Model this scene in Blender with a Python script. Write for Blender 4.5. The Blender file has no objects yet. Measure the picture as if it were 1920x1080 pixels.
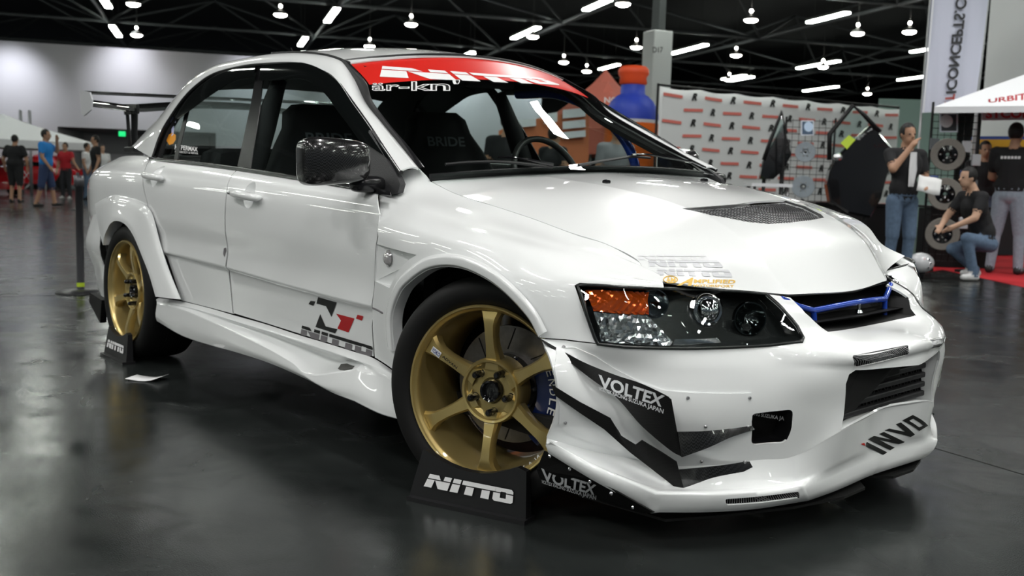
import bpy, bmesh, math, random
import numpy as np
from mathutils import Vector, Matrix, Euler
from mathutils.geometry import delaunay_2d_cdt

random.seed(7)
SC = bpy.context.scene
COL = SC.collection

# ------------------------------------------------------------------ camera
CAM_LOC = np.array([2.0499, -2.49616, 0.8903])
CAM_YAW, CAM_PITCH, CAM_ROLL, CAM_F = 2.43654, 0.10768, 0.03067, 1846.12   # focal length in pixels of a 1920 frame
FW = np.array([math.cos(CAM_YAW)*math.cos(CAM_PITCH), math.sin(CAM_YAW)*math.cos(CAM_PITCH), -math.sin(CAM_PITCH)])
_rt = np.array([math.sin(CAM_YAW), -math.cos(CAM_YAW), 0.0])
_up = np.cross(_rt, FW)
RT = math.cos(CAM_ROLL)*_rt + math.sin(CAM_ROLL)*_up
UP = -math.sin(CAM_ROLL)*_rt + math.cos(CAM_ROLL)*_up
cam_data = bpy.data.cameras.new('camera')
cam_data.sensor_width = 36.0
cam_data.lens = CAM_F/1920*36
cam_data.clip_start = 0.05
cam_data.clip_end = 300
cam_data.dof.use_dof = True
cam_data.dof.focus_distance = 2.75
cam_data.dof.aperture_fstop = 5.0
cam_obj = bpy.data.objects.new('camera', cam_data)
COL.objects.link(cam_obj)
cam_obj.matrix_world = Matrix(((RT[0], UP[0], -FW[0], CAM_LOC[0]), (RT[1], UP[1], -FW[1], CAM_LOC[1]), (RT[2], UP[2], -FW[2], CAM_LOC[2]), (0, 0, 0, 1)))
SC.camera = cam_obj

# ------------------------------------------------------------------ world, exposure
SC.view_settings.view_transform = 'Standard'
SC.view_settings.look = 'None'
SC.view_settings.gamma = 1.0
SC.view_settings.use_curve_mapping = False
SC.view_settings.exposure = 0.08
world = bpy.data.worlds.new('ambient_fill')
SC.world = world
world.use_nodes = True
world.node_tree.nodes['Background'].inputs[0].default_value = (0.74, 0.87, 1.0, 1)
world.node_tree.nodes['Background'].inputs[1].default_value = 0.07  # added fill light, let in through the end left open behind the viewer

# the hall's long axis points at pixel column 400 of the photograph
_ha = CAM_YAW + math.atan((960-400)/CAM_F)
HA = np.array([math.cos(_ha), math.sin(_ha), 0.0])      # along the lamp rows
HB = np.array([math.sin(_ha), -math.cos(_ha), 0.0])     # across, to the right
HALL_ROT = _ha

# lamps of the hall above and behind the viewer: the key light of the show floor
LAMP_Z = 7.0
def hall(a, b, z=0.0):
    """hall coordinates: a metres along the hall from the camera, b metres to its right"""
    return CAM_LOC*np.array([1, 1, 0]) + HA*a + HB*b + np.array([0, 0, z])
KEY = [(1.0, -5.0), (1.0, 1.0), (1.0, 7.0), (6.5, -6.0), (5.0, -10.0), (10.8, 5.3), (6.0, 8.5), (-4.5, -5.0), (-4.5, 1.0), (-4.5, 7.0), (-10.0, -2.0), (-10.0, 4.0)]
for _i, (_a, _b) in enumerate(KEY):
    ld = bpy.data.lights.new('hall_lamp_light', 'AREA')
    ld.shape = 'RECTANGLE'; ld.size = 2.4; ld.size_y = 0.35
    ld.energy = 175; ld.color = (1.0, 0.985, 0.965)
    lo = bpy.data.objects.new('hall_lamp_light', ld); COL.objects.link(lo)
    lo.location = hall(_a, _b, LAMP_Z-0.05)
    lo.rotation_euler = (0, 0, HALL_ROT)

# ------------------------------------------------------------------ car frame (body leans a touch towards its right)
RHO = 0.0340361
_c, _s = math.cos(RHO), math.sin(RHO)
BM = np.array([[1, 0, 0], [0, _c, -_s], [0, _s, _c]])
BO = np.array([0, 0, 0.3])
CB = BM.T @ (CAM_LOC-BO) + BO
FWB, RTB, UPB = BM.T @ FW, BM.T @ RT, BM.T @ UP

def ray(px, py, body=True):
    a = (np.asarray(px, float)-960)/CAM_F; b = (540-np.asarray(py, float))/CAM_F
    f, r, u = (FWB, RTB, UPB) if body else (FW, RT, UP)
    return f + a[..., None]*r + b[..., None]*u
def U(px, py, x=None, y=None, z=None, body=True):
    """point of a sight line where one coordinate is known"""
    d = ray(px, py, body); o = CB if body else CAM_LOC
    for i, v in enumerate((x, y, z)):
        if v is not None:
            return o + (v-o[i])/d[i]*d
def PJ(X, body=True):
    X = np.asarray(X, float); o = CB if body else CAM_LOC
    f, r, u = (FWB, RTB, UPB) if body else (FW, RT, UP)
    d = X-o; z = d @ f
    return np.stack([960+CAM_F*(d @ r)/z, 540-CAM_F*(d @ u)/z], -1)
def W(px, py, dist):
    """world point on a sight line at a given depth"""
    return CAM_LOC + ray(px, py, False)*dist
def G(px, py, z=0.0):
    return U(px, py, z=z, body=False)

# ------------------------------------------------------------------ materials
MATS = {}
def mat(name, color=(.5, .5, .5), rough=.5, metal=0.0, coat=0.0, emit=None, strength=1.0, spec=.5, bump=None, noise=None, trans=0.0, ior=1.45):
    if name in MATS: return MATS[name]
    m = bpy.data.materials.new(name); m.use_nodes = True
    nt = m.node_tree; b = nt.nodes['Principled BSDF']
    b.inputs['Base Color'].default_value = (*color, 1)
    b.inputs['Roughness'].default_value = rough
    b.inputs['Metallic'].default_value = metal
    b.inputs['Specular IOR Level'].default_value = spec
    b.inputs['IOR'].default_value = ior
    b.inputs['Coat Weight'].default_value = coat
    b.inputs['Coat Roughness'].default_value = 0.03
    b.inputs['Transmission Weight'].default_value = trans
    if emit:
        b.inputs['Emission Color'].default_value = (*emit, 1)
        b.inputs['Emission Strength'].default_value = strength
    if noise:   # (scale, amount): slight uneven colour
        tc = nt.nodes.new('ShaderNodeTexCoord'); n = nt.nodes.new('ShaderNodeTexNoise')
        n.inputs['Scale'].default_value = noise[0]; n.inputs['Detail'].default_value = 5
        mx = nt.nodes.new('ShaderNodeMix'); mx.data_type = 'RGBA'
        mx.inputs[6].default_value = (*[c*(1-noise[1]) for c in color], 1)
        mx.inputs[7].default_value = (*[min(1, c*(1+noise[1])) for c in color], 1)
        nt.links.new(tc.outputs['Object'], n.inputs['Vector'])
        nt.links.new(n.outputs['Fac'], mx.inputs[0]); nt.links.new(mx.outputs[2], b.inputs['Base Color'])
    if bump:    # (scale, strength)
        tc = nt.nodes.new('ShaderNodeTexCoord'); n = nt.nodes.new('ShaderNodeTexNoise'); bp = nt.nodes.new('ShaderNodeBump')
        n.inputs['Scale'].default_value = bump[0]; bp.inputs['Strength'].default_value = bump[1]; bp.inputs['Distance'].default_value = .01
        nt.links.new(tc.outputs['Object'], n.inputs['Vector'])
        nt.links.new(n.outputs['Fac'], bp.inputs['Height']); nt.links.new(bp.outputs['Normal'], b.inputs['Normal'])
    MATS[name] = m
    return m

def glass_mat(name, tint, refl=1.0):
    """thin pane: tinted see-through plus a mirror reflection that grows towards grazing angles (Schlick)"""
    if name in MATS: return MATS[name]
    m = bpy.data.materials.new(name); m.use_nodes = True; nt = m.node_tree; nt.nodes.clear()
    o = nt.nodes.new('ShaderNodeOutputMaterial'); mx = nt.nodes.new('ShaderNodeMixShader')
    t = nt.nodes.new('ShaderNodeBsdfTransparent'); g = nt.nodes.new('ShaderNodeBsdfGlossy'); f = nt.nodes.new('ShaderNodeLayerWeight')
    p = nt.nodes.new('ShaderNodeMath'); p.operation = 'POWER'; p.inputs[1].default_value = 5.0
    q = nt.nodes.new('ShaderNodeMath'); q.operation = 'MULTIPLY_ADD'; q.inputs[1].default_value = .92; q.inputs[2].default_value = .05
    f.inputs['Blend'].default_value = .5
    t.inputs['Color'].default_value = (*tint, 1); g.inputs['Roughness'].default_value = 0.0
    g.inputs['Color'].default_value = (refl, refl, refl, 1)
    nt.links.new(f.outputs['Facing'], p.inputs[0]); nt.links.new(p.outputs[0], q.inputs[0]); nt.links.new(q.outputs[0], mx.inputs[0])
    nt.links.new(t.outputs[0], mx.inputs[1]); nt.links.new(g.outputs[0], mx.inputs[2])
    nt.links.new(mx.outputs[0], o.inputs[0]); MATS[name] = m
    return m

def carbon_mat(name, scale, a=(.012, .012, .013), b=(.05, .05, .052), rough=.25, coat=1.0):
    if name in MATS: return MATS[name]
    m = mat(name, a, rough, coat=coat); nt = m.node_tree; bs = nt.nodes['Principled BSDF']
    tc = nt.nodes.new('ShaderNodeTexCoord'); w = nt.nodes.new('ShaderNodeTexWave'); w.wave_type = 'BANDS'; w.bands_direction = 'DIAGONAL'
    w.inputs['Scale'].default_value = scale
    ck = nt.nodes.new('ShaderNodeTexChecker'); ck.inputs['Scale'].default_value = scale*1.6
    ck.inputs['Color1'].default_value = (*a, 1); ck.inputs['Color2'].default_value = (*b, 1)
    mx = nt.nodes.new('ShaderNodeMix'); mx.data_type = 'RGBA'; mx.inputs[6].default_value = (*a, 1)
    nt.links.new(tc.outputs['Object'], w.inputs['Vector']); nt.links.new(tc.outputs['Object'], ck.inputs['Vector'])
    nt.links.new(w.outputs['Fac'], mx.inputs[0]); nt.links.new(ck.outputs['Color'], mx.inputs[7])
    nt.links.new(mx.outputs[2], bs.inputs['Base Color'])
    return m

M_WHITE = mat('pearl_white_paint', (.82, .835, .835), .32, coat=1.0)
M_BLACK = mat('black_trim', (.008, .008, .009), .38, spec=.35)
M_GLOSSBLACK = mat('gloss_black', (.006, .006, .007), .08, coat=.5)
M_RUBBER = mat('tyre_rubber', (.006, .006, .006), .6, spec=.3, bump=(60, .05))
M_GOLD = mat('gold_wheel_paint', (.54, .415, .16), .33, metal=.7, coat=.6, bump=(900, .03))
M_DARK = mat('dark_void', (.004, .004, .004), .9)
M_CARBON = carbon_mat('carbon_fibre', 150.0, (.006, .006, .006), (.03, .03, .032), .2, .8)
M_CARBONM = carbon_mat('matt_carbon_fibre', 220.0, (.0035, .0035, .0035), (.010, .010, .010), .5, .0)
M_CARBONM.node_tree.nodes['Principled BSDF'].inputs['Specular IOR Level'].default_value = .25
M_STEEL = mat('steel', (.42, .42, .43), .35, metal=1.0, noise=(30, .2))
M_CHROME = mat('chrome', (.85, .86, .88), .07, metal=1.0)
M_BLUE = mat('blue_metal_paint', (.01, .055, .42), .25, metal=.35, coat=.8)
M_RED = mat('red_vinyl', (.62, .018, .012), .35)
M_DECALW = mat('white_vinyl', (.80, .80, .80), .4)
M_DECALG = mat('grey_vinyl', (.52, .53, .545), .4)
M_DECALD = mat('dark_grey_vinyl', (.17, .16, .17), .4)
M_DECALK = mat('black_vinyl', (.006, .006, .006), .4)
M_DECALGOLD = mat('gold_vinyl', (.72, .44, .055), .4)
M_CLOTH = mat('black_seat_cloth', (.012, .012, .013), .9, bump=(300, .2))
M_PLASTIC = mat('grey_black_plastic', (.035, .035, .037), .55)

# ------------------------------------------------------------------ object helpers
def link(name, me, material=None, parent=None):
    o = bpy.data.objects.new(name, me); COL.objects.link(o)
    if material is not None:
        for mm in (material if isinstance(material, (list, tuple)) else [material]): me.materials.append(mm)
    if parent is not None: o.parent = parent
    return o
def mobj(name, verts, faces, material=None, parent=None, normals=None, smooth=True, auto=None):
    me = bpy.data.meshes.new(name)
    me.from_pydata([tuple(map(float, v)) for v in verts], [], [tuple(int(i) for i in f) for f in faces])
    me.update()
    if smooth and len(me.polygons): me.polygons.foreach_set('use_smooth', [True]*len(me.polygons))
    if normals is not None: me.normals_split_custom_set_from_vertices([tuple(map(float, n)) for n in normals])
    elif auto is not None and smooth: me.set_sharp_from_angle(angle=math.radians(auto))
    return link(name, me, material, parent)
def bobj(name, bm, material=None, parent=None, smooth=False, auto=35):
    me = bpy.data.meshes.new(name); bm.normal_update(); bm.to_mesh(me); bm.free()
    if smooth:
        me.polygons.foreach_set('use_smooth', [True]*len(me.polygons))
        if auto: me.set_sharp_from_angle(angle=math.radians(auto))
    return link(name, me, material, parent)
def tag(o, label, cat, group=None, kind=None):
    if label: o['label'] = label
    if cat: o['category'] = cat
    if group: o['group'] = group
    if kind: o['kind'] = kind
    return o
def empty(name, loc=(0, 0, 0), rotz=0.0):
    o = bpy.data.objects.new(name, None); COL.objects.link(o); o.empty_display_size = .1
    o.location = tuple(map(float, loc)); o.rotation_euler = (0, 0, rotz); return o
def struct(o): o['kind'] = 'structure'; return o

def box(bm, c, s, rot=None, bevel=0.0):
    g = bmesh.ops.create_cube(bm, size=1.0)
    vs = g['verts']
    bmesh.ops.scale(bm, vec=s, verts=vs)
    if bevel > 0:
        es = list({e for v in vs for e in v.link_edges})
        r = bmesh.ops.bevel(bm, geom=es, offset=bevel, segments=2, affect='EDGES', profile=.5)
        vs = list({v for f in r['faces'] for v in f.verts} | {v for v in vs if v.is_valid})
    if rot is not None: bmesh.ops.rotate(bm, cent=(0, 0, 0), matrix=rot, verts=vs)
    bmesh.ops.translate(bm, vec=tuple(map(float, c)), verts=vs)
    return vs
def frame_of(d):
    d = np.asarray(d, float); d = d/np.linalg.norm(d)
    a = np.array([0, 0, 1.0]) if abs(d[2]) < .95 else np.array([1.0, 0, 0])
    u = np.cross(d, a); u /= np.linalg.norm(u); return d, u, np.cross(d, u)
def tube_vf(pts, r, n=10, closed=False, caps=True):
    pts = np.asarray(pts, float); K = len(pts); r = np.broadcast_to(np.asarray(r, float), (K,))
    V = []; F = []
    pu = None
    for i in range(K):
        if closed: d = pts[(i+1) % K]-pts[i-1]
        else: d = pts[min(i+1, K-1)]-pts[max(i-1, 0)]
        d = d/np.linalg.norm(d)
        if pu is None: _, u, v = frame_of(d)
        else:
            u = pu-d*(pu @ d); u /= np.linalg.norm(u); v = np.cross(d, u)
        pu = u
        for k in range(n):
            t = 2*math.pi*k/n; V.append(pts[i]+r[i]*(math.cos(t)*u+math.sin(t)*v))
    for i in range(K if closed else K-1):
        j = (i+1) % K
        for k in range(n): F.append((i*n+k, i*n+(k+1) % n, j*n+(k+1) % n, j*n+k))
    if caps and not closed:
        F.append(tuple(range(n))[::-1]); F.append(tuple(range((K-1)*n, K*n)))
    return V, F
def tube(name, pts, r, material, parent=None, n=10, closed=False):
    V, F = tube_vf(pts, r, n, closed); return mobj(name, V, F, material, parent, auto=50)
def spline(pts, n=40, closed=False):
    """Catmull-Rom through points"""
    pts = np.asarray(pts, float)
    K = len(pts)
    t = np.concatenate([[0], np.cumsum(np.linalg.norm(np.diff(pts, axis=0), axis=1))])
    q = np.linspace(0, t[-1], n)
    return basis(t, q) @ pts
def merge_vf(parts):
    V = []; F = []
    for v, f in parts:
        o = len(V); V += list(v); F += [tuple(i+o for i in ff) for ff in f]
    return V, F
def box_vf(c, s, R=None):
    c = np.asarray(c, float); s = np.asarray(s, float)/2
    V = np.array([(x, y, z) for x in (-1, 1) for y in (-1, 1) for z in (-1, 1)], float)*s
    if R is not None: V = V @ np.asarray(R).T
    return list(V+c), [(0, 1, 3, 2), (4, 6, 7, 5), (0, 4, 5, 1), (2, 3, 7, 6), (0, 2, 6, 4), (1, 5, 7, 3)]
def lathe_vf(prof, n=48, axis='y', a0=0.0, a1=2*math.pi):
    """profile (r, h) turned round an axis"""
    full = abs(a1-a0-2*math.pi) < 1e-6; V = []; F = []; m = n if full else n+1
    for k in range(m):
        t = a0+(a1-a0)*k/n
        for r, h in prof:
            if axis == 'y': V.append((r*math.cos(t), h, r*math.sin(t)))
            elif axis == 'z': V.append((r*math.cos(t), r*math.sin(t), h))
            else: V.append((h, r*math.cos(t), r*math.sin(t)))
    p = len(prof)
    for k in range(n):
        j = (k+1) % m
        for i in range(p-1): F.append((k*p+i, k*p+i+1, j*p+i+1, j*p+i))
    return V, F
def prism_vf(poly, h0, h1, plane='xz'):
    """polygon extruded along the third axis"""
    n = len(poly)
    def P(a, b, h): return (a, h, b) if plane == 'xz' else ((a, b, h) if plane == 'xy' else (h, a, b))
    V = [P(a, b, h0) for a, b in poly]+[P(a, b, h1) for a, b in poly]
    F = [tuple(range(n)), tuple(range(n, 2*n))[::-1]]+[(i, (i+1) % n, n+(i+1) % n, n+i) for i in range(n)]
    return V, F
def fix_normals(o):
    bm = bmesh.new(); bm.from_mesh(o.data); bmesh.ops.recalc_face_normals(bm, faces=bm.faces); bm.to_mesh(o.data); bm.free(); return o

# ------------------------------------------------------------------ smooth surfaces from control nets
def basis(t, q, crease=()):
    t = np.asarray(t, float); q = np.asarray(q, float); K = len(t)
    ML = np.zeros((K, K)); MR = np.zeros((K, K)); h = np.diff(t)
    for i in range(K):
        l = np.zeros(K); r = np.zeros(K)
        if i > 0: l[i] += 1/h[i-1]; l[i-1] -= 1/h[i-1]
        if i < K-1: r[i+1] += 1/h[i]; r[i] -= 1/h[i]
        if i == 0: l = r
        elif i == K-1: r = l
        elif i not in crease:
            m = (r*h[i-1]+l*h[i])/(h[i-1]+h[i]); l = r = m
        ML[i] = l; MR[i] = r
    i = np.clip(np.searchsorted(t, q, side='right')-1, 0, K-2)
    hh = h[i]; s = (q-t[i])/hh; sc = np.clip(s, 0, 1)
    E = np.eye(K)
    h00 = 2*sc**3-3*sc**2+1; h10 = sc**3-2*sc**2+sc; h01 = -2*sc**3+3*sc**2; h11 = sc**3-sc**2
    Wt = h00[:, None]*E[i]+(h10*hh)[:, None]*MR[i]+h01[:, None]*E[i+1]+(h11*hh)[:, None]*ML[i+1]
    ex = (s-sc)*hh
    Wt += np.where(s < 0, ex, 0)[:, None]*MR[i]+np.where(s > 1, ex, 0)[:, None]*ML[i+1]
    return Wt

class Surf:
    def __init__(self, net, tu=None, tv=None, cu=(), cv=()):
        self.net = np.asarray(net, float); K, L = self.net.shape[:2]
        self.tu = np.arange(K, dtype=float) if tu is None else np.asarray(tu, float)
        self.tv = np.arange(L, dtype=float) if tv is None else np.asarray(tv, float)
        self.cu = cu; self.cv = cv; self.off = 0.0; self.sgn = 1.0
        self._orient()
    def raw(self, u, v):
        a = basis(self.tu, u, self.cu); b = basis(self.tv, v, self.cv)
        return np.einsum('nk,klc,nl->nc', a, self.net, b)
    def normal(self, u, v):
        e = 1e-4*(self.tu[-1]-self.tu[0]); f = 1e-4*(self.tv[-1]-self.tv[0])
        n = np.cross(self.raw(u+e, v)-self.raw(u-e, v), self.raw(u, v+f)-self.raw(u, v-f))
        return self.sgn*n/(np.linalg.norm(n, axis=1)[:, None]+1e-12)
    def _orient(self):
        u, v = np.meshgrid(np.linspace(self.tu[0], self.tu[-1], 7), np.linspace(self.tv[0], self.tv[-1], 7))
        u = u.ravel(); v = v.ravel(); p = self.raw(u, v); c = p.copy()
        c[:, 0] = np.clip(p[:, 0], -2.6, .15)*.98; c[:, 1] = 0; c[:, 2] = .55
        if (self.normal(u, v)*(p-c)).sum() < 0: self.sgn = -1.0
    def __call__(self, u, v):
        u = np.atleast_1d(np.asarray(u, float)); v = np.atleast_1d(np.asarray(v, float))
        p = self.raw(u, v)
        if self.off: p = p+self.normal(u, v)*self.off
        return p
    def offset(self, d):
        s = Surf(self.net, self.tu, self.tv, self.cu, self.cv); s.off = self.off+d; return s
    def px(self, pts):
        """surface parameters of picture points (the nearest sheet to the viewer)"""
        pts = np.atleast_2d(np.asarray(pts, float))
        gu, gv = np.meshgrid(np.linspace(self.tu[0], self.tu[-1], 54), np.linspace(self.tv[0], self.tv[-1], 54), indexing='ij')
        gu = gu.ravel(); gv = gv.ravel(); P3 = self(gu, gv); Q = PJ(P3); N = self.normal(gu, gv)
        facing = ((CB-P3)*N).sum(1) > 0
        Q = np.where(facing[:, None], Q, Q+400)
        u = np.empty(len(pts)); v = np.empty(len(pts))
        for i, p in enumerate(pts):
            k = ((Q-p)**2).sum(1).argmin(); u[i] = gu[k]; v[i] = gv[k]
        su = self.tu[-1]-self.tu[0]; sv = self.tv[-1]-self.tv[0]
        for _ in range(14):
            q = PJ(self(u, v)); e = 1e-4
            Ju = (PJ(self(u+e*su, v))-q)/e; Jv = (PJ(self(u, v+e*sv))-q)/e
            r = pts-q; det = Ju[:, 0]*Jv[:, 1]-Ju[:, 1]*Jv[:, 0]; det = np.where(abs(det) < 1e-3, 1e-3, det)
            du = (r[:, 0]*Jv[:, 1]-r[:, 1]*Jv[:, 0])/det; dv = (Ju[:, 0]*r[:, 1]-Ju[:, 1]*r[:, 0])/det
            u = u+np.clip(du, -.08, .08)*su; v = v+np.clip(dv, -.08, .08)*sv
        return np.stack([u, v], 1)
    def at(self, pts):
        q = self.px(pts); return self(q[:, 0], q[:, 1])

def inpoly(P, poly):
    P = np.asarray(P); poly = np.asarray(poly); x, y = P[:, 0], P[:, 1]; r = np.zeros(len(P), bool)
    j = len(poly)-1
    for i in range(len(poly)):
        xi, yi = poly[i]; xj, yj = poly[j]
        if yi != yj:
            c = ((yi > y) != (yj > y)) & (x < (xj-xi)*(y-yi)/(yj-yi)+xi); r ^= c
        j = i
    return r
def densify(surf, poly, step):
    out = []; n = len(poly)
    for i in range(n):
        a = np.asarray(poly[i], float); b = np.asarray(poly[(i+1) % n], float)
        L = np.linalg.norm(surf([b[0]], [b[1]])-surf([a[0]], [a[1]]))
        k = max(1, int(math.ceil(L/step)))
        for j in range(k): out.append(a+(b-a)*j/k)
    return np.array(out)
def rounded(poly, r, n=4):
    """round the corners of a polygon (in its own units)"""
    poly = np.asarray(poly, float); out = []; K = len(poly)
    for i in range(K):
        p = poly[i]; a = poly[i-1]-p; b = poly[(i+1) % K]-p; la = np.linalg.norm(a); lb = np.linalg.norm(b)
        d = min(r, la*.45, lb*.45); s = p+a/la*d; e = p+b/lb*d
        for k in range(n+1):
            t = k/n; out.append((1-t)**2*s+2*t*(1-t)*p+t*t*e)
    return np.array(out)
def smooth_line(pts, n):
    pts = np.asarray(pts, float); t = np.concatenate([[0], np.cumsum(np.linalg.norm(np.diff(pts, axis=0), axis=1))])
    return basis(t, np.linspace(0, t[-1], n)) @ pts

def triangulate(surf, outline, holes=(), step=.022):
    outline = densify(surf, outline, step); holes = [densify(surf, h, step) for h in holes]
    um, vm = outline.mean(0)
    e = 1e-3*(surf.tu[-1]-surf.tu[0]); f = 1e-3*(surf.tv[-1]-surf.tv[0])
    gu = np.linspace(outline[:, 0].min(), outline[:, 0].max(), 9); gv = np.linspace(outline[:, 1].min(), outline[:, 1].max(), 9)
    uu, vv = [a.ravel() for a in np.meshgrid(gu, gv)]
    su = np.median(np.linalg.norm(surf(uu+e, vv)-surf(uu, vv), axis=1))/e+1e-9
    sv = np.median(np.linalg.norm(surf(uu, vv+f)-surf(uu, vv), axis=1))/f+1e-9
    S = np.array([su, sv])
    oo = outline*S; hh = [h*S for h in holes]
    lo = oo.min(0); hi = oo.max(0)
    xs = np.arange(lo[0]+step*.5, hi[0], step); ys = np.arange(lo[1]+step*.5, hi[1], step)
    g = np.stack([a.ravel() for a in np.meshgrid(xs, ys)], 1) if len(xs) and len(ys) else np.zeros((0, 2))
    if len(g):
        m = inpoly(g, oo)
        for h in hh: m &= ~inpoly(g, h)
        g = g[m]
        bnd = np.concatenate([oo]+hh)
        if len(g):
            keep = np.ones(len(g), bool)
            for k in range(0, len(g), 2000):
                d = ((g[k:k+2000, None]-bnd[None])**2).sum(2).min(1); keep[k:k+2000] = d > (step*.45)**2
            g = g[keep]
    for ax_, kn, cr in ((1, surf.tv, surf.cv), (0, surf.tu, surf.cu)):     # keep sharp feature lines in the mesh
        for k in cr:
            for dd in (-.006, 0, .006):
                t = kn[k]*S[ax_]+dd; o_ = 1-ax_
                q = np.arange(lo[o_], hi[o_], step*.5); ln = np.empty((len(q), 2)); ln[:, ax_] = t; ln[:, o_] = q
                m = inpoly(ln, oo)
                for h in hh: m &= ~inpoly(ln, h)
                ln = ln[m]
                if len(ln):
                    bnd = np.concatenate([oo]+hh); ln = ln[((ln[:, None]-bnd[None])**2).sum(2).min(1) > (step*.25)**2]
                    if len(g) and len(ln): g = g[((g[:, None]-ln[None])**2).sum(2).min(1) > (step*.3)**2] if dd == 0 else g
                    g = np.concatenate([g, ln]) if len(ln) else g
    vs = [Vector(p) for p in oo]; es = [(i, (i+1) % len(oo)) for i in range(len(oo))]
    for h in hh:
        o = len(vs); vs += [Vector(p) for p in h]; es += [(o+i, o+(i+1) % len(h)) for i in range(len(h))]
    vs += [Vector(p) for p in g]
    V, E_, F, *_ = delaunay_2d_cdt(vs, es, [], 0, 1e-6)
    V = np.array([tuple(v) for v in V]); F = [tuple(f) for f in F]
    cen = np.array([V[list(f)].mean(0) for f in F])
    m = inpoly(cen, oo)
    for h in hh: m &= ~inpoly(cen, h)
    F = [f for f, k in zip(F, m) if k]
    used = sorted({i for f in F for i in f}); remap = {o: n for n, o in enumerate(used)}
    return V[used]/S, [tuple(remap[i] for i in f) for f in F]

def panel(name, surf, outline, material, parent, holes=(), step=.022, thick=.004, lift=0.0, mirror=False, both=False):
    """a sheet cut out of a surface; both = also its mirror image on the car's other side, returned as a second object"""
    uv, F = triangulate(surf, outline, holes, step)
    P = surf(uv[:, 0], uv[:, 1]); N = surf.normal(uv[:, 0], uv[:, 1])
    P = P+N*lift
    return sheet(name, P, N, F, material, parent, thick, both)
def sheet(name, P, N, F, material, parent, thick=.004, both=False):
    # orient faces along the normals
    F2 = []
    for f in F:
        a, b, c = P[f[0]], P[f[1]], P[f[2]]
        F2.append(f if np.cross(b-a, c-a) @ N[f[0]] > 0 else f[::-1])
    out = []
    for s in ((1, -1) if both else (1,)):
        Ps = P*[1, s, 1]; Ns = N*[1, s, 1]; Fs = F2 if s == 1 else [f[::-1] for f in F2]
        if thick:
            n = len(Ps); V = list(Ps)+list(Ps-Ns*thick); NN = list(Ns)+list(-Ns)
            FF = list(Fs)+[tuple(i+n for i in f[::-1]) for f in Fs]
            cnt = {}
            for f in Fs:
                for i in range(len(f)):
                    a, b = f[i], f[(i+1) % len(f)]; cnt[(a, b)] = cnt.get((a, b), 0)+1
            for (a, b) in cnt:
                if (b, a) not in cnt:
                    d = Ps[b]-Ps[a]; en = np.cross(d, Ns[a]); en = en/(np.linalg.norm(en)+1e-12); k = len(V)
                    V += [Ps[a], Ps[b], Ps[b]-Ns[b]*thick, Ps[a]-Ns[a]*thick]; NN += [en]*4; FF.append((k+1, k, k+3, k+2))
        else: V, NN, FF = list(Ps), list(Ns), Fs
        out.append(mobj(name, V, FF, material, parent, normals=NN))
    return out if both else out[0]

def strip(name, A, B, material, parent, n=60, m=6, bulge=0.0, out=None, thick=.004, both=False, mids=None):
    """a band between two curves (point lists matched by parameter)"""
    a = spline(A, n) if len(A) != n else np.asarray(A); b = spline(B, n) if len(B) != n else np.asarray(B)
    net = [a]+([spline(q, n) for q in mids] if mids else [])+[b]
    s = Surf(np.stack(net, 1))
    u = np.arange(n, dtype=float); v = np.linspace(0, len(net)-1, m)
    uu, vv = np.meshgrid(u, v, indexing='ij'); P = s.raw(uu.ravel(), vv.ravel()); N = s.normal(uu.ravel(), vv.ravel())
    if out is not None and (N @ np.asarray(out)).sum() < 0: N = -N
    w = (vv.ravel()/(len(net)-1)); P = P+N*(bulge*4*w*(1-w))[:, None]
    if bulge:
        G_ = P.reshape(n, m, 3); du = np.gradient(G_, axis=0); dv = np.gradient(G_, axis=1)
        N2 = np.cross(du, dv).reshape(-1, 3); N2 /= np.linalg.norm(N2, axis=1)[:, None]+1e-12
        N = np.where(((N2*N).sum(1) > 0)[:, None], N2, -N2)
    F = [(i*m+j, (i+1)*m+j, (i+1)*m+j+1, i*m+j+1) for i in range(n-1) for j in range(m-1)]
    return sheet(name, P, N, F, material, parent, thick, both)
# ---------------------------------------------------------------- lettering
def text_mesh(body, bold=.0, shear=0.0, space=1.0):
    """flat lettering as vertices in a unit box and faces"""
    cu = bpy.data.curves.new('lettering', 'FONT'); cu.body = body; cu.offset = bold; cu.shear = shear; cu.space_character = space; cu.resolution_u = 3
    ob = bpy.data.objects.new('lettering', cu); COL.objects.link(ob)
    me = bpy.data.meshes.new_from_object(ob.evaluated_get(bpy.context.evaluated_depsgraph_get()))
    bm = bmesh.new(); bm.from_mesh(me); bmesh.ops.triangulate(bm, faces=bm.faces)
    V = np.array([tuple(v.co)[:2] for v in bm.verts]); F = [tuple(v.index for v in f.verts) for f in bm.faces]; bm.free()
    bpy.data.objects.remove(ob); bpy.data.meshes.remove(me); bpy.data.curves.remove(cu)
    lo = V.min(0); hi = V.max(0); return (V-lo)/(hi-lo), F
def clip(poly, axis, val, keep_low):
    out = []; n = len(poly)
    for i in range(n):
        a = poly[i]; b = poly[(i+1) % n]; ia = (a[axis] <= val) == keep_low; ib = (b[axis] <= val) == keep_low
        if ia: out.append(a)
        if ia != ib:
            t = (val-a[axis])/(b[axis]-a[axis]); out.append((a[0]+t*(b[0]-a[0]), a[1]+t*(b[1]-a[1])))
    return out
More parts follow.
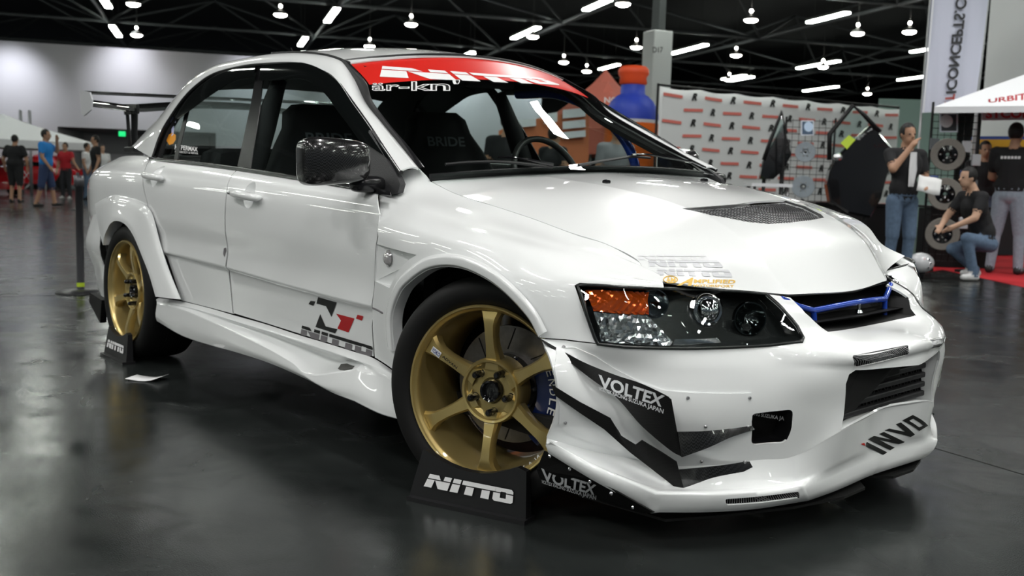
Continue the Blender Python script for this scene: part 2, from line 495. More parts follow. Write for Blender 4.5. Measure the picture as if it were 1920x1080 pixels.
def nitto_polys():
    """slab letters split by a thin slit near the top"""
    L = []
    N = [(0, 0), (0, 1), (.95, 1), (1.45, .42), (1.45, 1), (2.1, 1), (2.1, 0), (1.25, 0), (.68, .66), (.68, 0)]
    L += [[(0, 0), (0, .60), (.68, .60), (.68, 0)], [(.72, .60), (1.25, 0), (2.1, 0), (2.1, .60), (1.45, .60), (1.45, .45), (1.30, .60)], [(0, .68), (0, 1), (.9, 1), (1.2, .68)], [(1.45, .68), (1.45, 1), (2.1, 1), (2.1, .68)]]
    L += [[(2.3, 0), (2.3, .60), (3.0, .60), (3.0, 0)], [(2.3, .68), (2.3, 1), (3.0, 1), (3.0, .68)]]
    L += [[(3.15, .68), (3.15, 1), (6.15, 1), (6.15, .68)], [(3.55, 0), (3.55, .60), (4.25, .60), (4.25, 0)], [(4.95, 0), (4.95, .60), (5.65, .60), (5.65, 0)]]
    L += [[(5.95, .12), (5.95, .60), (6.55, .60), (6.55, .28), (7.05, .28), (7.05, .60), (7.65, .60), (7.65, .12), (7.5, 0), (6.1, 0)], [(6.25, .68), (6.0, .68), (6.15, 1), (7.5, 1), (7.65, .85), (7.65, .68), (7.05, .68), (7.0, .74), (6.6, .74), (6.55, .68)]]
    return [[(a/7.65, b) for a, b in p] for p in L]
def polys_mesh(polys):
    V = []; F = []
    for p in polys:
        o = len(V); V += p
        bm = bmesh.new(); vs = [bm.verts.new((a, b, 0)) for a, b in p]; f = bm.faces.new(vs); bmesh.ops.triangulate(bm, faces=[f]); bm.verts.index_update()
        F += [tuple(v.index+o for v in f.verts) for f in bm.faces]; bm.free()
    return np.array(V, float), F
def quad_map(quad):
    """unit box -> picture quadrilateral (bottom-left, bottom-right, top-right, top-left)"""
    q = np.asarray(quad, float); s = [(0, 0), (1, 0), (1, 1), (0, 1)]; A = []; b = []
    for (x, y), (u, v) in zip(s, q):
        A += [[x, y, 1, 0, 0, 0, -u*x, -u*y], [0, 0, 0, x, y, 1, -v*x, -v*y]]; b += [u, v]
    h = np.append(np.linalg.solve(np.array(A, float), np.array(b)), 1).reshape(3, 3)
    def f(P):
        w = np.c_[P, np.ones(len(P))] @ h.T; return w[:, :2]/w[:, 2:]
    return f
def subdivide(V, F, L):
    """split long edges so that lettering can follow a curved panel"""
    bm = bmesh.new(); vs = [bm.verts.new((a, b, 0)) for a, b in V]
    for f in F:
        try: bm.faces.new([vs[i] for i in f])
        except ValueError: pass
    for _ in range(5):
        es = [e for e in bm.edges if e.calc_length() > L]
        if not es: break
        bmesh.ops.subdivide_edges(bm, edges=es, cuts=1); bmesh.ops.triangulate(bm, faces=bm.faces)
    bm.verts.index_update(); V = np.array([tuple(v.co)[:2] for v in bm.verts]); F = [tuple(v.index for v in f.verts) for f in bm.faces]; bm.free(); return V, F
def decal(name, surf, quad, VF, material, parent, lift=.0012, L=25.0, both=False, far_text=None):
    V, F = VF; P2 = quad_map(quad)(V); P2, F = subdivide(P2, F, L)
    uv = surf.px(P2); P = surf(uv[:, 0], uv[:, 1]); N = surf.normal(uv[:, 0], uv[:, 1])
    return sheet(name, P+N*lift, N, F, material, parent, 0)
def flat_decal(name, quad3, VF, material, parent, lift=.001):
    """lettering on a flat face given by four corners in space (bottom-left, bottom-right, top-right, top-left)"""
    V, F = VF; a, b, c, d = [np.asarray(p, float) for p in quad3]
    P = np.array([(1-x)*(1-y)*a+x*(1-y)*b+x*y*c+(1-x)*y*d for x, y in V]); n = np.cross(b-a, d-a); n /= np.linalg.norm(n)
    return mobj(name, P+n*lift, [f if np.cross(P[f[1]]-P[f[0]], P[f[2]]-P[f[0]]) @ n > 0 else f[::-1] for f in F], material, parent, smooth=False)
NIT = polys_mesh(nitto_polys())
# ================================================================== THE HALL
def concrete():
    m = bpy.data.materials.new('polished_dark_concrete'); m.use_nodes = True; nt = m.node_tree; b = nt.nodes['Principled BSDF']
    tc = nt.nodes.new('ShaderNodeTexCoord')
    n1 = nt.nodes.new('ShaderNodeTexNoise'); n1.inputs['Scale'].default_value = .9; n1.inputs['Detail'].default_value = 8; n1.inputs['Roughness'].default_value = .65
    n2 = nt.nodes.new('ShaderNodeTexNoise'); n2.inputs['Scale'].default_value = 3.2; n2.inputs['Distortion'].default_value = 1.2; n2.inputs['Detail'].default_value = 10
    n3 = nt.nodes.new('ShaderNodeTexNoise'); n3.inputs['Scale'].default_value = 260; n3.inputs['Detail'].default_value = 2
    cr = nt.nodes.new('ShaderNodeValToRGB'); cr.color_ramp.elements[0].position = .3; cr.color_ramp.elements[1].position = .72
    cr.color_ramp.elements[0].color = (.006, .007, .007, 1); cr.color_ramp.elements[1].color = (.032, .037, .0355, 1)
    mr = nt.nodes.new('ShaderNodeMapRange'); mr.inputs[1].default_value = .3; mr.inputs[2].default_value = .7; mr.inputs[3].default_value = .08; mr.inputs[4].default_value = .30
    bp = nt.nodes.new('ShaderNodeBump'); bp.inputs['Strength'].default_value = .08; bp.inputs['Distance'].default_value = .004
    mx = nt.nodes.new('ShaderNodeMath'); mx.operation = 'ADD'
    for n in (n1, n2, n3): nt.links.new(tc.outputs['Object'], n.inputs['Vector'])
    nt.links.new(n1.outputs['Fac'], cr.inputs[0]); nt.links.new(cr.outputs[0], b.inputs['Base Color'])
    nt.links.new(n2.outputs['Fac'], mr.inputs[0]); nt.links.new(mr.outputs[0], b.inputs['Roughness'])
    nt.links.new(n2.outputs['Fac'], mx.inputs[0]); nt.links.new(n3.outputs['Fac'], mx.inputs[1]); nt.links.new(mx.outputs[0], bp.inputs['Height']); nt.links.new(bp.outputs[0], b.inputs['Normal'])
    b.inputs['Specular IOR Level'].default_value = .5
    return m
def hquad(a0, a1, b0, b1, z): return [hall(a0, b0, z), hall(a1, b0, z), hall(a1, b1, z), hall(a0, b1, z)]
floor = struct(mobj('floor', hquad(-20, 90, -60, 70, 0), [(3, 2, 1, 0)], concrete(), smooth=False))
M_JOINT = mat('joint_filler', (.004, .004, .004), .8)
p0, p1 = G(1735, 835), G(1920, 890); jd = (p1-p0)/np.linalg.norm(p1-p0); jn = np.array([-jd[1], jd[0], 0])
for k, (base, d, n_) in enumerate(((p0, jd, jn), (p0+jn*-6.1, jd, jn), (p0+jn*6.1, jd, jn), (p0-jd*5.2, jn, jd))):
    q = [base-d*30-n_*.004, base+d*30-n_*.004, base+d*30+n_*.004, base-d*30+n_*.004]
    mobj('floor_joint', [v+np.array([0, 0, .0008]) for v in q], [(0, 1, 2, 3)], M_JOINT, floor, smooth=False)
WALL_A = 46.0
def wall_at(px, py):
    d = ray(px, py, False); t = WALL_A/(d @ HA); return CAM_LOC+d*t
wh = wall_at(100, 82)[2]
wr = (wall_at(1015, 200)-CAM_LOC) @ HB
M_WALL = mat('grey_hall_wall', (.46, .46, .49), .85, noise=(.6, .05))
# far wall with a recessed loading bay
nb0 = (wall_at(108, 250)-CAM_LOC) @ HB; nb1 = (wall_at(405, 250)-CAM_LOC) @ HB; nz = wall_at(200, 241)[2]
def wq(b0, b1, z0, z1, a=WALL_A): return [hall(a, b0, z0), hall(a, b1, z0), hall(a, b1, z1), hall(a, b0, z1)]
V = []; F = []
for q in (wq(-62, nb0, 0, wh), wq(nb1, wr, 0, wh), wq(nb0, nb1, nz, wh)):
    F.append(tuple(range(len(V), len(V)+4))); V += q
wall_far = struct(mobj('wall_far', V, F, M_WALL, smooth=False))
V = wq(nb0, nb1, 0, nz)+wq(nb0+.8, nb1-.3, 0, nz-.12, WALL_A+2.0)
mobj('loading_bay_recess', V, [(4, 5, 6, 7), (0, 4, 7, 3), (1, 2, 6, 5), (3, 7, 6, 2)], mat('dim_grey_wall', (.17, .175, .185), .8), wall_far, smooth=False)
mobj('loading_bay_shutter', wq(nb0+1.0, nb1-.4, 0, nz*.60, WALL_A+1.9), [(0, 1, 2, 3)], mat('shutter_grey', (.28, .285, .30), .6), wall_far, smooth=False)
# roller door further along, made of slats
rb0 = (wall_at(742, 200)-CAM_LOC) @ HB; rb1 = (wall_at(815, 200)-CAM_LOC) @ HB
for k in range(22):
    z0 = .2+k*.24
    V = wq(rb0, rb1, z0, z0+.20, WALL_A-.05); mobj('roller_door_slat', V, [(0, 1, 2, 3)], mat('roller_door_paint', (.55, .57, .58), .6), wall_far, smooth=False)
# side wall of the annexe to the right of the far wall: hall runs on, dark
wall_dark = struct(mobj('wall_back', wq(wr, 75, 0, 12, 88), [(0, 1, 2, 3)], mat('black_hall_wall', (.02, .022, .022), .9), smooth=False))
wgreen = struct(mobj('wall_right', [G(1675, 420)*[1, 1, 0]+np.array([0, 0, 0]), W(1760, 300, 24)*[1, 1, 0], W(1760, 300, 24)*[1, 1, 0]+np.array([0, 0, 3.0]), W(1675, 300, 24)*[1, 1, 0]+np.array([0, 0, 3.0])][0:0]+[W(1640, 300, 26)*[1, 1, 0], W(1790, 300, 26)*[1, 1, 0], W(1790, 300, 26)*[1, 1, 0]+np.array([0, 0, 3.35]), W(1640, 300, 26)*[1, 1, 0]+np.array([0, 0, 3.35])], [(0, 1, 2, 3)], mat('green_grey_wall', (.30, .42, .38), .8), smooth=False))
M_SIDEW = mat('dim_side_wall', (.20, .21, .215), .85)
struct(mobj('wall_left', [hall(-20, -60, 0), hall(90, -60, 0), hall(90, -60, 9.6), hall(-20, -60, 9.6)], [(0, 1, 2, 3)], M_SIDEW, smooth=False))
struct(mobj('wall_side', [hall(-20, 70, 0), hall(90, 70, 0), hall(90, 70, 9.6), hall(-20, 70, 9.6)], [(0, 1, 2, 3)], M_SIDEW, smooth=False))
# ceiling deck and its space frame
ceiling = struct(mobj('ceiling', hquad(-20, 90, -60, 75, 9.6), [(0, 1, 2, 3)], mat('black_deck', (.012, .013, .014), .9), smooth=False))
M_TRUSS = mat('dark_steel_tube', (.075, .082, .085), .55, metal=.2)
uv_, uf_ = tube_vf([(0, 0, 0), (0, 0, 1)], 1.0, 6, caps=False); truss_me = None
def beam(a, b, r):
    global truss_me
    a = np.asarray(a, float); b = np.asarray(b, float); d = b-a; L = np.linalg.norm(d)
    if truss_me is None: o = mobj('truss_tube', uv_, uf_, M_TRUSS, ceiling); truss_me = o.data
    else: o = bpy.data.objects.new('truss_tube', truss_me); COL.objects.link(o); o.parent = ceiling
    q = Vector((0, 0, 1)).rotation_difference(Vector(d/L)); o.rotation_mode = 'QUATERNION'; o.rotation_quaternion = q; o.location = a; o.scale = (r, r, L)
ga = np.arange(16, 62, 9.0); gb = np.arange(-27, 45, 9.0)
for a in ga:
    for b in gb:
        lo_n = hall(a+4.5, b+4.5, 7.35)
        for da, db in ((0, 0), (9, 0), (0, 9), (9, 9)): beam(lo_n, hall(a+da, b+db, 9.3), .055)
        if a+9 < 62: beam(lo_n, hall(a+13.5, b+4.5, 7.35), .075)
        if b+9 < 45: beam(lo_n, hall(a+4.5, b+13.5, 7.35), .075)
# tube lamps (picture end points) hanging at one height
M_TUBE = mat('lit_tube', (1, 1, 1), .5, emit=(.94, 1.0, .91), strength=40.0)
M_LAMPH = mat('lamp_housing', (.05, .055, .05), .5)
TUBES = [((189, -6), (207, 13)), ((207, 43), (226, 71)), ((648, 8), (599, 45)), ((580, 70), (556, 84)), ((1028, 45), (946, 75)), ((892, 97), (852, 110)), ((1142, 0), (1098, 15)), ((1596, 23), (1510, 40)), ((1334, 81), (1250, 101)), ((1580, 112), (1490, 128)), ((1579, 160), (1500, 171)), ((1160, 120), (1125, 129)), ((1392, 140), (1360, 148)), ((1733, 142), (1690, 149)), ((1764, 86), (1722, 95)), ((1408, 143), (1372, 151))]
lamp_tag = ('long lit fluorescent tube lamp hanging from the dark ceiling', 'lamp', 'fluorescent tube lamps')
def tube_lamp(pa, pb, z=7.0):
    a = G(*pa, z=z); b = G(*pb, z=z); c = (a+b)/2; L = np.linalg.norm(b-a); L = min(max(L, 2.2), 3.4)
    d = HA
    e = empty('fluorescent_lamp', c); tag(e, *lamp_tag)
    R = np.array([d, HB, [0, 0, 1]]).T
    V, F = box_vf((0, 0, -.03), (L, .24, .06), R); mobj('lamp_diffuser', V, F, M_TUBE, e, smooth=False)
    V, F = box_vf((0, 0, .05), (L*1.02, .28, .09), R); mobj('lamp_housing', V, F, M_LAMPH, e, smooth=False)
    for k in (-.35, .35): V, F = tube_vf([d*L*k+np.array([0, 0, .09]), d*L*k+np.array([0, 0, 2.65])], .008, 4); mobj('lamp_hanger', V, F, M_LAMPH, e)
for pa, pb in TUBES: tube_lamp(pa, pb)
# the same fittings over the viewer's own stand carry the key lights set up above
for a, b in KEY:
    e = empty('fluorescent_lamp', hall(a, b, LAMP_Z+.02)); tag(e, 'twin fluorescent fitting hung above the show car', 'lamp', 'fittings above the show car')
    V, F = box_vf((0, 0, .06), (2.5, .42, .08), np.array([HA, HB, [0, 0, 1]]).T); mobj('lamp_housing', V, F, M_LAMPH, e, smooth=False)
    for k in (-.9, .9): V, F = tube_vf([HA*k+np.array([0, 0, .10]), HA*k+np.array([0, 0, 2.6])], .008, 4); mobj('lamp_hanger', V, F, M_LAMPH, e)
# fittings over the rest of the open floor, to the sides and behind the viewer
fit_me = []
for a in np.arange(-17, 48, 8.0):
    for bb in np.arange(-37, 44, 8.0):
        p = hall(a, bb, LAMP_Z); d = p-CAM_LOC; zc = d @ FW
        if zc > .5:
            q = PJ(p, False)
            if -60 < q[0] < 1980 and q[1] > -40: continue
        if min(abs(a-k[0])+abs(bb-k[1]) for k in KEY) < 3.5 or (abs(a-7) < 1 and abs(bb-3) < 1): continue
        e = empty('fluorescent_lamp', p); tag(e, 'lit fluorescent fitting hung over the open show floor', 'lamp', 'fittings over the open floor')
        if not fit_me:
            R = np.array([HA, HB, [0, 0, 1]]).T
            V, F = box_vf((0, 0, -.03), (2.5, .24, .06), R); o1 = mobj('lamp_diffuser', V, F, M_TUBE, e, smooth=False)
            V, F = box_vf((0, 0, .05), (2.55, .28, .09), R); o2 = mobj('lamp_housing', V, F, M_LAMPH, e, smooth=False)
            V, F = tube_vf([(0, 0, .09), (0, 0, 2.65)], .01, 4); o3 = mobj('lamp_hanger', V, F, M_LAMPH, e); fit_me = [o1, o2, o3]
        else:
            for o in fit_me: c = bpy.data.objects.new(o.name.split('.')[0], o.data); COL.objects.link(c); c.parent = e
# round high-bay lamps: shallow lit dome with a small bulb on its neck
M_BAY = mat('lit_bay_glass', (1, 1, 1), .5, emit=(1.0, .93, .86), strength=40.0)
BAYS = [(250, 8), (256, 66), (526, 28), (771, 46), (1168, 8), (999, 69), (889, 113), (1057, 117), (1608, 63), (1543, 126), (1380, 104), (1408, 38), (1193, 89), (1367, 150), (1100, 134), (693, 87), (1626, 176), (1705, 60)]
bay_me = []
for i, (px, py) in enumerate(BAYS):
    p = G(px, py, z=6.4); e = empty('high_bay_lamp', p); tag(e, 'round lit high-bay lamp hanging from the dark ceiling', 'lamp', 'round high-bay lamps')
    if not bay_me:
        v, f = lathe_vf([(0, -.07), (.14, -.063), (.215, -.02), (.222, .015)], 18, 'z'); o1 = mobj('bay_diffuser', v, f, M_BAY, e)
        v, f = lathe_vf([(.23, .015), (.17, .11), (.07, .17), (.035, .24)], 18, 'z'); o2 = mobj('bay_shade', v, f, M_LAMPH, e)
        v, f = lathe_vf([(0, .24), (.04, .255), (.06, .295), (.04, .345), (0, .36)], 10, 'z'); o3 = mobj('bay_bulb', v, f, M_BAY, e)
        v, f = tube_vf([(0, 0, .4), (0, 0, 3.25)], .01, 4); o4 = mobj('lamp_hanger', v, f, M_LAMPH, e); bay_me = [o1, o2, o3, o4]
    else:
        for o in bay_me: c = bpy.data.objects.new(o.name.split('.')[0], o.data); COL.objects.link(c); c.parent = e
# spotlights washing the far wall; last three added to brighten it behind the car
for px, py, en in ((248, 120, 520), (20, 140, 520), (480, 135, 300), (700, 140, 520), (850, 150, 520), (1000, 150, 520)):
    t = wall_at(px, py); sd = bpy.data.lights.new('wall_wash', 'SPOT'); sd.energy = en; sd.spot_size = math.radians(88); sd.spot_blend = 1.0; sd.shadow_soft_size = .25; sd.color = (.93, .94, 1.0)
    so = bpy.data.objects.new('wall_wash', sd); COL.objects.link(so); so.location = t-HA*2.3+np.array([0, 0, 1.2]); dv_ = Vector(t-np.array([0, 0, .6]))-so.location; so.rotation_euler = dv_.to_track_quat('-Z', 'Y').to_euler()
# exit sign
e = W(229, 251, 40); bm = bmesh.new(); box(bm, (0, 0, 0), (.12, .26, .2), Matrix.Rotation(HALL_ROT, 3, 'Z'), bevel=.02)
o = bobj('exit_sign', bm, mat('green_sign_light', (.0, .3, .1), .5, emit=(.02, .9, .25), strength=.9)); o.location = tuple(e); tag(o, 'small glowing green exit sign by the loading bay', 'sign')
# columns
def column(name, px0, px1, py_top, depth, label, top=None, material=None):
    a = W(px0, 300, depth); b = W(px1, 300, depth); w = np.linalg.norm((b-a)[:2]); c = (a+b)/2; zt = top if top else W(px0, py_top, depth)[2]
    bm = bmesh.new(); box(bm, (0, 0, zt/2), (w*.78, w*.78, zt), Matrix.Rotation(HALL_ROT+.12, 3, 'Z'), bevel=.03); o = bobj(name, bm, material or mat('white_column_paint', (.62, .64, .64), .6)); o.location = (c[0], c[1], 0); o['kind'] = 'structure'
    return o, c, w, zt
colA, cA, wA, zA = column('column', 1197, 1249, 62, 26, '')
colB, cB, wB, zB = column('column', 1846, 1975, 0, 16, '', top=6.0)
bm = bmesh.new(); box(bm, (0, 0, (zA+9.6)/2), (.25, .25, 9.6-zA)); o = bobj('column_head', bm, M_TRUSS); o.location = (cA[0], cA[1], 0); struct(o)
def world_text(body, px0, py0, px1, py1, depth, material, parent, bold=.02, mirror=False, name='lettering', flip=False):
    """flat lettering standing square to the viewer at a depth; picture box given by bottom-left and top-right"""
    V, F = text_mesh(body, bold)
    if mirror: V = V*[-1, 1]+[1, 0]
    a = W(px0, py0, depth); b = W(px1, py0, depth); d = W(px0, py1, depth)
    P = np.array([a+(b-a)*x+(d-a)*y for x, y in V]); o = mobj(name, P, F, material, None, smooth=False)
    if parent: o.parent = parent; o.matrix_parent_inverse = parent.matrix_world.inverted()
    return o

o = world_text('D17', 1224, 99, 1243, 88, 25.2, mat('dark_print', (.03, .03, .035), .6), None, name='column_number'); o.parent = colA; o.matrix_parent_inverse = Matrix.Translation(-Vector((cA[0], cA[1], 0)))
# ================================================================== THE CAR
CAR = empty('sedan_car')
CAR.rotation_euler = (RHO, 0, 0)
CAR.location = tuple(BO-BM @ BO)
tag(CAR, 'white tuned sports sedan with gold six-spoke wheels, red windshield banner and rear wing', 'car')
def q3(lst): return np.array([U(a, b, y=c) for a, b, c in lst])
def mir(p): return np.asarray(p)*[1, -1, 1]

# ---------------------------------------------------------------- side of the body (doors and rear quarter)
SX = np.array([-3.47, -3.25, -2.95, -2.6, -2.2, -1.6, -1.0, -.5, -.3])
z_cr = np.interp(SX, [-2.3, -1.541, -.978, -.5], [.573, .558, .537, .527])
z_be = np.array([.930, .972, .985, .982, .968, .941, .909, .878, .866])
tap = np.array([.90, .955, .985, 1, 1, 1, 1, 1, 1])
y_be = np.array([-.665, -.70, -.735, -.762, -.785, -.80, -.812, -.818, -.82])
LV = [(np.full(9, .30), -.858*tap), (z_cr-.014, -.866*tap), (z_cr, -.881*tap), (z_cr+.055, -.874*tap),
      (np.full(9, .72), -.882*tap), (.60*z_be+.40*.72+.02, -.866*tap), (z_be, y_be)]
SIDE = Surf(np.stack([np.stack([SX, y, z], 1) for z, y in LV], 1), tu=SX, tv=[0, 2, 2.3, 3, 4.5, 6, 7.5], cv=(1, 2))
BELT = [(283, 296), (330, 301), (390, 307), (446, 315), (500, 323), (560, 332.5), (640, 346), (709, 357)]
CUT_R = [(283, 296), (272, 318), (268, 345), (276, 380), (300, 470), (339, 561)]
CUT_B = [(446, 316), (441, 322), (425, 362), (422, 400), (427, 470), (429, 507), (437, 587)]
CUT_F = [(709, 358), (712.5, 402), (708.5, 444), (706, 457), (703, 524), (697.5, 570), (698, 612), (701, 668)]
SILL = [(292, 556), (340, 563), (438, 588.5), (500, 606), (560, 625), (630, 646.5), (700, 667.5)]
def side_v(x, z):
    v = np.full(len(x), 4.0)
    for _ in range(25):
        zz = SIDE(x, v)[:, 2]; dz = (SIDE(x, v+.01)[:, 2]-zz)/.01; v = v+np.clip((np.asarray(z)-zz)/dz, -.5, .5)
    return v
def side_circle(px, py, r, n=20):
    c = SIDE.at([(px, py)])[0]; t = np.linspace(0, 2*math.pi, n, endpoint=False); x = c[0]+r*np.cos(t)
    return np.stack([x, side_v(x, c[2]+r*1.05*np.sin(t))], 1), c
cup_f, cup_fc = side_circle(467, 366, .046)
cup_r, cup_rc = side_circle(291, 331, .044)
def shift(l, d): return [(a+d, b) for a, b in l]
fd = SIDE.px(BELT[3:] + shift(CUT_F, -.9)[1:] + SILL[3:6][::-1] + shift(CUT_B, 1.0)[::-1])
front_doors = panel('front_door', SIDE, fd, M_WHITE, CAR, holes=[cup_f], both=True, step=.03)
rd = SIDE.px(shift(CUT_R, .8) + SILL[1:3] + shift(CUT_B, -1.0)[::-1] + BELT[1:3][::-1])
rear_doors = panel('rear_door', SIDE, rd, M_WHITE, CAR, holes=[cup_r], both=True, step=.03)
# rear quarter panel: from the door back to the tail, with the wheel opening cut out
RARCH = [(292, 556), (280, 515), (267, 481), (251, 443), (236, 421), (220, 413), (207, 418), (196, 440), (193, 459)]
cr = SIDE.px(shift(CUT_R, -.8)[:-1])
ax, az, ar = -2.625, .32, .375
arc = [(ax+ar*math.cos(t), az+ar*math.sin(t)) for t in np.linspace(.35, math.pi-.25, 16)]
axs = np.array([a for a, b in arc]); vz = side_v(axs, [b for a, b in arc])
qo = list(cr)+[(a, b) for a, b in zip(axs, vz)]
qo += [(-3.1, side_v(np.array([-3.1]), [.60])[0]), (-3.46, side_v(np.array([-3.46]), [.62])[0]), (-3.465, 7.45), (-3.2, 7.49), (-2.9, 7.49)]
quarters = panel('rear_quarter_panel', SIDE, np.array(qo), M_WHITE, CAR, both=True, step=.03)

# ---------------------------------------------------------------- front fender
FX = np.array([-.74, -.58, -.45, -.30, -.12, .05, .20, .32, .42, .51])
FL = [
 (np.full(10, .30), [-.860, -.860, -.866, -.885, -.89, -.89, -.885, -.865, -.80, -.72]),
 (np.full(10, .53), [-.873, -.874, -.884, -.903, -.908, -.908, -.900, -.860, -.79, -.70]),
 (np.full(10, .68), [-.880, -.880, -.892, -.906, -.912, -.910, -.890, -.832, -.745, -.64]),
 ([.77, .77, .77, .765, .762, .752, .735, .712, .69, .65], [-.873, -.873, -.884, -.893, -.895, -.883, -.848, -.778, -.695, -.60]),
 ([.872, .862, .845, .826, .803, .782, .757, .735, .700, .640], [-.808, -.805, -.806, -.810, -.805, -.790, -.760, -.705, -.635, -.56]),
]
FEN_net = [np.stack([FX, np.array(y), np.array(z)], 1) for z, y in FL]
FEN_net.append(np.array([(-.74, -.72, .975), (-.58, -.705, .945), (-.45, -.675, .897), (-.30, -.672, .864), (-.12, -.68, .837), (.05, -.68, .808), (.2, -.672, .779), (.31, -.645, .755), (.41, -.605, .70), (.49, -.545, .625)]))
FEN_net.append(FEN_net[-1]+np.array([0, .05, .035]))
FEN = Surf(np.stack(FEN_net, 1), tu=FX, tv=[0, 2.0, 3.2, 4.0, 5.2, 6.6, 7.2])
HOODLINE = [(810, 340), (852, 361.6), (923, 384.6), (994, 407.6), (1065, 434), (1120, 451), (1160, 468), (1198, 490), (1223, 512), (1245, 538)]
ARCH = [(1013, 633), (998, 603), (980, 580), (958, 557), (930, 533), (900, 515), (870, 503), (837, 499), (807, 504), (773, 526), (756, 543), (747, 561), (740, 582), (737, 605), (738, 630), (741, 658), (739, 694)]
fo = [(710, 365), (735, 366), (750, 363), (755, 354), (755, 344), (749, 321), (786, 316), (800, 330), (808, 341)] + [(a-.6, b+1.2) for a, b in HOODLINE[1:]]
fo += [(1160, 535), (1087, 530), (1077, 535), (1096, 590), (1117, 643), (1060, 636)] + ARCH + [(703, 670)] + shift(CUT_F, .9)[::-1][1:-1]
VENT = [(705.5, 457.5), (781, 478), (767, 487), (748, 506), (730.5, 540), (702.5, 527)]
fuv = FEN.px(fo); vuv = FEN.px(VENT)
fenders = panel('front_fender', FEN, fuv, M_WHITE, CAR, holes=[vuv], both=True, step=.02)
# scooped recess behind the wheel arch
fr = FEN.at(VENT); rear_in = [0.004, .030, .034, .034, .030, .004]
n_in = FEN.normal(*FEN.px(VENT).T)
deep = fr-n_in*np.array(rear_in)[:, None]
def fill(name, ring, material, parent, both=False):
    res = []
    for s in ((1, -1) if both else (1,)):
        V = [p*[1, s, 1] for p in ring]; c = np.mean(V, 0)
        F = [tuple(range(len(V)))]
        res.append(mobj(name, V, F, material, parent, smooth=False))
    return res
for s in (1, -1):
    V = [p*[1, s, 1] for p in fr]+[p*[1, s, 1] for p in deep]; n = len(fr)
    F = [(i, (i+1) % n, n+(i+1) % n, n+i) for i in range(n)]+[tuple(range(n, 2*n))]
    fix_normals(mobj('fender_vent', V, F, M_WHITE, CAR, smooth=False))
    # round side marker lamp in the recess
    c = FEN.at([(721, 484)])[0]; nn = FEN.normal(*FEN.px([(721, 484)]).T)[0]; c = c-nn*.012
    _, e1, e2 = frame_of(nn); V = []; F = []
    prof = [(0, .014), (.010, .013), (.016, .009), (.019, .004), (.022, 0)]
    for r, h in prof:
        for k in range(16):
            t = 2*math.pi*k/16; V.append((c+nn*h+r*1.0*(math.cos(t)*e1+math.sin(t)*e2*1.15))*[1, s, 1])
    for i in range(4):
        for k in range(16): F.append((i*16+k, i*16+(k+1) % 16, (i+1)*16+(k+1) % 16, (i+1)*16+k))
    lamp = fix_normals(mobj('side_marker_lamp', V, F, mat('marker_lens', (.60, .58, .585), .08, metal=.5, coat=1), CAR)); lamp['label'] = 'clear round side marker lamp'
# second slot below the recess: a dark line laid on for the shade in its notch
sl = FEN.at([(699, 577.5), (708, 581), (718, 587)]); sn = FEN.normal(*FEN.px([(708, 581)]).T)[0]
for s in (1, -1):
    V, F = tube_vf([p*[1, s, 1] for p in sl], .003, 6); mobj('fender_crease_shade', V, F, M_DECALD, CAR)
# rolled lip round the wheel opening
aw = FEN.at(ARCH[:-1])
cen = np.array([-.03, 0, .32])
def radial(P, d, dy):
    out = []
    for p in P:
        r = p-cen; r[1] = 0; r = r/np.linalg.norm(r); out.append(p+r*d+np.array([0, dy, 0]))
    return np.array(out)
strip('wheel_arch_lip', radial(aw, .000, -.002), radial(aw, .034, -.003), M_WHITE, CAR, n=70, m=6, out=(0, -1, 0), thick=.004, both=True, mids=[radial(aw, .004, -.010), radial(aw, .026, -.010)])
strip('inner_arch_edge', radial(aw, .000, -.003), radial(aw, -.002, .03), M_WHITE, CAR, n=70, m=3, thick=.002, both=True)

# ---------------------------------------------------------------- hood
HN = [
 [(-.487, -.66, .906), (-.485, -.48, .922), (-.48, -.27, .932), (-.47, 0, .937)],
 [(-.357, -.67, .873), (-.35, -.50, .899), (-.34, -.28, .917), (-.33, 0, .925)],
 [(-.162, -.68, .844), (-.15, -.51, .876), (-.13, -.29, .900), (-.112, 0, .909)],
 [(.004, -.68, .816), (.02, -.51, .850), (.04, -.29, .878), (.06, 0, .888)],
 [(.156, -.68, .787), (.17, -.50, .821), (.187, -.28, .849), (.20, 0, .861)],
 [(.287, -.66, .763), (.31, -.49, .786), (.33, -.28, .810), (.34, 0, .823)],
 [(.383, -.628, .724), (.41, -.46, .733), (.452, -.28, .742), (.470, 0, .752)],
 [(.459, -.60, .666), (.520, -.43, .653), (.55, -.25, .624), (.584, 0, .617)]]
net = []
for i, row in enumerate(HN):
    e = FEN.at([[(810, 340), (852, 361.6), (923, 384.6), (994, 407.6), (1065, 434), (1136, 457), (1198, 490), (1245, 538)][i]])[0]
    r = [e]+[np.array(p) for p in row[1:]]
    if i == 7: r[1] = U(1360, 542, y=-.43); r[2] = U(1479, 552, y=-.25); r[3] = U(1597, 545, y=0)
    net.append(r+[mir(p) for p in r[:3][::-1]])
HOOD = Surf(np.array(net), tv=[0, .27, .59, 1, 1.41, 1.73, 2], cv=(2, 4))
VENTH = [(1278, 391), (1380, 383), (1474, 375.5), (1510, 386), (1540, 401), (1546, 408), (1520, 413), (1480, 418), (1440, 420), (1400, 416), (1330, 403)]
hu = HOOD.px(VENTH)
ho = [(0, 0), (0, .5), (0, 1), (0, 1.5), (0, 2)]+[(k, 2) for k in (1, 2, 3, 4, 5, 6)]+[(7, 2), (7, 1.73), (7, 1.41), (7, 1.2), (7, 1), (7, .8), (7, .59), (7, .27), (7, 0)]+[(k, 0) for k in (6, 5, 4, 3, 2, 1)]
hood = panel('hood', HOOD, np.array(ho, float), M_WHITE, CAR, holes=[hu], step=.0125, thick=.006)
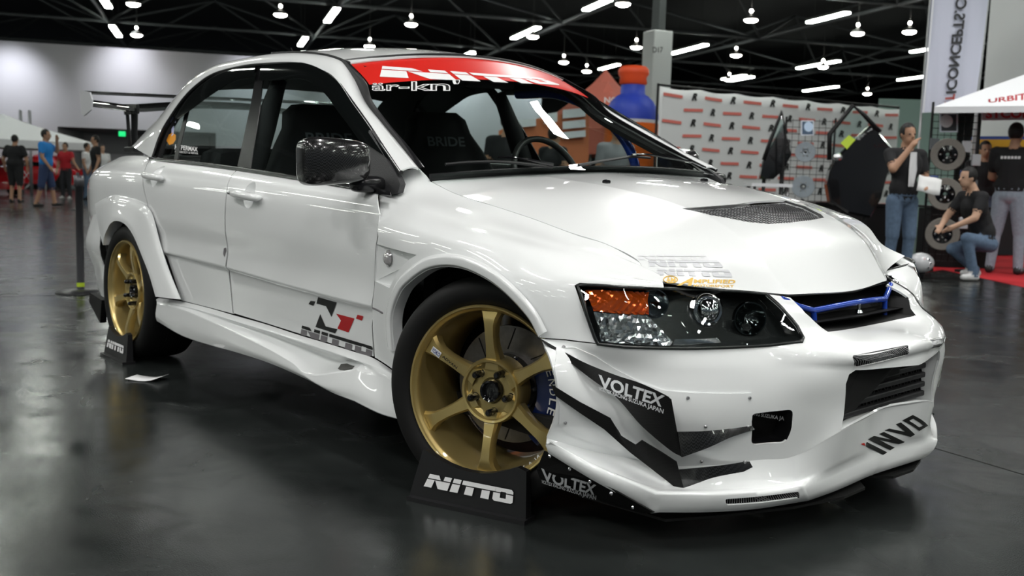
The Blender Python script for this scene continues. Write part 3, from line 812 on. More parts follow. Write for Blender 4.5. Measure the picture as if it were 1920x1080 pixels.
# hood vent: black frame, dark tray and wire mesh
vf = HOOD(hu[:, 0], hu[:, 1]); vn = HOOD.normal(hu[:, 0], hu[:, 1]); vc = hu.mean(0)
inner = vc+(hu-vc)*.93
vi = HOOD(inner[:, 0], inner[:, 1])-vn*.006
frm = strip('hood_vent_frame', list(vf-vn*.001)+[vf[0]-vn[0]*.001], list(vi)+[vi[0]], M_BLACK, hood, n=90, m=3, out=(0, 0, 1), thick=.004)
tray = np.array([p-n*.03 for p, n in zip(vi, vn)])
V = list(vi)+list(tray); n = len(vi)
fix_normals(mobj('hood_vent_tray', V, [(i, (i+1) % n, n+(i+1) % n, n+i) for i in range(n)]+[tuple(range(n, 2*n))], mat('vent_tray_metal', (.75, .76, .78), .30, metal=.8, noise=(40, .5), bump=(60, 1.0)), hood, smooth=False))
def mesh_grill(name, surf, poly, du, dv, r, material, parent, lift=-.008, slant=0.0, both=False):
    """wire mesh inside a surface outline"""
    poly = np.asarray(poly); lo = poly.min(0); hi = poly.max(0); parts = []
    for ax_, d in ((0, du), (1, dv)):
        for t in np.arange(lo[ax_]+d*.5, hi[ax_], d):
            o = 1-ax_; q = np.linspace(lo[o], hi[o], 60); uv = np.empty((60, 2)); uv[:, ax_] = t+slant*(q-q.mean()); uv[:, o] = q
            ins = inpoly(uv, poly)
            if ins.sum() < 2: continue
            uv = uv[ins]; uv = uv[[0, len(uv)//2, -1]] if len(uv) > 2 else uv
            P = surf(uv[:, 0], uv[:, 1])+surf.normal(uv[:, 0], uv[:, 1])*lift
            parts.append(tube_vf(P, r, 4, caps=False))
    V, F = merge_vf(parts); res = []
    for s in ((1, -1) if both else (1,)):
        o = mobj(name, [np.array(p)*[1, s, 1] for p in V], F, material, parent); o['kind'] = 'stuff'; res.append(o)
    return res
mesh_grill('hood_vent_mesh', HOOD, inner, .075, .019, .0009, mat('mesh_wire', (.035, .035, .038), .4, metal=.4), hood, lift=-.010)
for (a, b) in ((1137, 343.5), (1333, 333.5)):
    c = HOOD.at([(a, b)])[0]
    if b < 340: c = HOOD.at([(1137, 343.5)])[0]*[1, -1, 1]
    bm = bmesh.new(); box(bm, c+np.array([0, 0, .004]), (.022, .02, .012), bevel=.004); bobj('washer_nozzle', bm, M_GLOSSBLACK, hood)
    bm = bmesh.new(); box(bm, c+np.array([-.004, 0, .010]), (.006, .008, .004)); bobj('washer_nozzle_jet', bm, M_CHROME, hood)

# ---------------------------------------------------------------- greenhouse
WPX = [(283, 295, -.775), (296, 257, -.74), (310, 229, -.71), (339, 187, -.66), (366, 159, -.63), (399, 137, -.61), (445, 124, -.60), (491, 118, -.60), (560, 117, -.60), (609, 133, -.61), (633, 152, -.63), (660, 192, -.66), (688, 231, -.695), (716, 273, -.73), (749, 321, -.775)]
OPX = [(248, 274, -.655), (280, 239, -.635), (302, 215, -.615), (340, 169, -.58), (371, 141, -.565), (408, 121, -.555), (457, 110, -.55), (510, 101, -.55), (570, 99.5, -.55), (632, 110, -.545), (663, 146, -.565), (686, 192, -.59), (716, 230, -.62), (752, 274, -.655), (786, 316, -.70)]
WL = q3(WPX); OL = q3(OPX)
def par(P, n): # keep the points matched: parameter = index
    K = len(P); return basis(np.arange(K), np.linspace(0, K-1, n)) @ P
strip('roof_pillar_frame', par(WL, 110), par(OL, 110), M_WHITE, CAR, n=110, m=7, bulge=.010, out=(0, -1, .4), thick=.006, both=True)
# C-pillar base down to the quarter
cb = [OL[0], U(230, 278, y=-.68), U(212, 288, y=-.68)]
# roof
RE = np.concatenate([OL[3:10], [U(655, 119, y=-.54)]])
zr = []
for i, e in enumerate(RE):
    f = i/(len(RE)-1); dx = -.10+.19*f; cr_ = .050
    row = []
    for k in (-1, -.8, -.45, 0, .45, .8, 1):
        w = 1-k*k; row.append((e[0]+dx*w, e[1]*(-k), e[2]+cr_*w))
    zr.append(row[::1])
ROOF = Surf(np.array(zr))
panel('roof_panel', ROOF, np.array([(0, 0), (0, 3), (0, 6), (3.5, 6), (7, 6), (7, 3), (7, 0), (3.5, 0)], float), M_WHITE, CAR, step=.035)
for s in (1, -1):
    rp = np.array([(e+np.array([0, 0, .002]))*[1, s, 1] for e in RE[4:]]); V, F = tube_vf(spline(rp, 40), .006, 6); mobj('roof_drip_moulding', V, F, M_BLACK, CAR)
# antenna at the rear of the roof
ab = ROOF([1.2], [3])[0]; tube('roof_antenna', [ab, ab+np.array([-.12, 0, .12])], [.004, .002], M_BLACK, CAR, 6)
# windshield
GE = q3([(648, 117, -.54), (679, 155, -.565), (694, 192, -.585), (725, 231, -.615), (763, 275, -.645), (793, 316, -.675), (813, 334, -.685)])
rows = []
for i, e in enumerate(GE):
    f = i/(len(GE)-1); rows.append([(e[0]+(.10-.02*f)*(1-k*k), e[1]*(-k), e[2]+(.045-.02*f)*(1-k*k)) for k in (-1, -.8, -.4, 0, .4, .8, 1)])
    rows[-1] = [(p[0], -abs(e[1])*(-k) if False else e[1]*(-k), p[2]) for p, k in zip(rows[-1], (-1, -.8, -.4, 0, .4, .8, 1))]
WIND = Surf(np.array(rows)[:, ::-1] if False else np.array(rows), tv=[0, .2, .6, 1, 1.4, 1.8, 2])
M_WSGLASS = glass_mat('windshield_glass', (.86, .93, .90))
M_SIDEGLASS = glass_mat('side_glass', (.80, .88, .86))
nearcol = 0 if WIND([3], [0])[0][1] < 0 else 2
def WV(f): return f if nearcol == 0 else 2-f     # 0 = near edge, 2 = far edge
windshield = panel('windshield', WIND, np.array([(0, 0), (0, 1), (0, 2), (3, 2), (6, 2), (6, 1), (6, 0), (3, 0)], float), M_WSGLASS, CAR, step=.05, thick=0)
# black ceramic border
tr_in = q3([(655, 121, -.545), (684, 156, -.572), (697, 192, -.59), (731, 238, -.625), (764, 276, -.652), (795, 317, -.68)])
tr_out = np.array([U(640, 113, y=-.545), OL[10], OL[11], OL[12], OL[13], OL[14]])
strip('windshield_trim', par(tr_out, 50)+np.array([.002, -.002, .001]), par(tr_in, 50)+np.array([.006, -.002, .006]), M_BLACK, CAR, n=50, m=4, bulge=.004, out=(.3, -1, .3), thick=.003, both=True)
ft = [WIND([u], [v])[0]+WIND.normal(np.array([u]), np.array([v]))[0]*.002 for u, v in [(-.08, WV(f)) for f in np.linspace(0, 2, 25)]]
tube('windshield_header_seal', ft, .005, M_BLACK, CAR, 6)
# side glass, framed by black seals and split by the B-pillar
GW = par(WL, 60)
bl = [np.array([x, -.80, z]) for x, z in []]
def glass_side(name, ring_px, y_in, material, parent, thick=0):
    pass
# ruled tumblehome surface of the side windows: from belt to cant rail
gx = np.linspace(-2.62, -.42, 9)
bz = np.interp(gx, SX, z_be); by = np.interp(gx, SX, y_be)
SG = Surf(np.stack([np.stack([gx, by+.022, bz-.03], 1), np.stack([gx, by+.135, bz+.25], 1), np.stack([gx, by+.235, bz+.46], 1)], 1), tu=gx)
win_px = [(284, 293), (297, 258), (311, 230), (340, 188), (367, 160), (400, 138.5), (445, 125.5), (491, 119.5), (560, 118.5), (608, 134), (632, 153), (659, 193), (687, 232), (715, 274), (748, 321), (753, 345), (750, 358), (709, 354), (640, 343), (560, 329), (446, 312), (360, 302)]
OUTW = SG.px(win_px)
bpx_r = [(446, 312), (455, 270), (470, 200), (483, 126)]
bpx_f = [(470, 316), (477, 270), (488, 200), (496, 126)]
# rear window and front window panes
rw = SG.px([(284, 293), (297, 258), (311, 230), (340, 188), (367, 160), (400, 138.5), (445, 125.5), (484, 119.5)]+bpx_r[::-1][1:]+[(360, 302)])
fw_ = SG.px([(497, 119), (560, 118.5), (608, 134), (632, 153), (659, 193), (687, 232), (715, 274), (748, 321), (753, 345), (750, 358), (709, 354), (640, 343), (560, 329), (470, 316)]+bpx_f[1:-1])
rg = panel('rear_door_glass', SG, rw, M_SIDEGLASS, CAR, step=.06, thick=0, both=True)
fg = panel('front_door_glass', SG, fw_, M_SIDEGLASS, CAR, step=.06, thick=0, both=True)
bp = SG.px(bpx_r[:1]+bpx_r[1:]+bpx_f[::-1])
panel('b_pillar_cover', SG, bp, mat('satin_black', (.009, .009, .010), .22), CAR, step=.05, lift=.002, both=True)
# fixed quarter-light bar in the rear door
qb = SG.px([(327, 300), (333, 270), (352, 196), (356, 186), (362, 182), (357, 200), (340, 270), (334, 300)])
panel('quarter_light_bar', SG, qb, M_BLACK, CAR, step=.05, lift=.003, both=True)
# black seal along the window opening and the belt moulding
def on_SG(px, lift): 
    q = SG.px(px); return SG(q[:, 0], q[:, 1])+SG.normal(q[:, 0], q[:, 1])*lift
for s in (1, -1):
    tube('window_seal', [p*[1, s, 1] for p in par(WL, 60)+np.array([0, .006, -.004])], .007, M_BLACK, CAR, 6)
bt = SIDE.px([(282, 294), (330, 299), (390, 305), (446, 312.5), (500, 320), (560, 329), (640, 342), (709, 353.5), (735, 357)]); bb = SIDE.px([(282, 299.5), (330, 305), (390, 311.5), (446, 319), (500, 327.5), (560, 337), (640, 350.5), (709, 362.5), (735, 367)])
strip('belt_moulding', SIDE(*bt.T)+np.array([0, -.004, 0]), SIDE(*bb.T)+np.array([0, -.006, 0]), mat('satin_black', (.009, .009, .010), .22), CAR, n=40, m=4, bulge=.006, out=(0, -1, .2), thick=.006, both=True)
# rain visors over the doors
M_VISOR = mat('smoked_visor', (.004, .005, .005), .06, coat=1)
v1o = [(318, 218), (340, 186), (367, 158), (400, 136), (445, 123), (486, 118)]; v1i = [(343, 227), (383, 197), (412, 177), (440, 160), (462, 153), (484, 150)]
v2o = [(496, 117.5), (530, 117), (562, 117.5), (609, 134), (634, 154), (661, 194), (689, 233), (717, 275), (735, 302)]; v2i = [(495, 156), (530, 155), (565, 152), (595, 161), (610, 173), (626, 190), (640, 210), (657, 232), (682, 266)]
for nm, o_, i_ in (('rear_door_visor', v1o, v1i), ('front_door_visor', v2o, v2i)):
    a = on_SG(o_, .006); b = on_SG(i_, .022); strip(nm, a, b, M_VISOR, CAR, n=40, m=5, bulge=.006, out=(0, -1, .3), thick=.002, both=True)

# ---------------------------------------------------------------- front bumper, headlights, grille
A3 = [np.array([.30, -.90, .66])]+[U(1079, 534, y=-0.8), U(1200, 537.5, y=-0.635), U(1300, 540, y=-0.505), U(1375, 544, y=-0.41), U(1437, 551, y=-0.33), U(1479, 554.5, y=-0.25), U(1540, 551, y=-0.125), U(1597, 547.5, y=0)]
B3 = [U(1013, 634, y=-0.9), U(1119, 645, y=-0.785), U(1260, 653, y=-0.665), U(1360, 652, y=-0.55), U(1437, 650, y=-0.455), U(1512, 648, y=-0.365), U(1602, 655, y=-0.225), U(1658, 645, y=-0.11), U(1706, 630, y=0)]
H3 = [U(1010, 620, y=-0.9), U(1115, 632, y=-0.79), U(1256, 640, y=-0.67), U(1355, 640, y=-0.555), U(1430, 636, y=-0.455), U(1495, 622, y=-0.35), U(1552, 622, y=-0.235), U(1592, 617, y=-0.11), U(1624, 611, y=0)]
C3 = [U(1030, 668, y=-0.905), U(1130, 684, y=-0.785), U(1265, 694, y=-0.665), U(1370, 696, y=-0.55), U(1450, 695, y=-0.455), U(1525, 695, y=-0.365), U(1604, 694, y=-0.225), U(1668, 683, y=-0.11), U(1722, 671, y=0)]
D3 = [U(1043, 752, y=-0.905), U(1145, 778, y=-0.785), U(1270, 792, y=-0.665), U(1372, 790, y=-0.55), U(1450, 780, y=-0.455), U(1515, 772, y=-0.365), U(1592, 765, y=-0.225), U(1652, 750, y=-0.11), U(1702, 738, y=0)]
E3 = [U(1026, 822, y=-0.905), U(1130, 850, y=-0.775), U(1262, 872, y=-0.63), U(1352, 868, y=-0.54), U(1425, 862, y=-0.455), U(1490, 855, y=-0.375), U(1577, 808, y=-0.25), U(1622, 785, y=-0.12), U(1655, 767, y=0)]
for L, k, p in ((A3, 0, (1003, 560)), (A3, 1, (1079, 534)), (A3, 2, (1200, 537.5)), (H3, 0, (1010, 622)), (H3, 1, (1115, 632)), (B3, 0, (1013, 634)), (B3, 1, (1119, 645))): L[k] = FEN.at([p])[0]
def full(P): P = [np.asarray(p) for p in P]; return P+[mir(p) for p in P[:-1][::-1]]
mid = [(a+b)/2+np.array([.012, -.004 if i < 6 else 0, .006]) for i, (a, b) in enumerate(zip(A3, H3))]
FRONT = Surf(np.stack([np.array(full(L)) for L in (A3, mid, H3, B3, C3, D3, E3)], 0), tu=[0, .55, 1.1, 1.35, 2, 3.2, 4.2], tv=np.arange(17.))
HL = [(1083, 535), (1160, 538), (1245, 541), (1340, 545), (1437, 551.5), (1455, 567), (1473, 586), (1495, 612), (1506, 633), (1503, 641), (1435, 648), (1360, 651.5), (1260, 653), (1172, 650.5), (1121, 645), (1100, 590)]
hl = FRONT.px(HL)
def mirv(uv): r = np.array(uv, float).copy(); r[:, 1] = 16-r[:, 1]; return r
GR = [(1482, 558), (1496, 572), (1510, 587), (1534, 609), (1552, 622)]
gl = FRONT.px(GR)
gcut = list(gl)+[(1.1, 7.0), (1.1, 8.0)]
gh = np.array(gcut+[(a, 16-b) for a, b in gcut[::-1][1:]]+[(.02, 16-gl[0][1]), (.02, 8), (.02, gl[0][1])])
IC = FRONT.px([(1604, 694), (1592, 702), (1586, 720), (1577, 806)])
ICP = [tuple(p) for p in IC]
ich = np.array(ICP+[(4.08, 7.0), (4.08, 8.0), (4.08, 9.0)]+[(a, 16-b) for a, b in ICP[::-1]]+[(2.22, 8.0)])
DUCT = FRONT.px(rounded([(1409, 776), (1487, 767.5), (1484, 806), (1473, 830), (1409, 835)], 10))
VL = FRONT.px(rounded([(1598, 667), (1703, 646.5), (1704, 664), (1602, 688)], 4))
arch_edge = [(1014, 635), (1024, 655), (1034, 680), (1041, 710), (1044, 740), (1043, 765), (1036, 795), (1026, 820)]
ae = FRONT.px(arch_edge)
seam = FRONT.px([(1060, 638.5), (1117, 645.5)])
lo_ = [tuple(p) for p in hl[[14, 13, 12, 11, 10, 9, 8, 7, 6, 5, 4]]]
half = [tuple(p) for p in ae[::-1]]+[tuple(p) for p in seam]+lo_+[(.02, 5.6)]+[tuple(gl[0])]+[tuple(p) for p in gl[1:]]+[(1.1, 7.0), (1.1, 8.0)]
nh = len(ae)+len(seam); half_far = [(a, min(b, 2.2)) if nh+3 <= i < nh+len(lo_)+1 else (a, b) for i, (a, b) in enumerate(half)]   # the far lamp sits further round the corner
bo = half+[(a, 16-b) for a, b in half_far[::-1][1:]]
bo += [(4.2, 16-b) for b in (ae[-1][1], )]+[(4.2, float(k)) for k in range(15, 0, -1)]+[(4.2, ae[-1][1])]
bumper = panel('front_bumper', FRONT, np.array(bo), M_WHITE, CAR, holes=[ich, DUCT, mirv(DUCT)[::-1], VL, mirv(VL)[::-1]], step=.018, thick=.006)
# rims that give the openings depth
def well(name, surf, uv, depth, material, parent, floor=None, both=False, back=.0, direction=None, closed=True):
    P = surf(uv[:, 0], uv[:, 1]); N = surf.normal(uv[:, 0], uv[:, 1])
    D = P-(N*depth if direction is None else -np.asarray(direction)*depth)
    res = []
    for s in ((1, -1) if both else (1,)):
        n = len(P); V = [p*[1, s, 1] for p in P]+[p*[1, s, 1] for p in D]
        F = [(i, (i+1) % n, n+(i+1) % n, n+i) for i in range(n)]
        o = mobj(name, V, F, material, parent, auto=40); res.append(o)
        if floor is not None: mobj(name+'_back', [p*[1, s, 1] for p in D], [tuple(range(n))], floor, parent, smooth=False)
    return res
well('grille_surround', FRONT, densify(FRONT, gh, .03), .10, mat('grille_inner_black', (.01, .01, .01), .6), bumper, M_DARK, direction=(-1, 0, 0))
_iu = densify(FRONT, ich, .03); _ip = FRONT(*_iu.T)
well('intercooler_duct', FRONT, _iu, np.interp(_ip[:, 1], [-.26, .26], [.02, .095])[:, None], M_WHITE, bumper, M_DARK, direction=(-1, 0, 0))
well('brake_duct', FRONT, DUCT, .07, M_BLACK, bumper, M_CARBONM, both=True, direction=(-.8, .25, 0))
well('bumper_vent', FRONT, VL, .03, M_BLACK, bumper, M_DARK, both=True)
mesh_grill('bumper_vent_mesh', FRONT, VL, .06, .06, .0016, mat('mesh_alloy', (.35, .35, .36), .35, metal=.9), bumper, lift=-.003, slant=.45, both=True)
# intercooler core: stacked tubes behind the opening
ic0 = FRONT([3.0], [8.0])[0]
for k in range(6):
    zz = .318+.027*k
    bm = bmesh.new(); box(bm, (ic0[0]-.085, 0, zz), (.03, .46, .016), bevel=.004); bobj('intercooler_tube', bm, mat('intercooler_alloy', (.030, .030, .032), .5, metal=.5, noise=(40, .6)), bumper)
    bm = bmesh.new()
    for j in range(26): box(bm, (ic0[0]-.09, -.22+.0176*j, zz+.0145), (.02, .003, .014), Matrix.Rotation(.5 if j % 2 else -.5, 3, 'X'))
    o = bobj('intercooler_fins', bm, mat('intercooler_fin', (.02, .02, .021), .5, metal=.5), bumper); o['kind'] = 'stuff'
# blue grille bar behind the opening
gb = [(1484, 563, -.29), (1515, 577, -.235), (1544, 585, -.185)]
gp = [U(a, b, y=c)-np.array([.03, 0, 0]) for a, b, c in gb]
tube('grille_bar', [gp[0], gp[1], gp[2], gp[2]*[1, .5, 1]+np.array([.008, 0, .004]), np.array([gp[2][0]+.010, 0, gp[2][2]+.006]), mir(gp[2])*[1, .5, 1]+np.array([.008, 0, .004]), mir(gp[2]), mir(gp[1]), mir(gp[0])], .009, M_BLUE, bumper, 8)
for s in (1, -1): tube('grille_bar_leg', [gp[2]*[1, s, 1], (gp[2]+np.array([.004, .004, -.05]))*[1, s, 1]], .008, M_BLUE, bumper, 8)
# undertray behind the grille with a bolt on it
ty = [(.50, -.30), (.62, -.25), (.635, 0), (.62, .25), (.50, .30)]
mobj('radiator_shroud', [(a, b, .555) for a, b in ty]+[(a-.02, b, .545) for a, b in ty], [(0, 1, 2, 3, 4), (9, 8, 7, 6, 5)]+[(i, (i+1) % 5, 5+(i+1) % 5, 5+i) for i in range(5)], M_CARBONM, bumper, smooth=False)
tube('shroud_bolt', [(.60, .02, .556), (.60, .02, .564), (.60, .02, .565), (.60, .02, .582)], [.012, .010, .004, .005], M_CHROME, bumper, 10)

# headlights: housing, reflectors, lens
M_LENS = glass_mat('headlight_lens', (.93, .96, .95))
hring = densify(FRONT, hl, .03)
for s in (1, -1):
    P = FRONT(hring[:, 0], hring[:, 1]); Nn = FRONT.normal(hring[:, 0], hring[:, 1])
    D = P+np.array([-.075, .03, 0]); n = len(P)
    hv = [p*[1, s, 1] for p in P-Nn*.004]+[p*[1, s, 1] for p in D]
    hous = mobj('headlight', hv, [(i, (i+1) % n, n+(i+1) % n, n+i) for i in range(n)]+[tuple(range(n, 2*n))], mat('headlight_housing', (.018, .02, .02), .18, metal=.3, coat=.6), CAR, auto=30)
    fix_normals(hous)
    uvl, Fl = triangulate(FRONT, hl, step=.025); Pl = FRONT(uvl[:, 0], uvl[:, 1]); Nl = FRONT.normal(uvl[:, 0], uvl[:, 1])
    sheet('headlight_lens', Pl*[1, s, 1]+Nl*[1, s, 1]*.001, Nl*[1, s, 1], [f if s == 1 else f[::-1] for f in Fl], M_LENS, hous, 0)
    # dark rim round the lens
    V, F = tube_vf([p*[1, s, 1] for p in P+Nn*.0005], .0045, 6, closed=True); mobj('headlight_rim', V, F, mat('headlight_gasket', (.015, .017, .017), .25), hous)
    ins = FRONT.offset(-.014)
    # amber indicator
    am = ins.px([(1097, 544), (1150, 545), (1216, 548), (1215, 570), (1216, 590), (1190, 590), (1150, 587), (1113, 583)])
    uva, Fa = triangulate(ins, am, step=.008); Pa = ins(uva[:, 0], uva[:, 1]); Na = ins.normal(uva[:, 0], uva[:, 1])
    Pa = Pa+Na*(.003*np.sin(uva[:, 1]*60)*np.cos(uva[:, 0]*55))[:, None]
    F2 = [f if np.cross(Pa[f[1]]-Pa[f[0]], Pa[f[2]]-Pa[f[0]]) @ Na[f[0]] > 0 else f[::-1] for f in Fa]
    o = mobj('indicator_lens', [p*[1, s, 1] for p in Pa], F2 if s == 1 else [f[::-1] for f in F2], mat('amber_lens', (.75, .10, .01), .08, metal=.55, coat=1, noise=(28, .55)), hous, smooth=False)
    # faceted chrome corner reflector under the indicator
    rf = ins.px([(1113, 585), (1150, 589), (1216, 592), (1226, 604), (1245, 624), (1262, 640), (1255, 648), (1180, 645), (1127, 640)])
    uva, Fa = triangulate(ins, rf, step=.009); Pa = ins(uva[:, 0], uva[:, 1]); Na = ins.normal(uva[:, 0], uva[:, 1])
    rng = np.random.RandomState(3); Pa = Pa+Na*rng.uniform(-.006, .004, len(Pa))[:, None]
    F2 = [f if np.cross(Pa[f[1]]-Pa[f[0]], Pa[f[2]]-Pa[f[0]]) @ Na[f[0]] > 0 else f[::-1] for f in Fa]
    mobj('corner_reflector', [p*[1, s, 1] for p in Pa], F2 if s == 1 else [f[::-1] for f in F2], mat('reflector_chrome', (.85, .87, .9), .16, metal=1.0), hous, smooth=False)
    st = ins.px([(1265, 636), (1345, 633), (1352, 642), (1300, 648), (1262, 648)])
    panel('lower_reflector', ins, st, mat('reflector_chrome', (.85, .87, .9), .16, metal=1.0), hous, step=.02, thick=.001) if s == 1 else None
    # round lamps: ball reflector and projector
    for nm, (a, b), r, dep, m_ in (('main_beam_reflector', (1231, 571), .034, .02, mat('reflector_dim', (.30, .33, .34), .12, metal=1.0)), ('projector_lamp', (1330, 583), .038, .012, M_CHROME), ('low_beam_reflector', (1415, 600), .040, .03, mat('reflector_dark', (.10, .115, .115), .10, metal=1.0))):
        c = ins.at([(a, b)])[0]; ax_ = np.array([.86, -.5, .05]); ax_ /= np.linalg.norm(ax_); c = c-ax_*dep; _, e1, e2 = frame_of(ax_); V = []; F = []
        prof = [(.002, -.030), (r*.55, -.022), (r*.85, -.008), (r, .004), (r*1.08, .004), (r*1.1, -.01)] if nm != 'projector_lamp' else [(.001, .024), (r*.5, .021), (r*.78, .010), (r*.82, 0), (r, .002), (r*1.12, -.004), (r*1.14, -.02)]
        for rr, h in prof:
            for k in range(24):
                t = 2*math.pi*k/24; V.append((c+ax_*h+rr*(math.cos(t)*e1+math.sin(t)*e2))*[1, s, 1])
        for i in range(len(prof)-1):
            for k in range(24): F.append((i*24+k, i*24+(k+1) % 24, (i+1)*24+(k+1) % 24, (i+1)*24+k))
        mobj(nm, V, F if s == 1 else [f[::-1] for f in F], m_, hous, auto=60)

# ---------------------------------------------------------------- front lip, splitter, canards
lip_px = {
 'in': E3,
 'ridge': [U(1026, 827, y=-.915), U(1120, 879, y=-.86), U(1228, 931, z=.172), U(1344, 932, z=.165), U(1430, 927, z=.160), U(1507, 919, z=.155), U(1560, 896, z=.155), U(1612, 873, z=.155), U(1662, 849, z=.155)],
 'edge': [U(1023, 836, y=-.915), U(1117, 890, y=-.865), U(1226, 945, z=.150), U(1335, 946, z=.145), U(1425, 941, z=.140), U(1512, 930, z=.135), U(1566, 908, z=.135), U(1620, 884, z=.135), U(1668, 860, z=.135)],
 'bot': [U(1022, 845, y=-.912), U(1115, 901, y=-.86), U(1225, 959, z=.128), U(1325, 959, z=.122), U(1418, 953, z=.118), U(1516, 938, z=.113), U(1570, 918, z=.113), U(1624, 894, z=.113), U(1672, 870, z=.113)]}
L_ = []
for k in ('in', 'ridge', 'edge', 'bot'):
    P = [np.array(p) for p in lip_px[k]]; P[8] = np.array([P[7][0], 0, P[7][2]]) if k != 'in' else P[8]; L_.append(np.array(full(P)))
mid_ = (L_[0]*.45+L_[1]*.55)-np.array([.004, 0, .014])
und = L_[3].copy(); und[2:15, 0] -= .05; und[[0, 1, 15, 16], 1] *= .96
LIP = Surf(np.stack([L_[0], mid_, L_[1], L_[2], L_[3], und], 0), tu=[0, .6, 1.2, 1.35, 1.5, 2.0], cv=(2, 5, 11, 14))
LGR = LIP.px(rounded([(1360, 936), (1498, 922), (1500, 933.5), (1362, 947.5)], 4))
panel('front_lip', LIP, np.array([(0, float(k)) for k in range(17)]+[(2.0, float(k)) for k in range(16, -1, -1)]), M_WHITE, CAR, step=.018, thick=.004, holes=[LGR, mirv(LGR)[::-1]])
well('lip_vent', LIP, LGR, .015, M_BLACK, bumper, M_DARK, both=True)
mesh_grill('lip_vent_mesh', LIP, LGR, .04, .05, .0012, mat('mesh_alloy', (.35, .35, .36), .35, metal=.9), bumper, lift=-.004, slant=.6, both=True)
# carbon splitter: flat blade under the lip
sp = [U(1010, 880, y=-.90), U(1110, 935, z=.098), U(1205, 962, z=.092), U(1248, 977, z=.092), U(1344, 970, z=.092), U(1488, 953, z=.092), U(1583, 934, z=.092), U(1622, 917, z=.092)]
sp2 = [np.array([p[0], p[1], .095]) for p in sp[3:]]
pl = [(.25, -.70)]+[(sp[1][0]-.05, sp[1][1]+.0)]+[(p[0], p[1]) for p in sp2]+[(sp2[-1][0]-.05, sp2[-1][1]+.05), (.45, -.2)]
for s in (1, -1):
    V, F = prism_vf([(a, b*s) for a, b in pl], .090, .097, 'xy'); fix_normals(mobj('front_splitter', V, F, M_CARBONM, CAR, smooth=False))
# carbon side plate of the lip, bolted on
SPP = [(1020, 846), (1060, 866), (1117, 900), (1180, 935), (1226, 961), (1205, 963), (1150, 948), (1100, 930), (1050, 912), (1012, 897), (1006, 880)]
spy = [-.905, -.885, -.862, -.80, -.745, -.745, -.79, -.835, -.865, -.89, -.90]
for s in (1, -1):
    P = np.array([U(a, b, y=c+.004) for (a, b), c in zip(SPP, spy)]); nrm = np.array([.25, -.95, 0])
    V = [p*[1, s, 1] for p in P]+[(p-nrm*.006)*[1, s, 1] for p in P]; n = len(P)
    plate = fix_normals(mobj('lip_side_plate', V, [tuple(range(n)), tuple(range(2*n-1, n-1, -1))]+[(i, (i+1) % n, n+(i+1) % n, n+i) for i in range(n)], M_CARBONM, CAR, smooth=False))
    plate['label'] = 'black carbon side plate with white lettering'
    for (a, b, c) in ((1031, 855, -.90), (1068, 879, -.883), (1146, 925, -.835), (1186, 951, -.79), (1106, 903, -.86)):
        p = U(a, b, y=c)*[1, s, 1]; V, F = lathe_vf([(0, -.004), (.0045, -.003), (.005, 0)], 10, 'y'); mobj('plate_bolt', [np.array(v)*[1, s, 1]+p for v in V], F, M_CHROME, plate)

def blade(name, ring_px, material, parent, th=.004, nrm=(.3, -.2, .93)):
    """thin plate from outline points (px, py, y)"""
    P = q3(ring_px); nrm = np.asarray(nrm)/np.linalg.norm(nrm); res = []
    for s in (1, -1):
        V = [p*[1, s, 1] for p in P]+[(p-nrm*th)*[1, s, 1] for p in P]; n = len(P)
        res.append(fix_normals(mobj(name, V, [tuple(range(n)), tuple(range(2*n-1, n-1, -1))]+[(i, (i+1) % n, n+(i+1) % n, n+i) for i in range(n)], material, parent, smooth=False)))
    return res
# white canard base plate screwed over the bumper corner
cbp = FRONT.offset(.004)
base_px = [(1043, 652), (1080, 652), (1115, 668), (1150, 690), (1200, 717), (1240, 731), (1290, 736), (1409, 737), (1411, 740), (1408, 800), (1406, 858), (1402, 884), (1360, 886), (1240, 880), (1140, 838), (1062, 812), (1048, 795), (1046, 740), (1040, 690)]
panel('canard_base_plate', cbp, cbp.px(base_px), M_WHITE, CAR, step=.025, thick=.004, both=True)
for (a, b) in ((1057, 650), (1290, 746), (1406, 746), (1060, 793), (1323, 800), (1403, 800), (1315, 865), (1396, 866)):
    p = cbp.at([(a, b)])[0]; nn = cbp.normal(*cbp.px([(a, b)]).T)[0]
    for s in (1, -1): tube('canard_screw', [(p)*[1, s, 1], (p+nn*.004)*[1, s, 1]], [.0045, .003], M_STEEL, CAR, 8)
# upper canard: upright black side wing and flat foot
def surfpt(a, b, lift): 
    q = FRONT.px([(a, b)]); return FRONT(*q.T)[0]+FRONT.normal(*q.T)[0]*lift
up_top = [(1010, 634), (1080, 677), (1150, 700), (1200, 717), (1245, 738), (1255, 745)]
up_bot = [(1022, 648), (1090, 705), (1150, 745), (1200, 783), (1250, 812), (1270, 822)]
lt = [.010, .018, .030, .042, .055, .055]; lb = [.010, .02, .035, .05, .065, .068]
UT = np.array([surfpt(a, b, l) for (a, b), l in zip(up_top, lt)]); UB = np.array([surfpt(a, b, l) for (a, b), l in zip(up_bot, lb)])
strip('upper_canard_wing', par(UT, 24), par(UB, 24), M_CARBONM, CAR, n=24, m=4, out=(.5, -1, 0), thick=.003, both=True)
FOOT_T = np.array([surfpt(a, b, l) for a, b, l in ((1264, 790, .056), (1310, 797, .030), (1360, 800, .012), (1410, 797, .003))])
FOOT_B = np.array([surfpt(a, b, l) for a, b, l in ((1270, 823, .068), (1320, 818, .045), (1365, 810, .024), (1411, 801, .012))])
strip('upper_canard_foot', par(FOOT_T, 20), par(FOOT_B, 20), M_CARBON, CAR, n=20, m=3, out=(.3, -.3, .9), thick=.003, both=True)
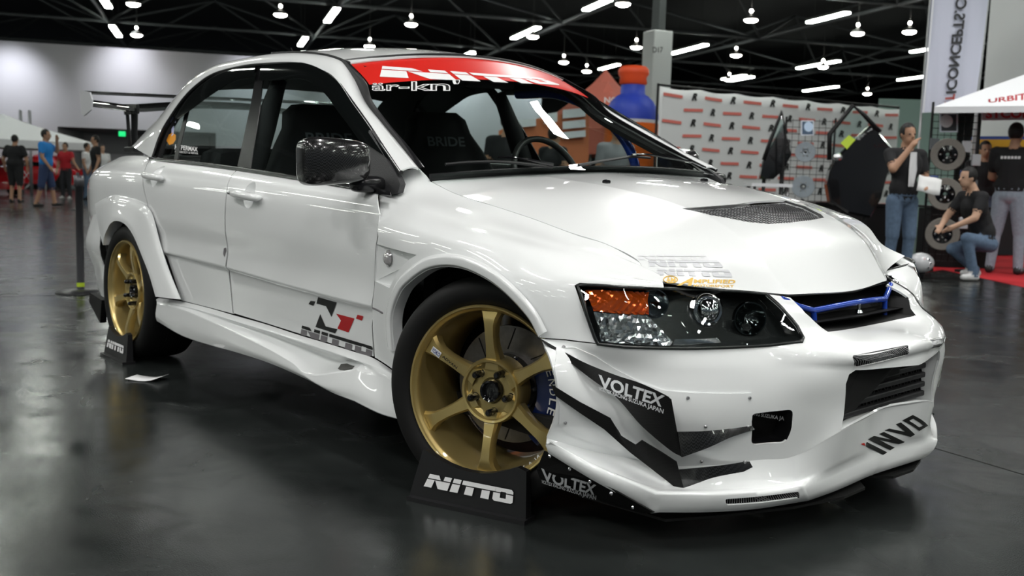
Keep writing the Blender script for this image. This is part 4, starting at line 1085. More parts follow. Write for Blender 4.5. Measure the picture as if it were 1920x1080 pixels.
# lower canard, with a stepped top edge
lw_t = [(1030, 718), (1085, 752), (1142, 778), (1162, 805), (1190, 818), (1202, 808), (1240, 826), (1264, 840), (1267, 853)]
lw_b = [(1040, 740), (1085, 770), (1130, 795), (1180, 832), (1210, 852), (1225, 862), (1245, 875), (1265, 888), (1280, 897)]
ll = [.010, .015, .022, .03, .035, .04, .046, .05, .052]; lm = [.012, .018, .026, .034, .04, .045, .052, .06, .064]
UT = np.array([surfpt(a, b, l) for (a, b), l in zip(lw_t, ll)]); UB = np.array([surfpt(a, b, l) for (a, b), l in zip(lw_b, lm)])
idx = np.linspace(0, 8, 33); lin = lambda P: np.stack([np.interp(idx, range(9), P[:, k]) for k in range(3)], 1)
strip('lower_canard_wing', lin(UT), lin(UB), M_CARBONM, CAR, n=33, m=4, out=(.5, -1, 0), thick=.003, both=True)
FOOT_T = np.array([surfpt(a, b, l) for a, b, l in ((1267, 853, .052), (1310, 863, .028), (1360, 866, .012), (1404, 863, .003))])
FOOT_B = np.array([surfpt(a, b, l) for a, b, l in ((1281, 898, .064), (1320, 897, .045), (1365, 885, .026), (1408, 871, .012))])
strip('lower_canard_foot', par(FOOT_T, 20), par(FOOT_B, 20), M_CARBON, CAR, n=20, m=3, out=(.3, -.3, .9), thick=.003, both=True)

# ---------------------------------------------------------------- side skirt
st_ = [(292, 558), (340, 565), (390, 577), (438, 591), (500, 608.5), (560, 628), (620, 646), (665, 660), (700, 671.5), (737, 695)]
sc_ = [(294, 566), (340, 573), (390, 586), (438, 601), (500, 620), (560, 640), (620, 660), (665, 675), (700, 686), (741, 704)]
sg_ = [(294, 570), (340, 580), (390, 600), (438, 622), (500, 652), (545, 678), (583, 702), (668, 692), (705, 705), (742, 715)]
sb_ = [(294, 602), (340, 629), (392, 647), (440, 660), (505, 681), (570, 709), (620, 735), (665, 753), (710, 775), (746, 786)]
ys = lambda y: [y]*10
T_ = np.array([U(a, b, y=-.862) for a, b in st_]); C_ = np.array([U(a, b, y=-.885) for a, b in sc_])
G_ = np.array([U(a, b, y=y) for (a, b), y in zip(sg_, [-.89, -.893, -.898, -.902, -.908, -.912, -.915, -.90, -.895, -.895])])
B_ = np.array([U(a, b, y=y) for (a, b), y in zip(sb_, [-.885, -.89, -.895, -.90, -.905, -.91, -.915, -.92, -.92, -.915])])
dep = np.array([0, .006, .014, .022, .034, .045, .052, .02, 0, 0]); R_ = (C_*.5+G_*.5)+np.array([0, 1, 0])*dep[:, None]
BB = B_+np.array([0, .05, -.01]); Bm = (G_*.35+B_*.65)+np.array([0, -.006, 0])
SK = Surf(np.stack([T_, C_, R_, G_, Bm, B_, BB], 1), tv=[0, .5, 1.1, 1.7, 2.5, 3.2, 3.7], cu=(7,), cv=(1, 3, 5))
panel('side_skirt', SK, np.array([(float(k), 0) for k in range(10)]+[(9, 1.7), (9, 3.7)]+[(float(k), 3.7) for k in range(8, -1, -1)]+[(0, 1.7)]), M_WHITE, CAR, step=.018, thick=.004, both=True)
# skirt duct mouth: flat patch coloured dark for the shade inside
dmu = SK.px([(640, 683), (652, 682), (665, 687), (661, 692), (646, 695), (634, 692)])
panel('skirt_duct_shade', SK, dmu, mat('duct_shade_paint', (.05, .05, .045), .6), CAR, step=.02, thick=.001, lift=.002, both=True)

# ---------------------------------------------------------------- rear overfender, rear bumper, tail
ai = q3([(a, b, -.922) for a, b in RARCH])
ao = q3([(338, 561, -.888), (318, 512, -.89), (300, 460, -.892), (282, 397, -.892), (261, 378, -.888), (239, 370, -.885), (217, 365.5, -.88), (198, 368, -.865), (178, 372, -.84)])
a1 = par(ai, 9)*.72+ao*.28+np.array([0, -.006, 0]); a2 = par(ai, 9)*.25+ao*.75+np.array([0, -.022, 0])
strip('rear_overfender', par(ai, 80), par(ao, 80), M_WHITE, CAR, n=80, m=10, out=(0, -1, .2), thick=.005, both=True, mids=[par(ai, 80)*.80+par(ao, 80)*.20+np.array([0, -.004, 0]), par(ai, 80)*.22+par(ao, 80)*.78+np.array([0, -.007, 0])])
strip('rear_arch_edge', par(ai, 80), par(ai, 80)+np.array([0, .06, 0]), M_WHITE, CAR, n=80, m=3, thick=.003, both=True)
RBX = [(-2.93, -.905), (-3.12, -.885), (-3.32, -.845), (-3.46, -.74), (-3.53, -.5), (-3.55, 0)]
rb = []
for z, k, dx in ((.70, .97, .03), (.60, 1.0, .0), (.52, 1.012, -.015), (.42, .985, .02), (.30, .97, .04), (.20, .95, .08)):
    row = [np.array([x+(dx if i > 0 else 0), y*k, z]) for i, (x, y) in enumerate(RBX)]; rb.append(np.array(full(row)))
RB = Surf(np.stack(rb, 0), tv=np.arange(11.))
panel('rear_bumper', RB, np.array([(0, float(k)) for k in range(11)]+[(5, float(k)) for k in range(10, -1, -1)]), M_WHITE, CAR, step=.05)
# dark carbon diffuser fin under the bumper corner
for s in (1, -1):
    V, F = prism_vf([(-2.98, .27), (-3.16, .29), (-3.18, .24), (-3.02, .15)], -.90*s, -.87*s, 'xz'); fix_normals(mobj('rear_diffuser_fin', V, F, M_CARBONM, CAR, smooth=False))
# tail: trunk lid, rear window, tail lamps
qe = SIDE(np.array([-3.465, -3.3, -3.1, -2.9, -2.7, -2.62]), np.full(6, 7.49))
trk = []
for e in qe:
    trk.append([np.array([e[0]-(.04)*(1-k*k), e[1]*(-k), e[2]+.030*(1-k*k)]) for k in (-1, -.85, -.4, 0, .4, .85, 1)])
TR = Surf(np.array(trk)); panel('trunk_lid', TR, np.array([(0, 0), (0, 3), (0, 6), (2.5, 6), (5, 6), (5, 3), (5, 0), (2.5, 0)], float), M_WHITE, CAR, step=.06)
rwe = np.array([OL[3], OL[2], OL[1], OL[0]]); rr_ = []
for i, e in enumerate(rwe): rr_.append([np.array([e[0]-(.10+.03*i)*(1-k*k), e[1]*(-k), e[2]+(.045-.012*i)*(1-k*k)]) for k in (-1, -.8, -.4, 0, .4, .8, 1)])
RW = Surf(np.array(rr_)); panel('rear_window', RW, np.array([(0, 0), (0, 3), (0, 6), (3, 6), (3, 3), (3, 0)], float), M_SIDEGLASS, CAR, step=.08, thick=0)
tl = []
for z in (.93, .80, .68): tl.append(np.array(full([np.array([-3.465, -.665-.10*(.93-z)/.25, z]), np.array([-3.50, -.5, z]), np.array([-3.53, 0, z])])))
TL = Surf(np.stack(tl, 0)); panel('tail_panel', TL, np.array([(0, 0), (0, 4), (2, 4), (2, 0)], float), M_WHITE, CAR, step=.08)
for s in (1, -1):
    bm = bmesh.new(); box(bm, (-3.49, -.55*s, .82), (.05, .26, .14), bevel=.015); bobj('tail_lamp', bm, mat('tail_lamp_red', (.35, .01, .01), .1, coat=1), CAR)
# rear wing on trunk stands
wz = U(165, 172, y=-.80)
wx = U(207, 205, y=-.30)
# main plane and end plates located from the picture at the car's tail
def wingpt(px, py, y): return U(px, py, y=y)
# ---------------------------------------------------------------- door handles
for doors, cup, c, (p0, p1) in ((front_doors, cup_f, cup_fc, ((442, 361), (491, 371))), (rear_doors, cup_r, cup_rc, ((276, 328), (309, 334)))):
    for s, door in zip((1, -1), doors):
        # bowl
        V = []; F = []
        nr = 5; K = len(cup); rim = SIDE(cup[:, 0], cup[:, 1])
        for i in range(nr):
            f = i/nr; d = .022*math.sin(f*math.pi/2)
            for p in rim: q = p+(c-p)*(f**1.3); V.append((q+np.array([0, d, 0]))*[1, s, 1])
        V.append((c+np.array([0, .022, 0]))*[1, s, 1])
        for i in range(nr-1):
            for k in range(K): F.append((i*K+k, i*K+(k+1) % K, (i+1)*K+(k+1) % K, (i+1)*K+k))
        for k in range(K): F.append(((nr-1)*K+k, (nr-1)*K+(k+1) % K, nr*K))
        fix_normals(mobj('handle_cup', V, F, M_WHITE, door))
        a = SIDE.at([p0])[0]; b = SIDE.at([p1])[0]; o = np.array([0, -.018, 0])
        P = [a+o*.3, a+o*.9, a*.85+b*.15+o*1.15, (a+b)/2+o*1.25, a*.15+b*.85+o*1.15, b+o*.9, b+o*.3]
        V, F = tube_vf(np.array(P)*[1, s, 1], [.008, .013, .0155, .016, .0155, .013, .008], 12); h = mobj('door_handle', V, F, M_WHITE, door)
        if doors is front_doors:
            k0 = (a*.97+b*.03+o*1.9)*[1, s, 1]; V, F = lathe_vf([(0, -.002), (.005, -.0015), (.006, .006)], 12, 'y'); mobj('key_lock', [np.array(v)*[1, s, 1]+k0 for v in V], F, M_STEEL, door)

# ---------------------------------------------------------------- mirrors
mc = U(627, 303, y=-.965)
def superbox(c, ax, size, n=24, e=.35):
    V = []; F = []; m = n//2
    def sg(x, p): return math.copysign(abs(x)**p, x)
    for i in range(m+1):
        ph = -math.pi/2+math.pi*i/m
        for k in range(n):
            th = 2*math.pi*k/n
            l = np.array([sg(math.cos(ph), e)*sg(math.cos(th), e)*size[0], sg(math.cos(ph), e)*sg(math.sin(th), e)*size[1], sg(math.sin(ph), e)*size[2]])
            V.append(np.asarray(c)+l @ np.asarray(ax))
    for i in range(m):
        for k in range(n): F.append((i*n+k, i*n+(k+1) % n, (i+1)*n+(k+1) % n, (i+1)*n+k))
    return V, F
for s in (1, -1):
    ang = .14
    mcs = mc if s == 1 else np.array([-.80, -.90, .955])   # the other mirror is folded back
    if s == -1: ang = 1.25
    ax = np.array([[math.cos(ang), -math.sin(ang), .05], [math.sin(ang), math.cos(ang), 0], [0, 0, 1]])
    V, F = superbox((0, 0, 0), np.eye(3), (.062, .108, .068), 40, .42)
    V = [np.array([v[0]*(1 if v[0] < 0 else 1-.35*(v[1]/.108)**2-.15*(v[2]/.068)**2), v[1], v[2]*(1-.12*v[1]/.108)]) for v in V]
    V = [(mcs+v @ ax)*[1, s, 1] for v in V]
    mirror = fix_normals(mobj('door_mirror', V, F, M_CARBON, CAR)); mirror['label'] = 'carbon fibre door mirror'
    # sail panel on the window corner and the foot
    sq = SG.px([(697, 247), (752, 338), (756, 348), (752, 364), (735, 369), (686, 361), (686, 330), (688, 290)])
    P = SG(sq[:, 0], sq[:, 1])+SG.normal(sq[:, 0], sq[:, 1])*.012; n = len(P)
    V = [p*[1, s, 1] for p in P]+[(p+np.array([0, .02, 0]))*[1, s, 1] for p in P]
    fix_normals(mobj('mirror_sail', V, [tuple(range(n)), tuple(range(2*n-1, n-1, -1))]+[(i, (i+1) % n, n+(i+1) % n, n+i) for i in range(n)], mat('textured_black_plastic', (.03, .03, .032), .5, bump=(400, .3)), mirror, smooth=False))
    f0 = U(712, 345, y=-.80); V, F = superbox((0, 0, 0), np.eye(3), (.038, .055, .026), 20, .6)
    mobj('mirror_foot', [(f0+np.array([0, -.045, 0])+v)*[1, s, 1] for v in V], F if s == 1 else [f[::-1] for f in F], mat('satin_black', (.009, .009, .010), .22), mirror)
    gl_ = [(mcs+np.array(p) @ ax)*[1, s, 1] for p in ((-.0635, -.09, -.05), (-.0635, .09, -.055), (-.0635, .09, .055), (-.0635, -.09, .05))]
    mobj('mirror_glass', gl_, [(0, 1, 2, 3)], M_CHROME, mirror, smooth=False)

# ---------------------------------------------------------------- cowl and wipers
cv_ = np.linspace(0, 2, 30)
A_ = WIND(np.full(30, 5.55), cv_)+WIND.normal(np.full(30, 5.55), cv_)*.002
hv = cv_ if (HOOD([0], [0])[0][1] < 0) == (WIND([3], [0])[0][1] < 0) else cv_[::-1]
B_c = HOOD(np.full(30, .02), hv)+np.array([-.012, 0, -.014])
strip('cowl_panel', A_, B_c, M_BLACK, CAR, n=30, m=4, out=(0, 0, 1), thick=.004)
strip('cowl_gutter', B_c, B_c+np.array([.05, 0, -.06]), M_BLACK, CAR, n=30, m=2, out=(0, 0, 1), thick=.004)
def on_w(px, lift): 
    q = WIND.px(px); return WIND(q[:, 0], q[:, 1])+WIND.normal(q[:, 0], q[:, 1])*lift
for blade_px, arm_px in (([(834, 317), (880, 313), (935, 312), (985, 316), (1034, 322)], [(1034, 322), (1000, 316), (960, 309), (930, 308)]), ([(1082, 318), (1115, 312), (1150, 306), (1185, 301), (1215, 303)], [(1290, 315), (1245, 307), (1205, 301), (1180, 302)])):
    b_ = spline(on_w(blade_px, .016), 20); wb = tube('wiper_blade', b_, .0055, M_BLACK, CAR, 6)
    tube('wiper_arm', spline(on_w(arm_px, .026), 14), [.006]*7+[.004]*7, M_GLOSSBLACK, wb, 6)

# ---------------------------------------------------------------- rear wing
WX = -3.45
bl_ = []
for y in np.linspace(-.77, .77, 23):
    a = abs(y)/.77; belly = -.040*(1-min(1, abs(abs(y)-.50)/.40)) if abs(y) > .0 else 0
    belly = -.045*max(0, 1-abs(abs(y)-.54)/.36)
    z0 = 1.262+belly*.8
    top = [(WX+.09, z0+.010), (WX+.04, z0+.018), (WX-.04, z0+.024), (WX-.09, z0+.040)]
    bot = [(WX-.09, z0+.034), (WX-.04, z0+.004), (WX+.04, z0-.008), (WX+.08, z0-.004)]
    bl_.append([(x, y, z) for x, z in top+bot])
V = [p for r in bl_ for p in r]; n = 8
F = [(i*n+j, i*n+(j+1) % n, (i+1)*n+(j+1) % n, (i+1)*n+j) for i in range(22) for j in range(n)]+[tuple(range(n)), tuple(range(22*n, 23*n))[::-1]]
wing = fix_normals(mobj('rear_wing', V, F, M_CARBON, CAR, auto=40))
V = []; F = []
for i, y in enumerate((-.77, .77)): V += [(WX+.05, y, 1.312), (WX+.0, y, 1.320), (WX-.07, y, 1.330), (WX-.075, y, 1.326), (WX+.0, y, 1.312), (WX+.05, y, 1.304)]
F = [(j, (j+1) % 6, 6+(j+1) % 6, 6+j) for j in range(6)]+[tuple(range(6)), tuple(range(11, 5, -1))]
fix_normals(mobj('wing_flap', V, F, M_CARBON, wing, smooth=False))
for s in (1, -1):
    V, F = prism_vf([(WX+.09, 1.275), (WX+.06, 1.315), (WX-.10, 1.335), (WX-.09, 1.205), (WX-.06, 1.195), (WX+.07, 1.225)], -.772*s, -.780*s, 'xz'); fix_normals(mobj('wing_end_plate', V, F, mat('grey_clearcoat', (.55, .56, .58), .3, coat=.6), wing, smooth=False))
    for dx in (-.07, .02, .075):
        tube('wing_stand_strut', [(WX+dx, -.545*s, 1.245), (WX+dx*.55-.01, -.545*s, 1.02)], .010, M_BLACK, wing, 6)
    bm = bmesh.new(); box(bm, (WX, -.545*s, 1.235), (.20, .016, .05), bevel=.004); bobj('wing_bracket', bm, M_BLACK, wing)
    bm = bmesh.new(); box(bm, (WX, -.545*s, 1.02), (.16, .05, .03), bevel=.006); bobj('wing_stand_foot', bm, M_BLACK, wing)

# ---------------------------------------------------------------- interior and underbody
inn = mat('interior_black', (.010, .010, .011), .8)
bm = bmesh.new(); box(bm, (-1.35, 0, .26), (3.3, 1.50, .06)); bobj('floor_pan', bm, M_DARK, CAR)
bm = bmesh.new(); box(bm, (-1.75, 0, .40), (2.0, 1.52, .24)); bobj('cabin_tub', bm, inn, CAR)
for s in (1, -1):
    bm = bmesh.new(); box(bm, (-1.62, -.755*s, .60), (1.8, .05, .54), bevel=.02); bobj('door_card', bm, inn, CAR)
# engine bay bulkhead and inner structure so that no light leaks through the gaps
bm = bmesh.new(); box(bm, (-.52, 0, .60), (.06, 1.30, .56)); bobj('firewall', bm, M_DARK, CAR)
bm = bmesh.new(); box(bm, (-.06, 0, .46), (.84, .92, .36)); bobj('engine_bay_block', bm, M_DARK, CAR)
bm = bmesh.new(); box(bm, (.47, 0, .40), (.12, .86, .30)); bobj('radiator_support', bm, M_DARK, CAR)
bm = bmesh.new(); box(bm, (-3.05, 0, .70), (.75, 1.10, .5)); bobj('trunk_well', bm, M_DARK, CAR)
# dashboard
dv = np.linspace(-.68, .68, 15); dn = []
for y in dv:
    k = 1-(y/.68)**2; hump = .045*math.exp(-((y-.37)/.17)**2)
    dn.append([(-.42+.05*k, y, .885), (-.60+.06*k, y, .905), (-.85+.03*k, y, .905+hump), (-1.00, y, .885+hump), (-1.04, y, .80), (-.98, y, .55)])
DS = Surf(np.array(dn)); 
u_, v_ = np.meshgrid(np.linspace(0, 14, 43), np.linspace(0, 5, 16), indexing='ij'); P = DS.raw(u_.ravel(), v_.ravel())
mobj('dashboard', P, [(i*16+j, (i+1)*16+j, (i+1)*16+j+1, i*16+j+1) for i in range(42) for j in range(15)], mat('dash_plastic', (.055, .06, .06), .6), CAR)
sw_c = np.array([-1.08, .37, .90]); t = np.linspace(0, 2*math.pi, 41)[:-1]
e1 = np.array([0, 1, 0]); e2 = np.array([-.42, 0, .907])
swh = tube('steering_wheel', [sw_c+.18*(math.cos(a)*e1+math.sin(a)*e2) for a in t], .014, mat('wheel_leather', (.02, .02, .02), .35), CAR, 8, closed=True)
for a in (0, math.pi, -math.pi/2): tube('steering_spoke', [sw_c+np.array([.03, 0, -.01]), sw_c+.17*(math.cos(a)*e1+math.sin(a)*e2)], .012, inn, swh, 6)
tube('steering_column', [sw_c+np.array([.03, 0, -.01]), (-.85, .37, .80)], .03, inn, swh, 8)
def seat(x, y):
    pr = []
    # bucket back: width profile
    zs = [.48, .60, .75, .92, 1.02, 1.10, 1.165, 1.20]; ws = [.24, .25, .27, .275, .22, .165, .15, .10]; xo = [.0, -.05, -.10, -.16, -.19, -.215, -.235, -.245]
    V = []; F = []; K = 18
    for z, w, d in zip(zs, ws, xo):
        for k in range(K):
            a = 2*math.pi*k/K; cx = math.cos(a); sy = math.sin(a)
            V.append((x+d+.06*math.copysign(abs(cx)**.7, cx)+(.05*abs(sy)**3 if cx > 0 else 0), y+w*math.copysign(abs(sy)**.6, sy), z))
    for i in range(len(zs)-1):
        for k in range(K): F.append((i*K+k, i*K+(k+1) % K, (i+1)*K+(k+1) % K, (i+1)*K+k))
    F.append(tuple(range((len(zs)-1)*K, len(zs)*K)))
    b = mobj('bucket_seat', V, F, M_CLOTH, CAR)
    bm = bmesh.new(); box(bm, (x+.22, y, .46), (.50, .50, .14), bevel=.04); bobj('seat_cushion', bm, M_CLOTH, b, smooth=True)
    return b
seat_n = seat(-1.50, -.37); seat_d = seat(-1.68, .37)
bm = bmesh.new(); box(bm, (-2.33, 0, .68), (.26, 1.22, .68), bevel=.06); bobj('rear_bench', bm, inn, CAR, smooth=True)
bm = bmesh.new(); box(bm, (-2.68, 0, 1.005), (.50, 1.20, .03)); bobj('parcel_shelf', bm, inn, CAR)
# headliner, inner pillars, room mirror, sun visor
panel('headliner', ROOF.offset(-.03), np.array([(0.3, 0.1), (0.3, 5.9), (6.9, 5.9), (6.9, .1)]), inn, CAR, step=.12, thick=.01)
il = np.array([p*[1, .965, .99] for p in par(WL[:14], 40)]); io = np.array([p*[1, .95, .985] for p in par(OL[:14], 40)])
strip('inner_pillar_trim', il, io, inn, CAR, n=40, m=3, thick=.02, both=True)
for s in (1, -1):
    tube('inner_b_pillar', [(-1.62, -.77*s, .80), (-1.64, -.655*s, 1.10), (-1.66, -.575*s, 1.29)], [.05, .045, .03], inn, CAR, 8)
bm = bmesh.new(); box(bm, (-1.02, 0, 1.285), (.03, .24, .065), bevel=.01); bobj('room_mirror', bm, inn, CAR)
bm = bmesh.new(); box(bm, (-1.20, -.30, 1.325), (.14, .40, .012), Matrix.Rotation(.25, 3, 'Y')); bobj('sun_visor', bm, inn, CAR)
bm = bmesh.new(); box(bm, (-1.20, .30, 1.325), (.14, .40, .012), Matrix.Rotation(.25, 3, 'Y')); bobj('sun_visor', bm, inn, CAR)
# blue roll cage tube along the far door
tube('roll_cage_tube', spline(np.array([(-1.55, .60, 1.28), (-1.25, .60, 1.26), (-1.02, .62, 1.17), (-.88, .66, 1.02), (-.84, .69, .85)]), 24), .021, M_BLUE, CAR, 10)
# inner wheel housings
for x0, yo in ((0.0, .86), (-2.625, .90)):
    for s in (1, -1):
        V, F = lathe_vf([(.02, -.42*1.0), (.385 if x0 < -1 else .358, -.44), (.385 if x0 < -1 else .358, -yo+.06)], 28, 'y', -.35, math.pi+.35)
        mobj('wheel_housing', [np.array(v)*[1, s, 1]+np.array([x0-.02, 0, .34]) for v in V], F, mat('liner_plastic', (.012, .012, .012), .7, bump=(40, .4)), CAR)
tube('suspension_strut', [(-.16, -.62, .36), (-.20, -.60, .80)], [.035, .03], M_STEEL, CAR, 10)
# ---------------------------------------------------------------- wheels
BINV = Matrix.Rotation(-RHO, 4, 'X') @ Matrix.Translation(-Vector(CAR.location))
R_T = .318
tyre_prof = [(.236, .016), (.245, .004), (.262, -.006), (.285, -.008), (.303, .000), (.313, .012), (.3175, .030), (.318, .06), (.318, .09), (.3165, .091), (.3165, .097), (.318, .098), (.318, .15), (.3165, .151), (.3165, .157), (.318, .158), (.318, .205), (.312, .232), (.295, .248), (.262, .250), (.240, .236)]
rim_prof = [(.2405, .010), (.2415, .002), (.2385, -.003), (.234, -.001), (.231, .006), (.2265, .010), (.224, .016), (.2215, .030), (.2205, .055), (.212, .085), (.207, .12), (.207, .20), (.222, .23), (.238, .238)]
tv, tf = lathe_vf(tyre_prof, 96, 'y'); rv, rf_ = lathe_vf(rim_prof, 96, 'y')
hubv, hubf = lathe_vf([(.024, .056), (.032, .052), (.037, .048), (.066, .049), (.076, .042), (.081, .031), (.087, .029), (.091, .036), (.092, .060), (.092, .10)], 60, 'y')
def spoke_vf(a):
    """one curved spoke from the hub to the barrel, flared at both ends"""
    rs = [.058, .075, .095, .125, .155, .185, .205, .222]; hw = [.030, .026, .0215, .0175, .0165, .0185, .0245, .034]
    yt = [.040, .038, .033, .025, .018, .014, .015, .020]; th = [.050, .045, .040, .034, .032, .034, .038, .042]
    V = []; F = []
    for r, w, y, t_ in zip(rs, hw, yt, th):
        for dx, dy in ((-1, .010), (-.72, .0), (.72, .0), (1, .010), (.88, 1), (-.88, 1)):
            yy = y+(dy*t_ if dy == 1 else dy); x_, z_ = dx*w, r
            V.append((x_*math.sin(a)+z_*math.cos(a), yy, -x_*math.cos(a)+z_*math.sin(a)))
    for i in range(len(rs)-1):
        for k in range(6): F.append((i*6+k, i*6+(k+1) % 6, (i+1)*6+(k+1) % 6, (i+1)*6+k))
    return V, F
disc_v, disc_f = lathe_vf([(.070, .128), (.093, .128), (.093, .150), (.168, .150), (.168, .178), (.093, .178)], 64, 'y')
proto = {}
def dupm(key, maker, name, material, parent):
    if key not in proto:
        o = maker(); proto[key] = o.data; o.parent = parent; return o
    o = bpy.data.objects.new(name, proto[key]); COL.objects.link(o); o.parent = parent; return o
def wheel(center, rz, front):
    Mx = BINV @ Matrix.Translation(Vector(center)) @ Matrix.Rotation(rz, 4, 'Z')
    tyre = dupm('tyre', lambda: fix_normals(mobj('tyre', tv, tf, M_RUBBER, None, auto=35)), 'tyre', M_RUBBER, CAR)
    rim = dupm('rim', lambda: fix_normals(mobj('wheel_rim', rv, rf_, M_GOLD, None, auto=40)), 'wheel_rim', M_GOLD, CAR)
    rim['label'] = 'gold six-spoke alloy wheel'
    tyre.matrix_local = Mx; rim.matrix_local = Mx
    dupm('hub', lambda: fix_normals(mobj('rim_hub', hubv, hubf, M_GOLD, None, auto=30)), 'rim_hub', M_GOLD, rim)
    a0 = math.radians(90 if front else 78)
    for k in range(6):
        o = dupm('spoke', lambda: fix_normals(mobj('spoke', *spoke_vf(0.0), M_GOLD, None, auto=35)), 'spoke', M_GOLD, rim)
        o.rotation_euler = (0, -(a0+k*math.pi/3), 0)
    for k in range(5):
        a = math.radians(60+72*k); c = np.array([.0575*math.cos(a), .004, .0575*math.sin(a)])
        def mk():
            v, f = lathe_vf([(0, .006), (.006, .006), (.0095, .010), (.0105, .018), (.0105, .044), (.015, .046)], 12, 'y'); return fix_normals(mobj('lug_nut', v, f, M_GLOSSBLACK, None, auto=35))
        o = dupm('lug', mk, 'lug_nut', M_GLOSSBLACK, rim); o.location = c
    def mkc():
        v, f = lathe_vf([(0, .042), (.012, .040), (.021, .041), (.024, .030), (.029, .028), (.031, .034), (.033, .048)], 32, 'y'); return fix_normals(mobj('centre_cap', v, f, M_GLOSSBLACK, None, auto=30))
    dupm('cap', mkc, 'centre_cap', M_GLOSSBLACK, rim)
    # inner ring just behind the spokes
    d = dupm('disc', lambda: fix_normals(mobj('brake_disc', disc_v, disc_f, mat('brake_iron', (.20, .19, .185), .35, metal=.9, noise=(60, .3)), None, auto=30)), 'brake_disc', None, CAR); d.matrix_local = Mx
    for k in range(10):
        a = 2*math.pi*k/10
        def mkb():
            v, f = lathe_vf([(0, .118), (.0055, .119), (.006, .130)], 8, 'y'); return mobj('disc_bolt', v, f, M_STEEL, None)
        o = dupm('dbolt', mkb, 'disc_bolt', M_STEEL, d); o.location = (.088*math.cos(a), .0, .088*math.sin(a))
        def mkh():
            v, f = box_vf((0, .128, .078), (.011, .012, .020)); return mobj('disc_hat_rib', v, f, M_BLUE, None, smooth=False)
        o = dupm('hat', mkh, 'disc_hat_rib', M_BLUE, d); o.rotation_euler = (0, 2*math.pi*(k+.5)/10, 0)
    for k in range(8):
        a = 2*math.pi*k/8
        def mks():
            v, f = box_vf((.131, .1496, 0), (.066, .002, .003), Matrix.Rotation(.35, 3, 'Y')); return mobj('disc_slot', v, f, M_DARK, None, smooth=False)
        o = dupm('slot', mks, 'disc_slot', M_DARK, d); o.rotation_euler = (0, a, 0)
    # six-piston caliper, ahead of the axle in front
    def mkcal():
        V = []; F = []; n = 16; a_0, a_1 = math.radians(-50), math.radians(38)
        prof = [(.112, .108), (.120, .082), (.165, .078), (.190, .088), (.1985, .110), (.1985, .20), (.112, .20)]
        for i in range(n+1):
            t_ = a_0+(a_1-a_0)*i/n
            for r, h in prof: V.append((r*math.cos(t_), h, r*math.sin(t_)))
        p = len(prof)
        for i in range(n):
            for k in range(p): F.append((i*p+k, i*p+(k+1) % p, (i+1)*p+(k+1) % p, (i+1)*p+k))
        F += [tuple(range(p)), tuple(range(n*p, (n+1)*p))[::-1]]
        return fix_normals(mobj('brake_caliper', V, F, mat('caliper_blue', (.006, .018, .10), .3, metal=.3, coat=.6), None, auto=40))
    cal = dupm('cal', mkcal, 'brake_caliper', None, CAR); cal['label'] = 'dark blue brake caliper with white lettering'
    flip = abs((rz % (2*math.pi))-math.pi) < 1.2
    cal.matrix_local = Mx @ (Matrix.Rotation(math.pi, 4, 'Y') if (flip == front) else Matrix.Identity(4))
    return tyre, rim, d, cal, Mx
STEER = .376
WF = wheel((.012, -.850, .318), STEER, True)
WFL = wheel((.0, .850, .318), STEER+math.pi, True)
WR = wheel((-2.632, -.900, .320), 0.0, False)
WRL = wheel((-2.632, .900, .320), math.pi, False)
# blue clamp of the caliper seen above the lettering
# red banner across the top of the windshield
lowu = WIND.px([(720, 152.5), (820, 150.5), (936, 154.5)])[:, 0].mean()
ban = [(0.0, WV(f)) for f in np.linspace(.02, 1.98, 9)]+[(lowu, WV(f)) for f in np.linspace(1.97, .035, 9)]
panel('windshield_banner', WIND, np.array(ban), M_RED, windshield, step=.03, thick=0, lift=.0015)
decal('banner_lettering', WIND, [(712, 145), (1052, 160.5), (1012, 147), (717, 125)], NIT, M_DECALW, windshield, .0028, 12)
decal('windshield_lettering', WIND, [(697, 171), (862, 171), (862, 150), (697, 155)], text_mesh("är-kn'", .03), M_DECALW, windshield, .002, 15)
o = decal('windshield_lettering_fill', WIND, [(699, 170), (860, 170), (860, 151.5), (699, 156)], text_mesh("är-kn'", -.012), M_DECALK, windshield, .003, 15); o['kind'] = 'stuff'
# door emblem and name
def mark(polys, name, mat_): return decal(name, SIDE, [(563, 624), (683, 660), (699, 590), (583, 558)], polys_mesh(polys), mat_, front_doors[0], .0014, 20)
def to_unit(poly):  # polygons read off the door in picture pixels
    return poly
def px_decal(name, surf, polys, material, parent, lift=.0014):
    for p in polys:
        V, F = polys_mesh([p]); V, F = subdivide(V, F, 18); uv = surf.px(V); P = surf(uv[:, 0], uv[:, 1]); N = surf.normal(uv[:, 0], uv[:, 1]); sheet(name, P+N*lift, N, F, material, parent, 0)
px_decal('door_emblem', SIDE, [[(579, 570), (583, 564), (592, 565), (588, 573)], [(597, 557), (632, 567), (622, 594), (612, 574), (594, 569)], [(601, 589), (611, 612), (633, 617), (629, 625), (592, 613)]], M_DECALK, front_doors[0])
px_decal('door_emblem', SIDE, [[(631, 588), (665, 597), (654, 623), (633, 616), (640, 601)], [(668, 597), (671, 590), (682, 593), (679, 601)]], mat('dark_red_vinyl', (.42, .012, .014), .4), front_doors[0])
VN, FN = NIT
topm = [f for f in FN if VN[list(f), 1].mean() > .62]; botm = [f for f in FN if VN[list(f), 1].mean() <= .62]
dq = [(564, 627), (697, 669), (700, 650), (567, 610)]
decal('door_name_top', SIDE, dq, (VN, topm), M_DECALK, front_doors[0], .0014, 14)
decal('door_name_base', SIDE, dq, (VN, botm), M_DECALD, front_doors[0], .0016, 14)['kind'] = 'stuff'
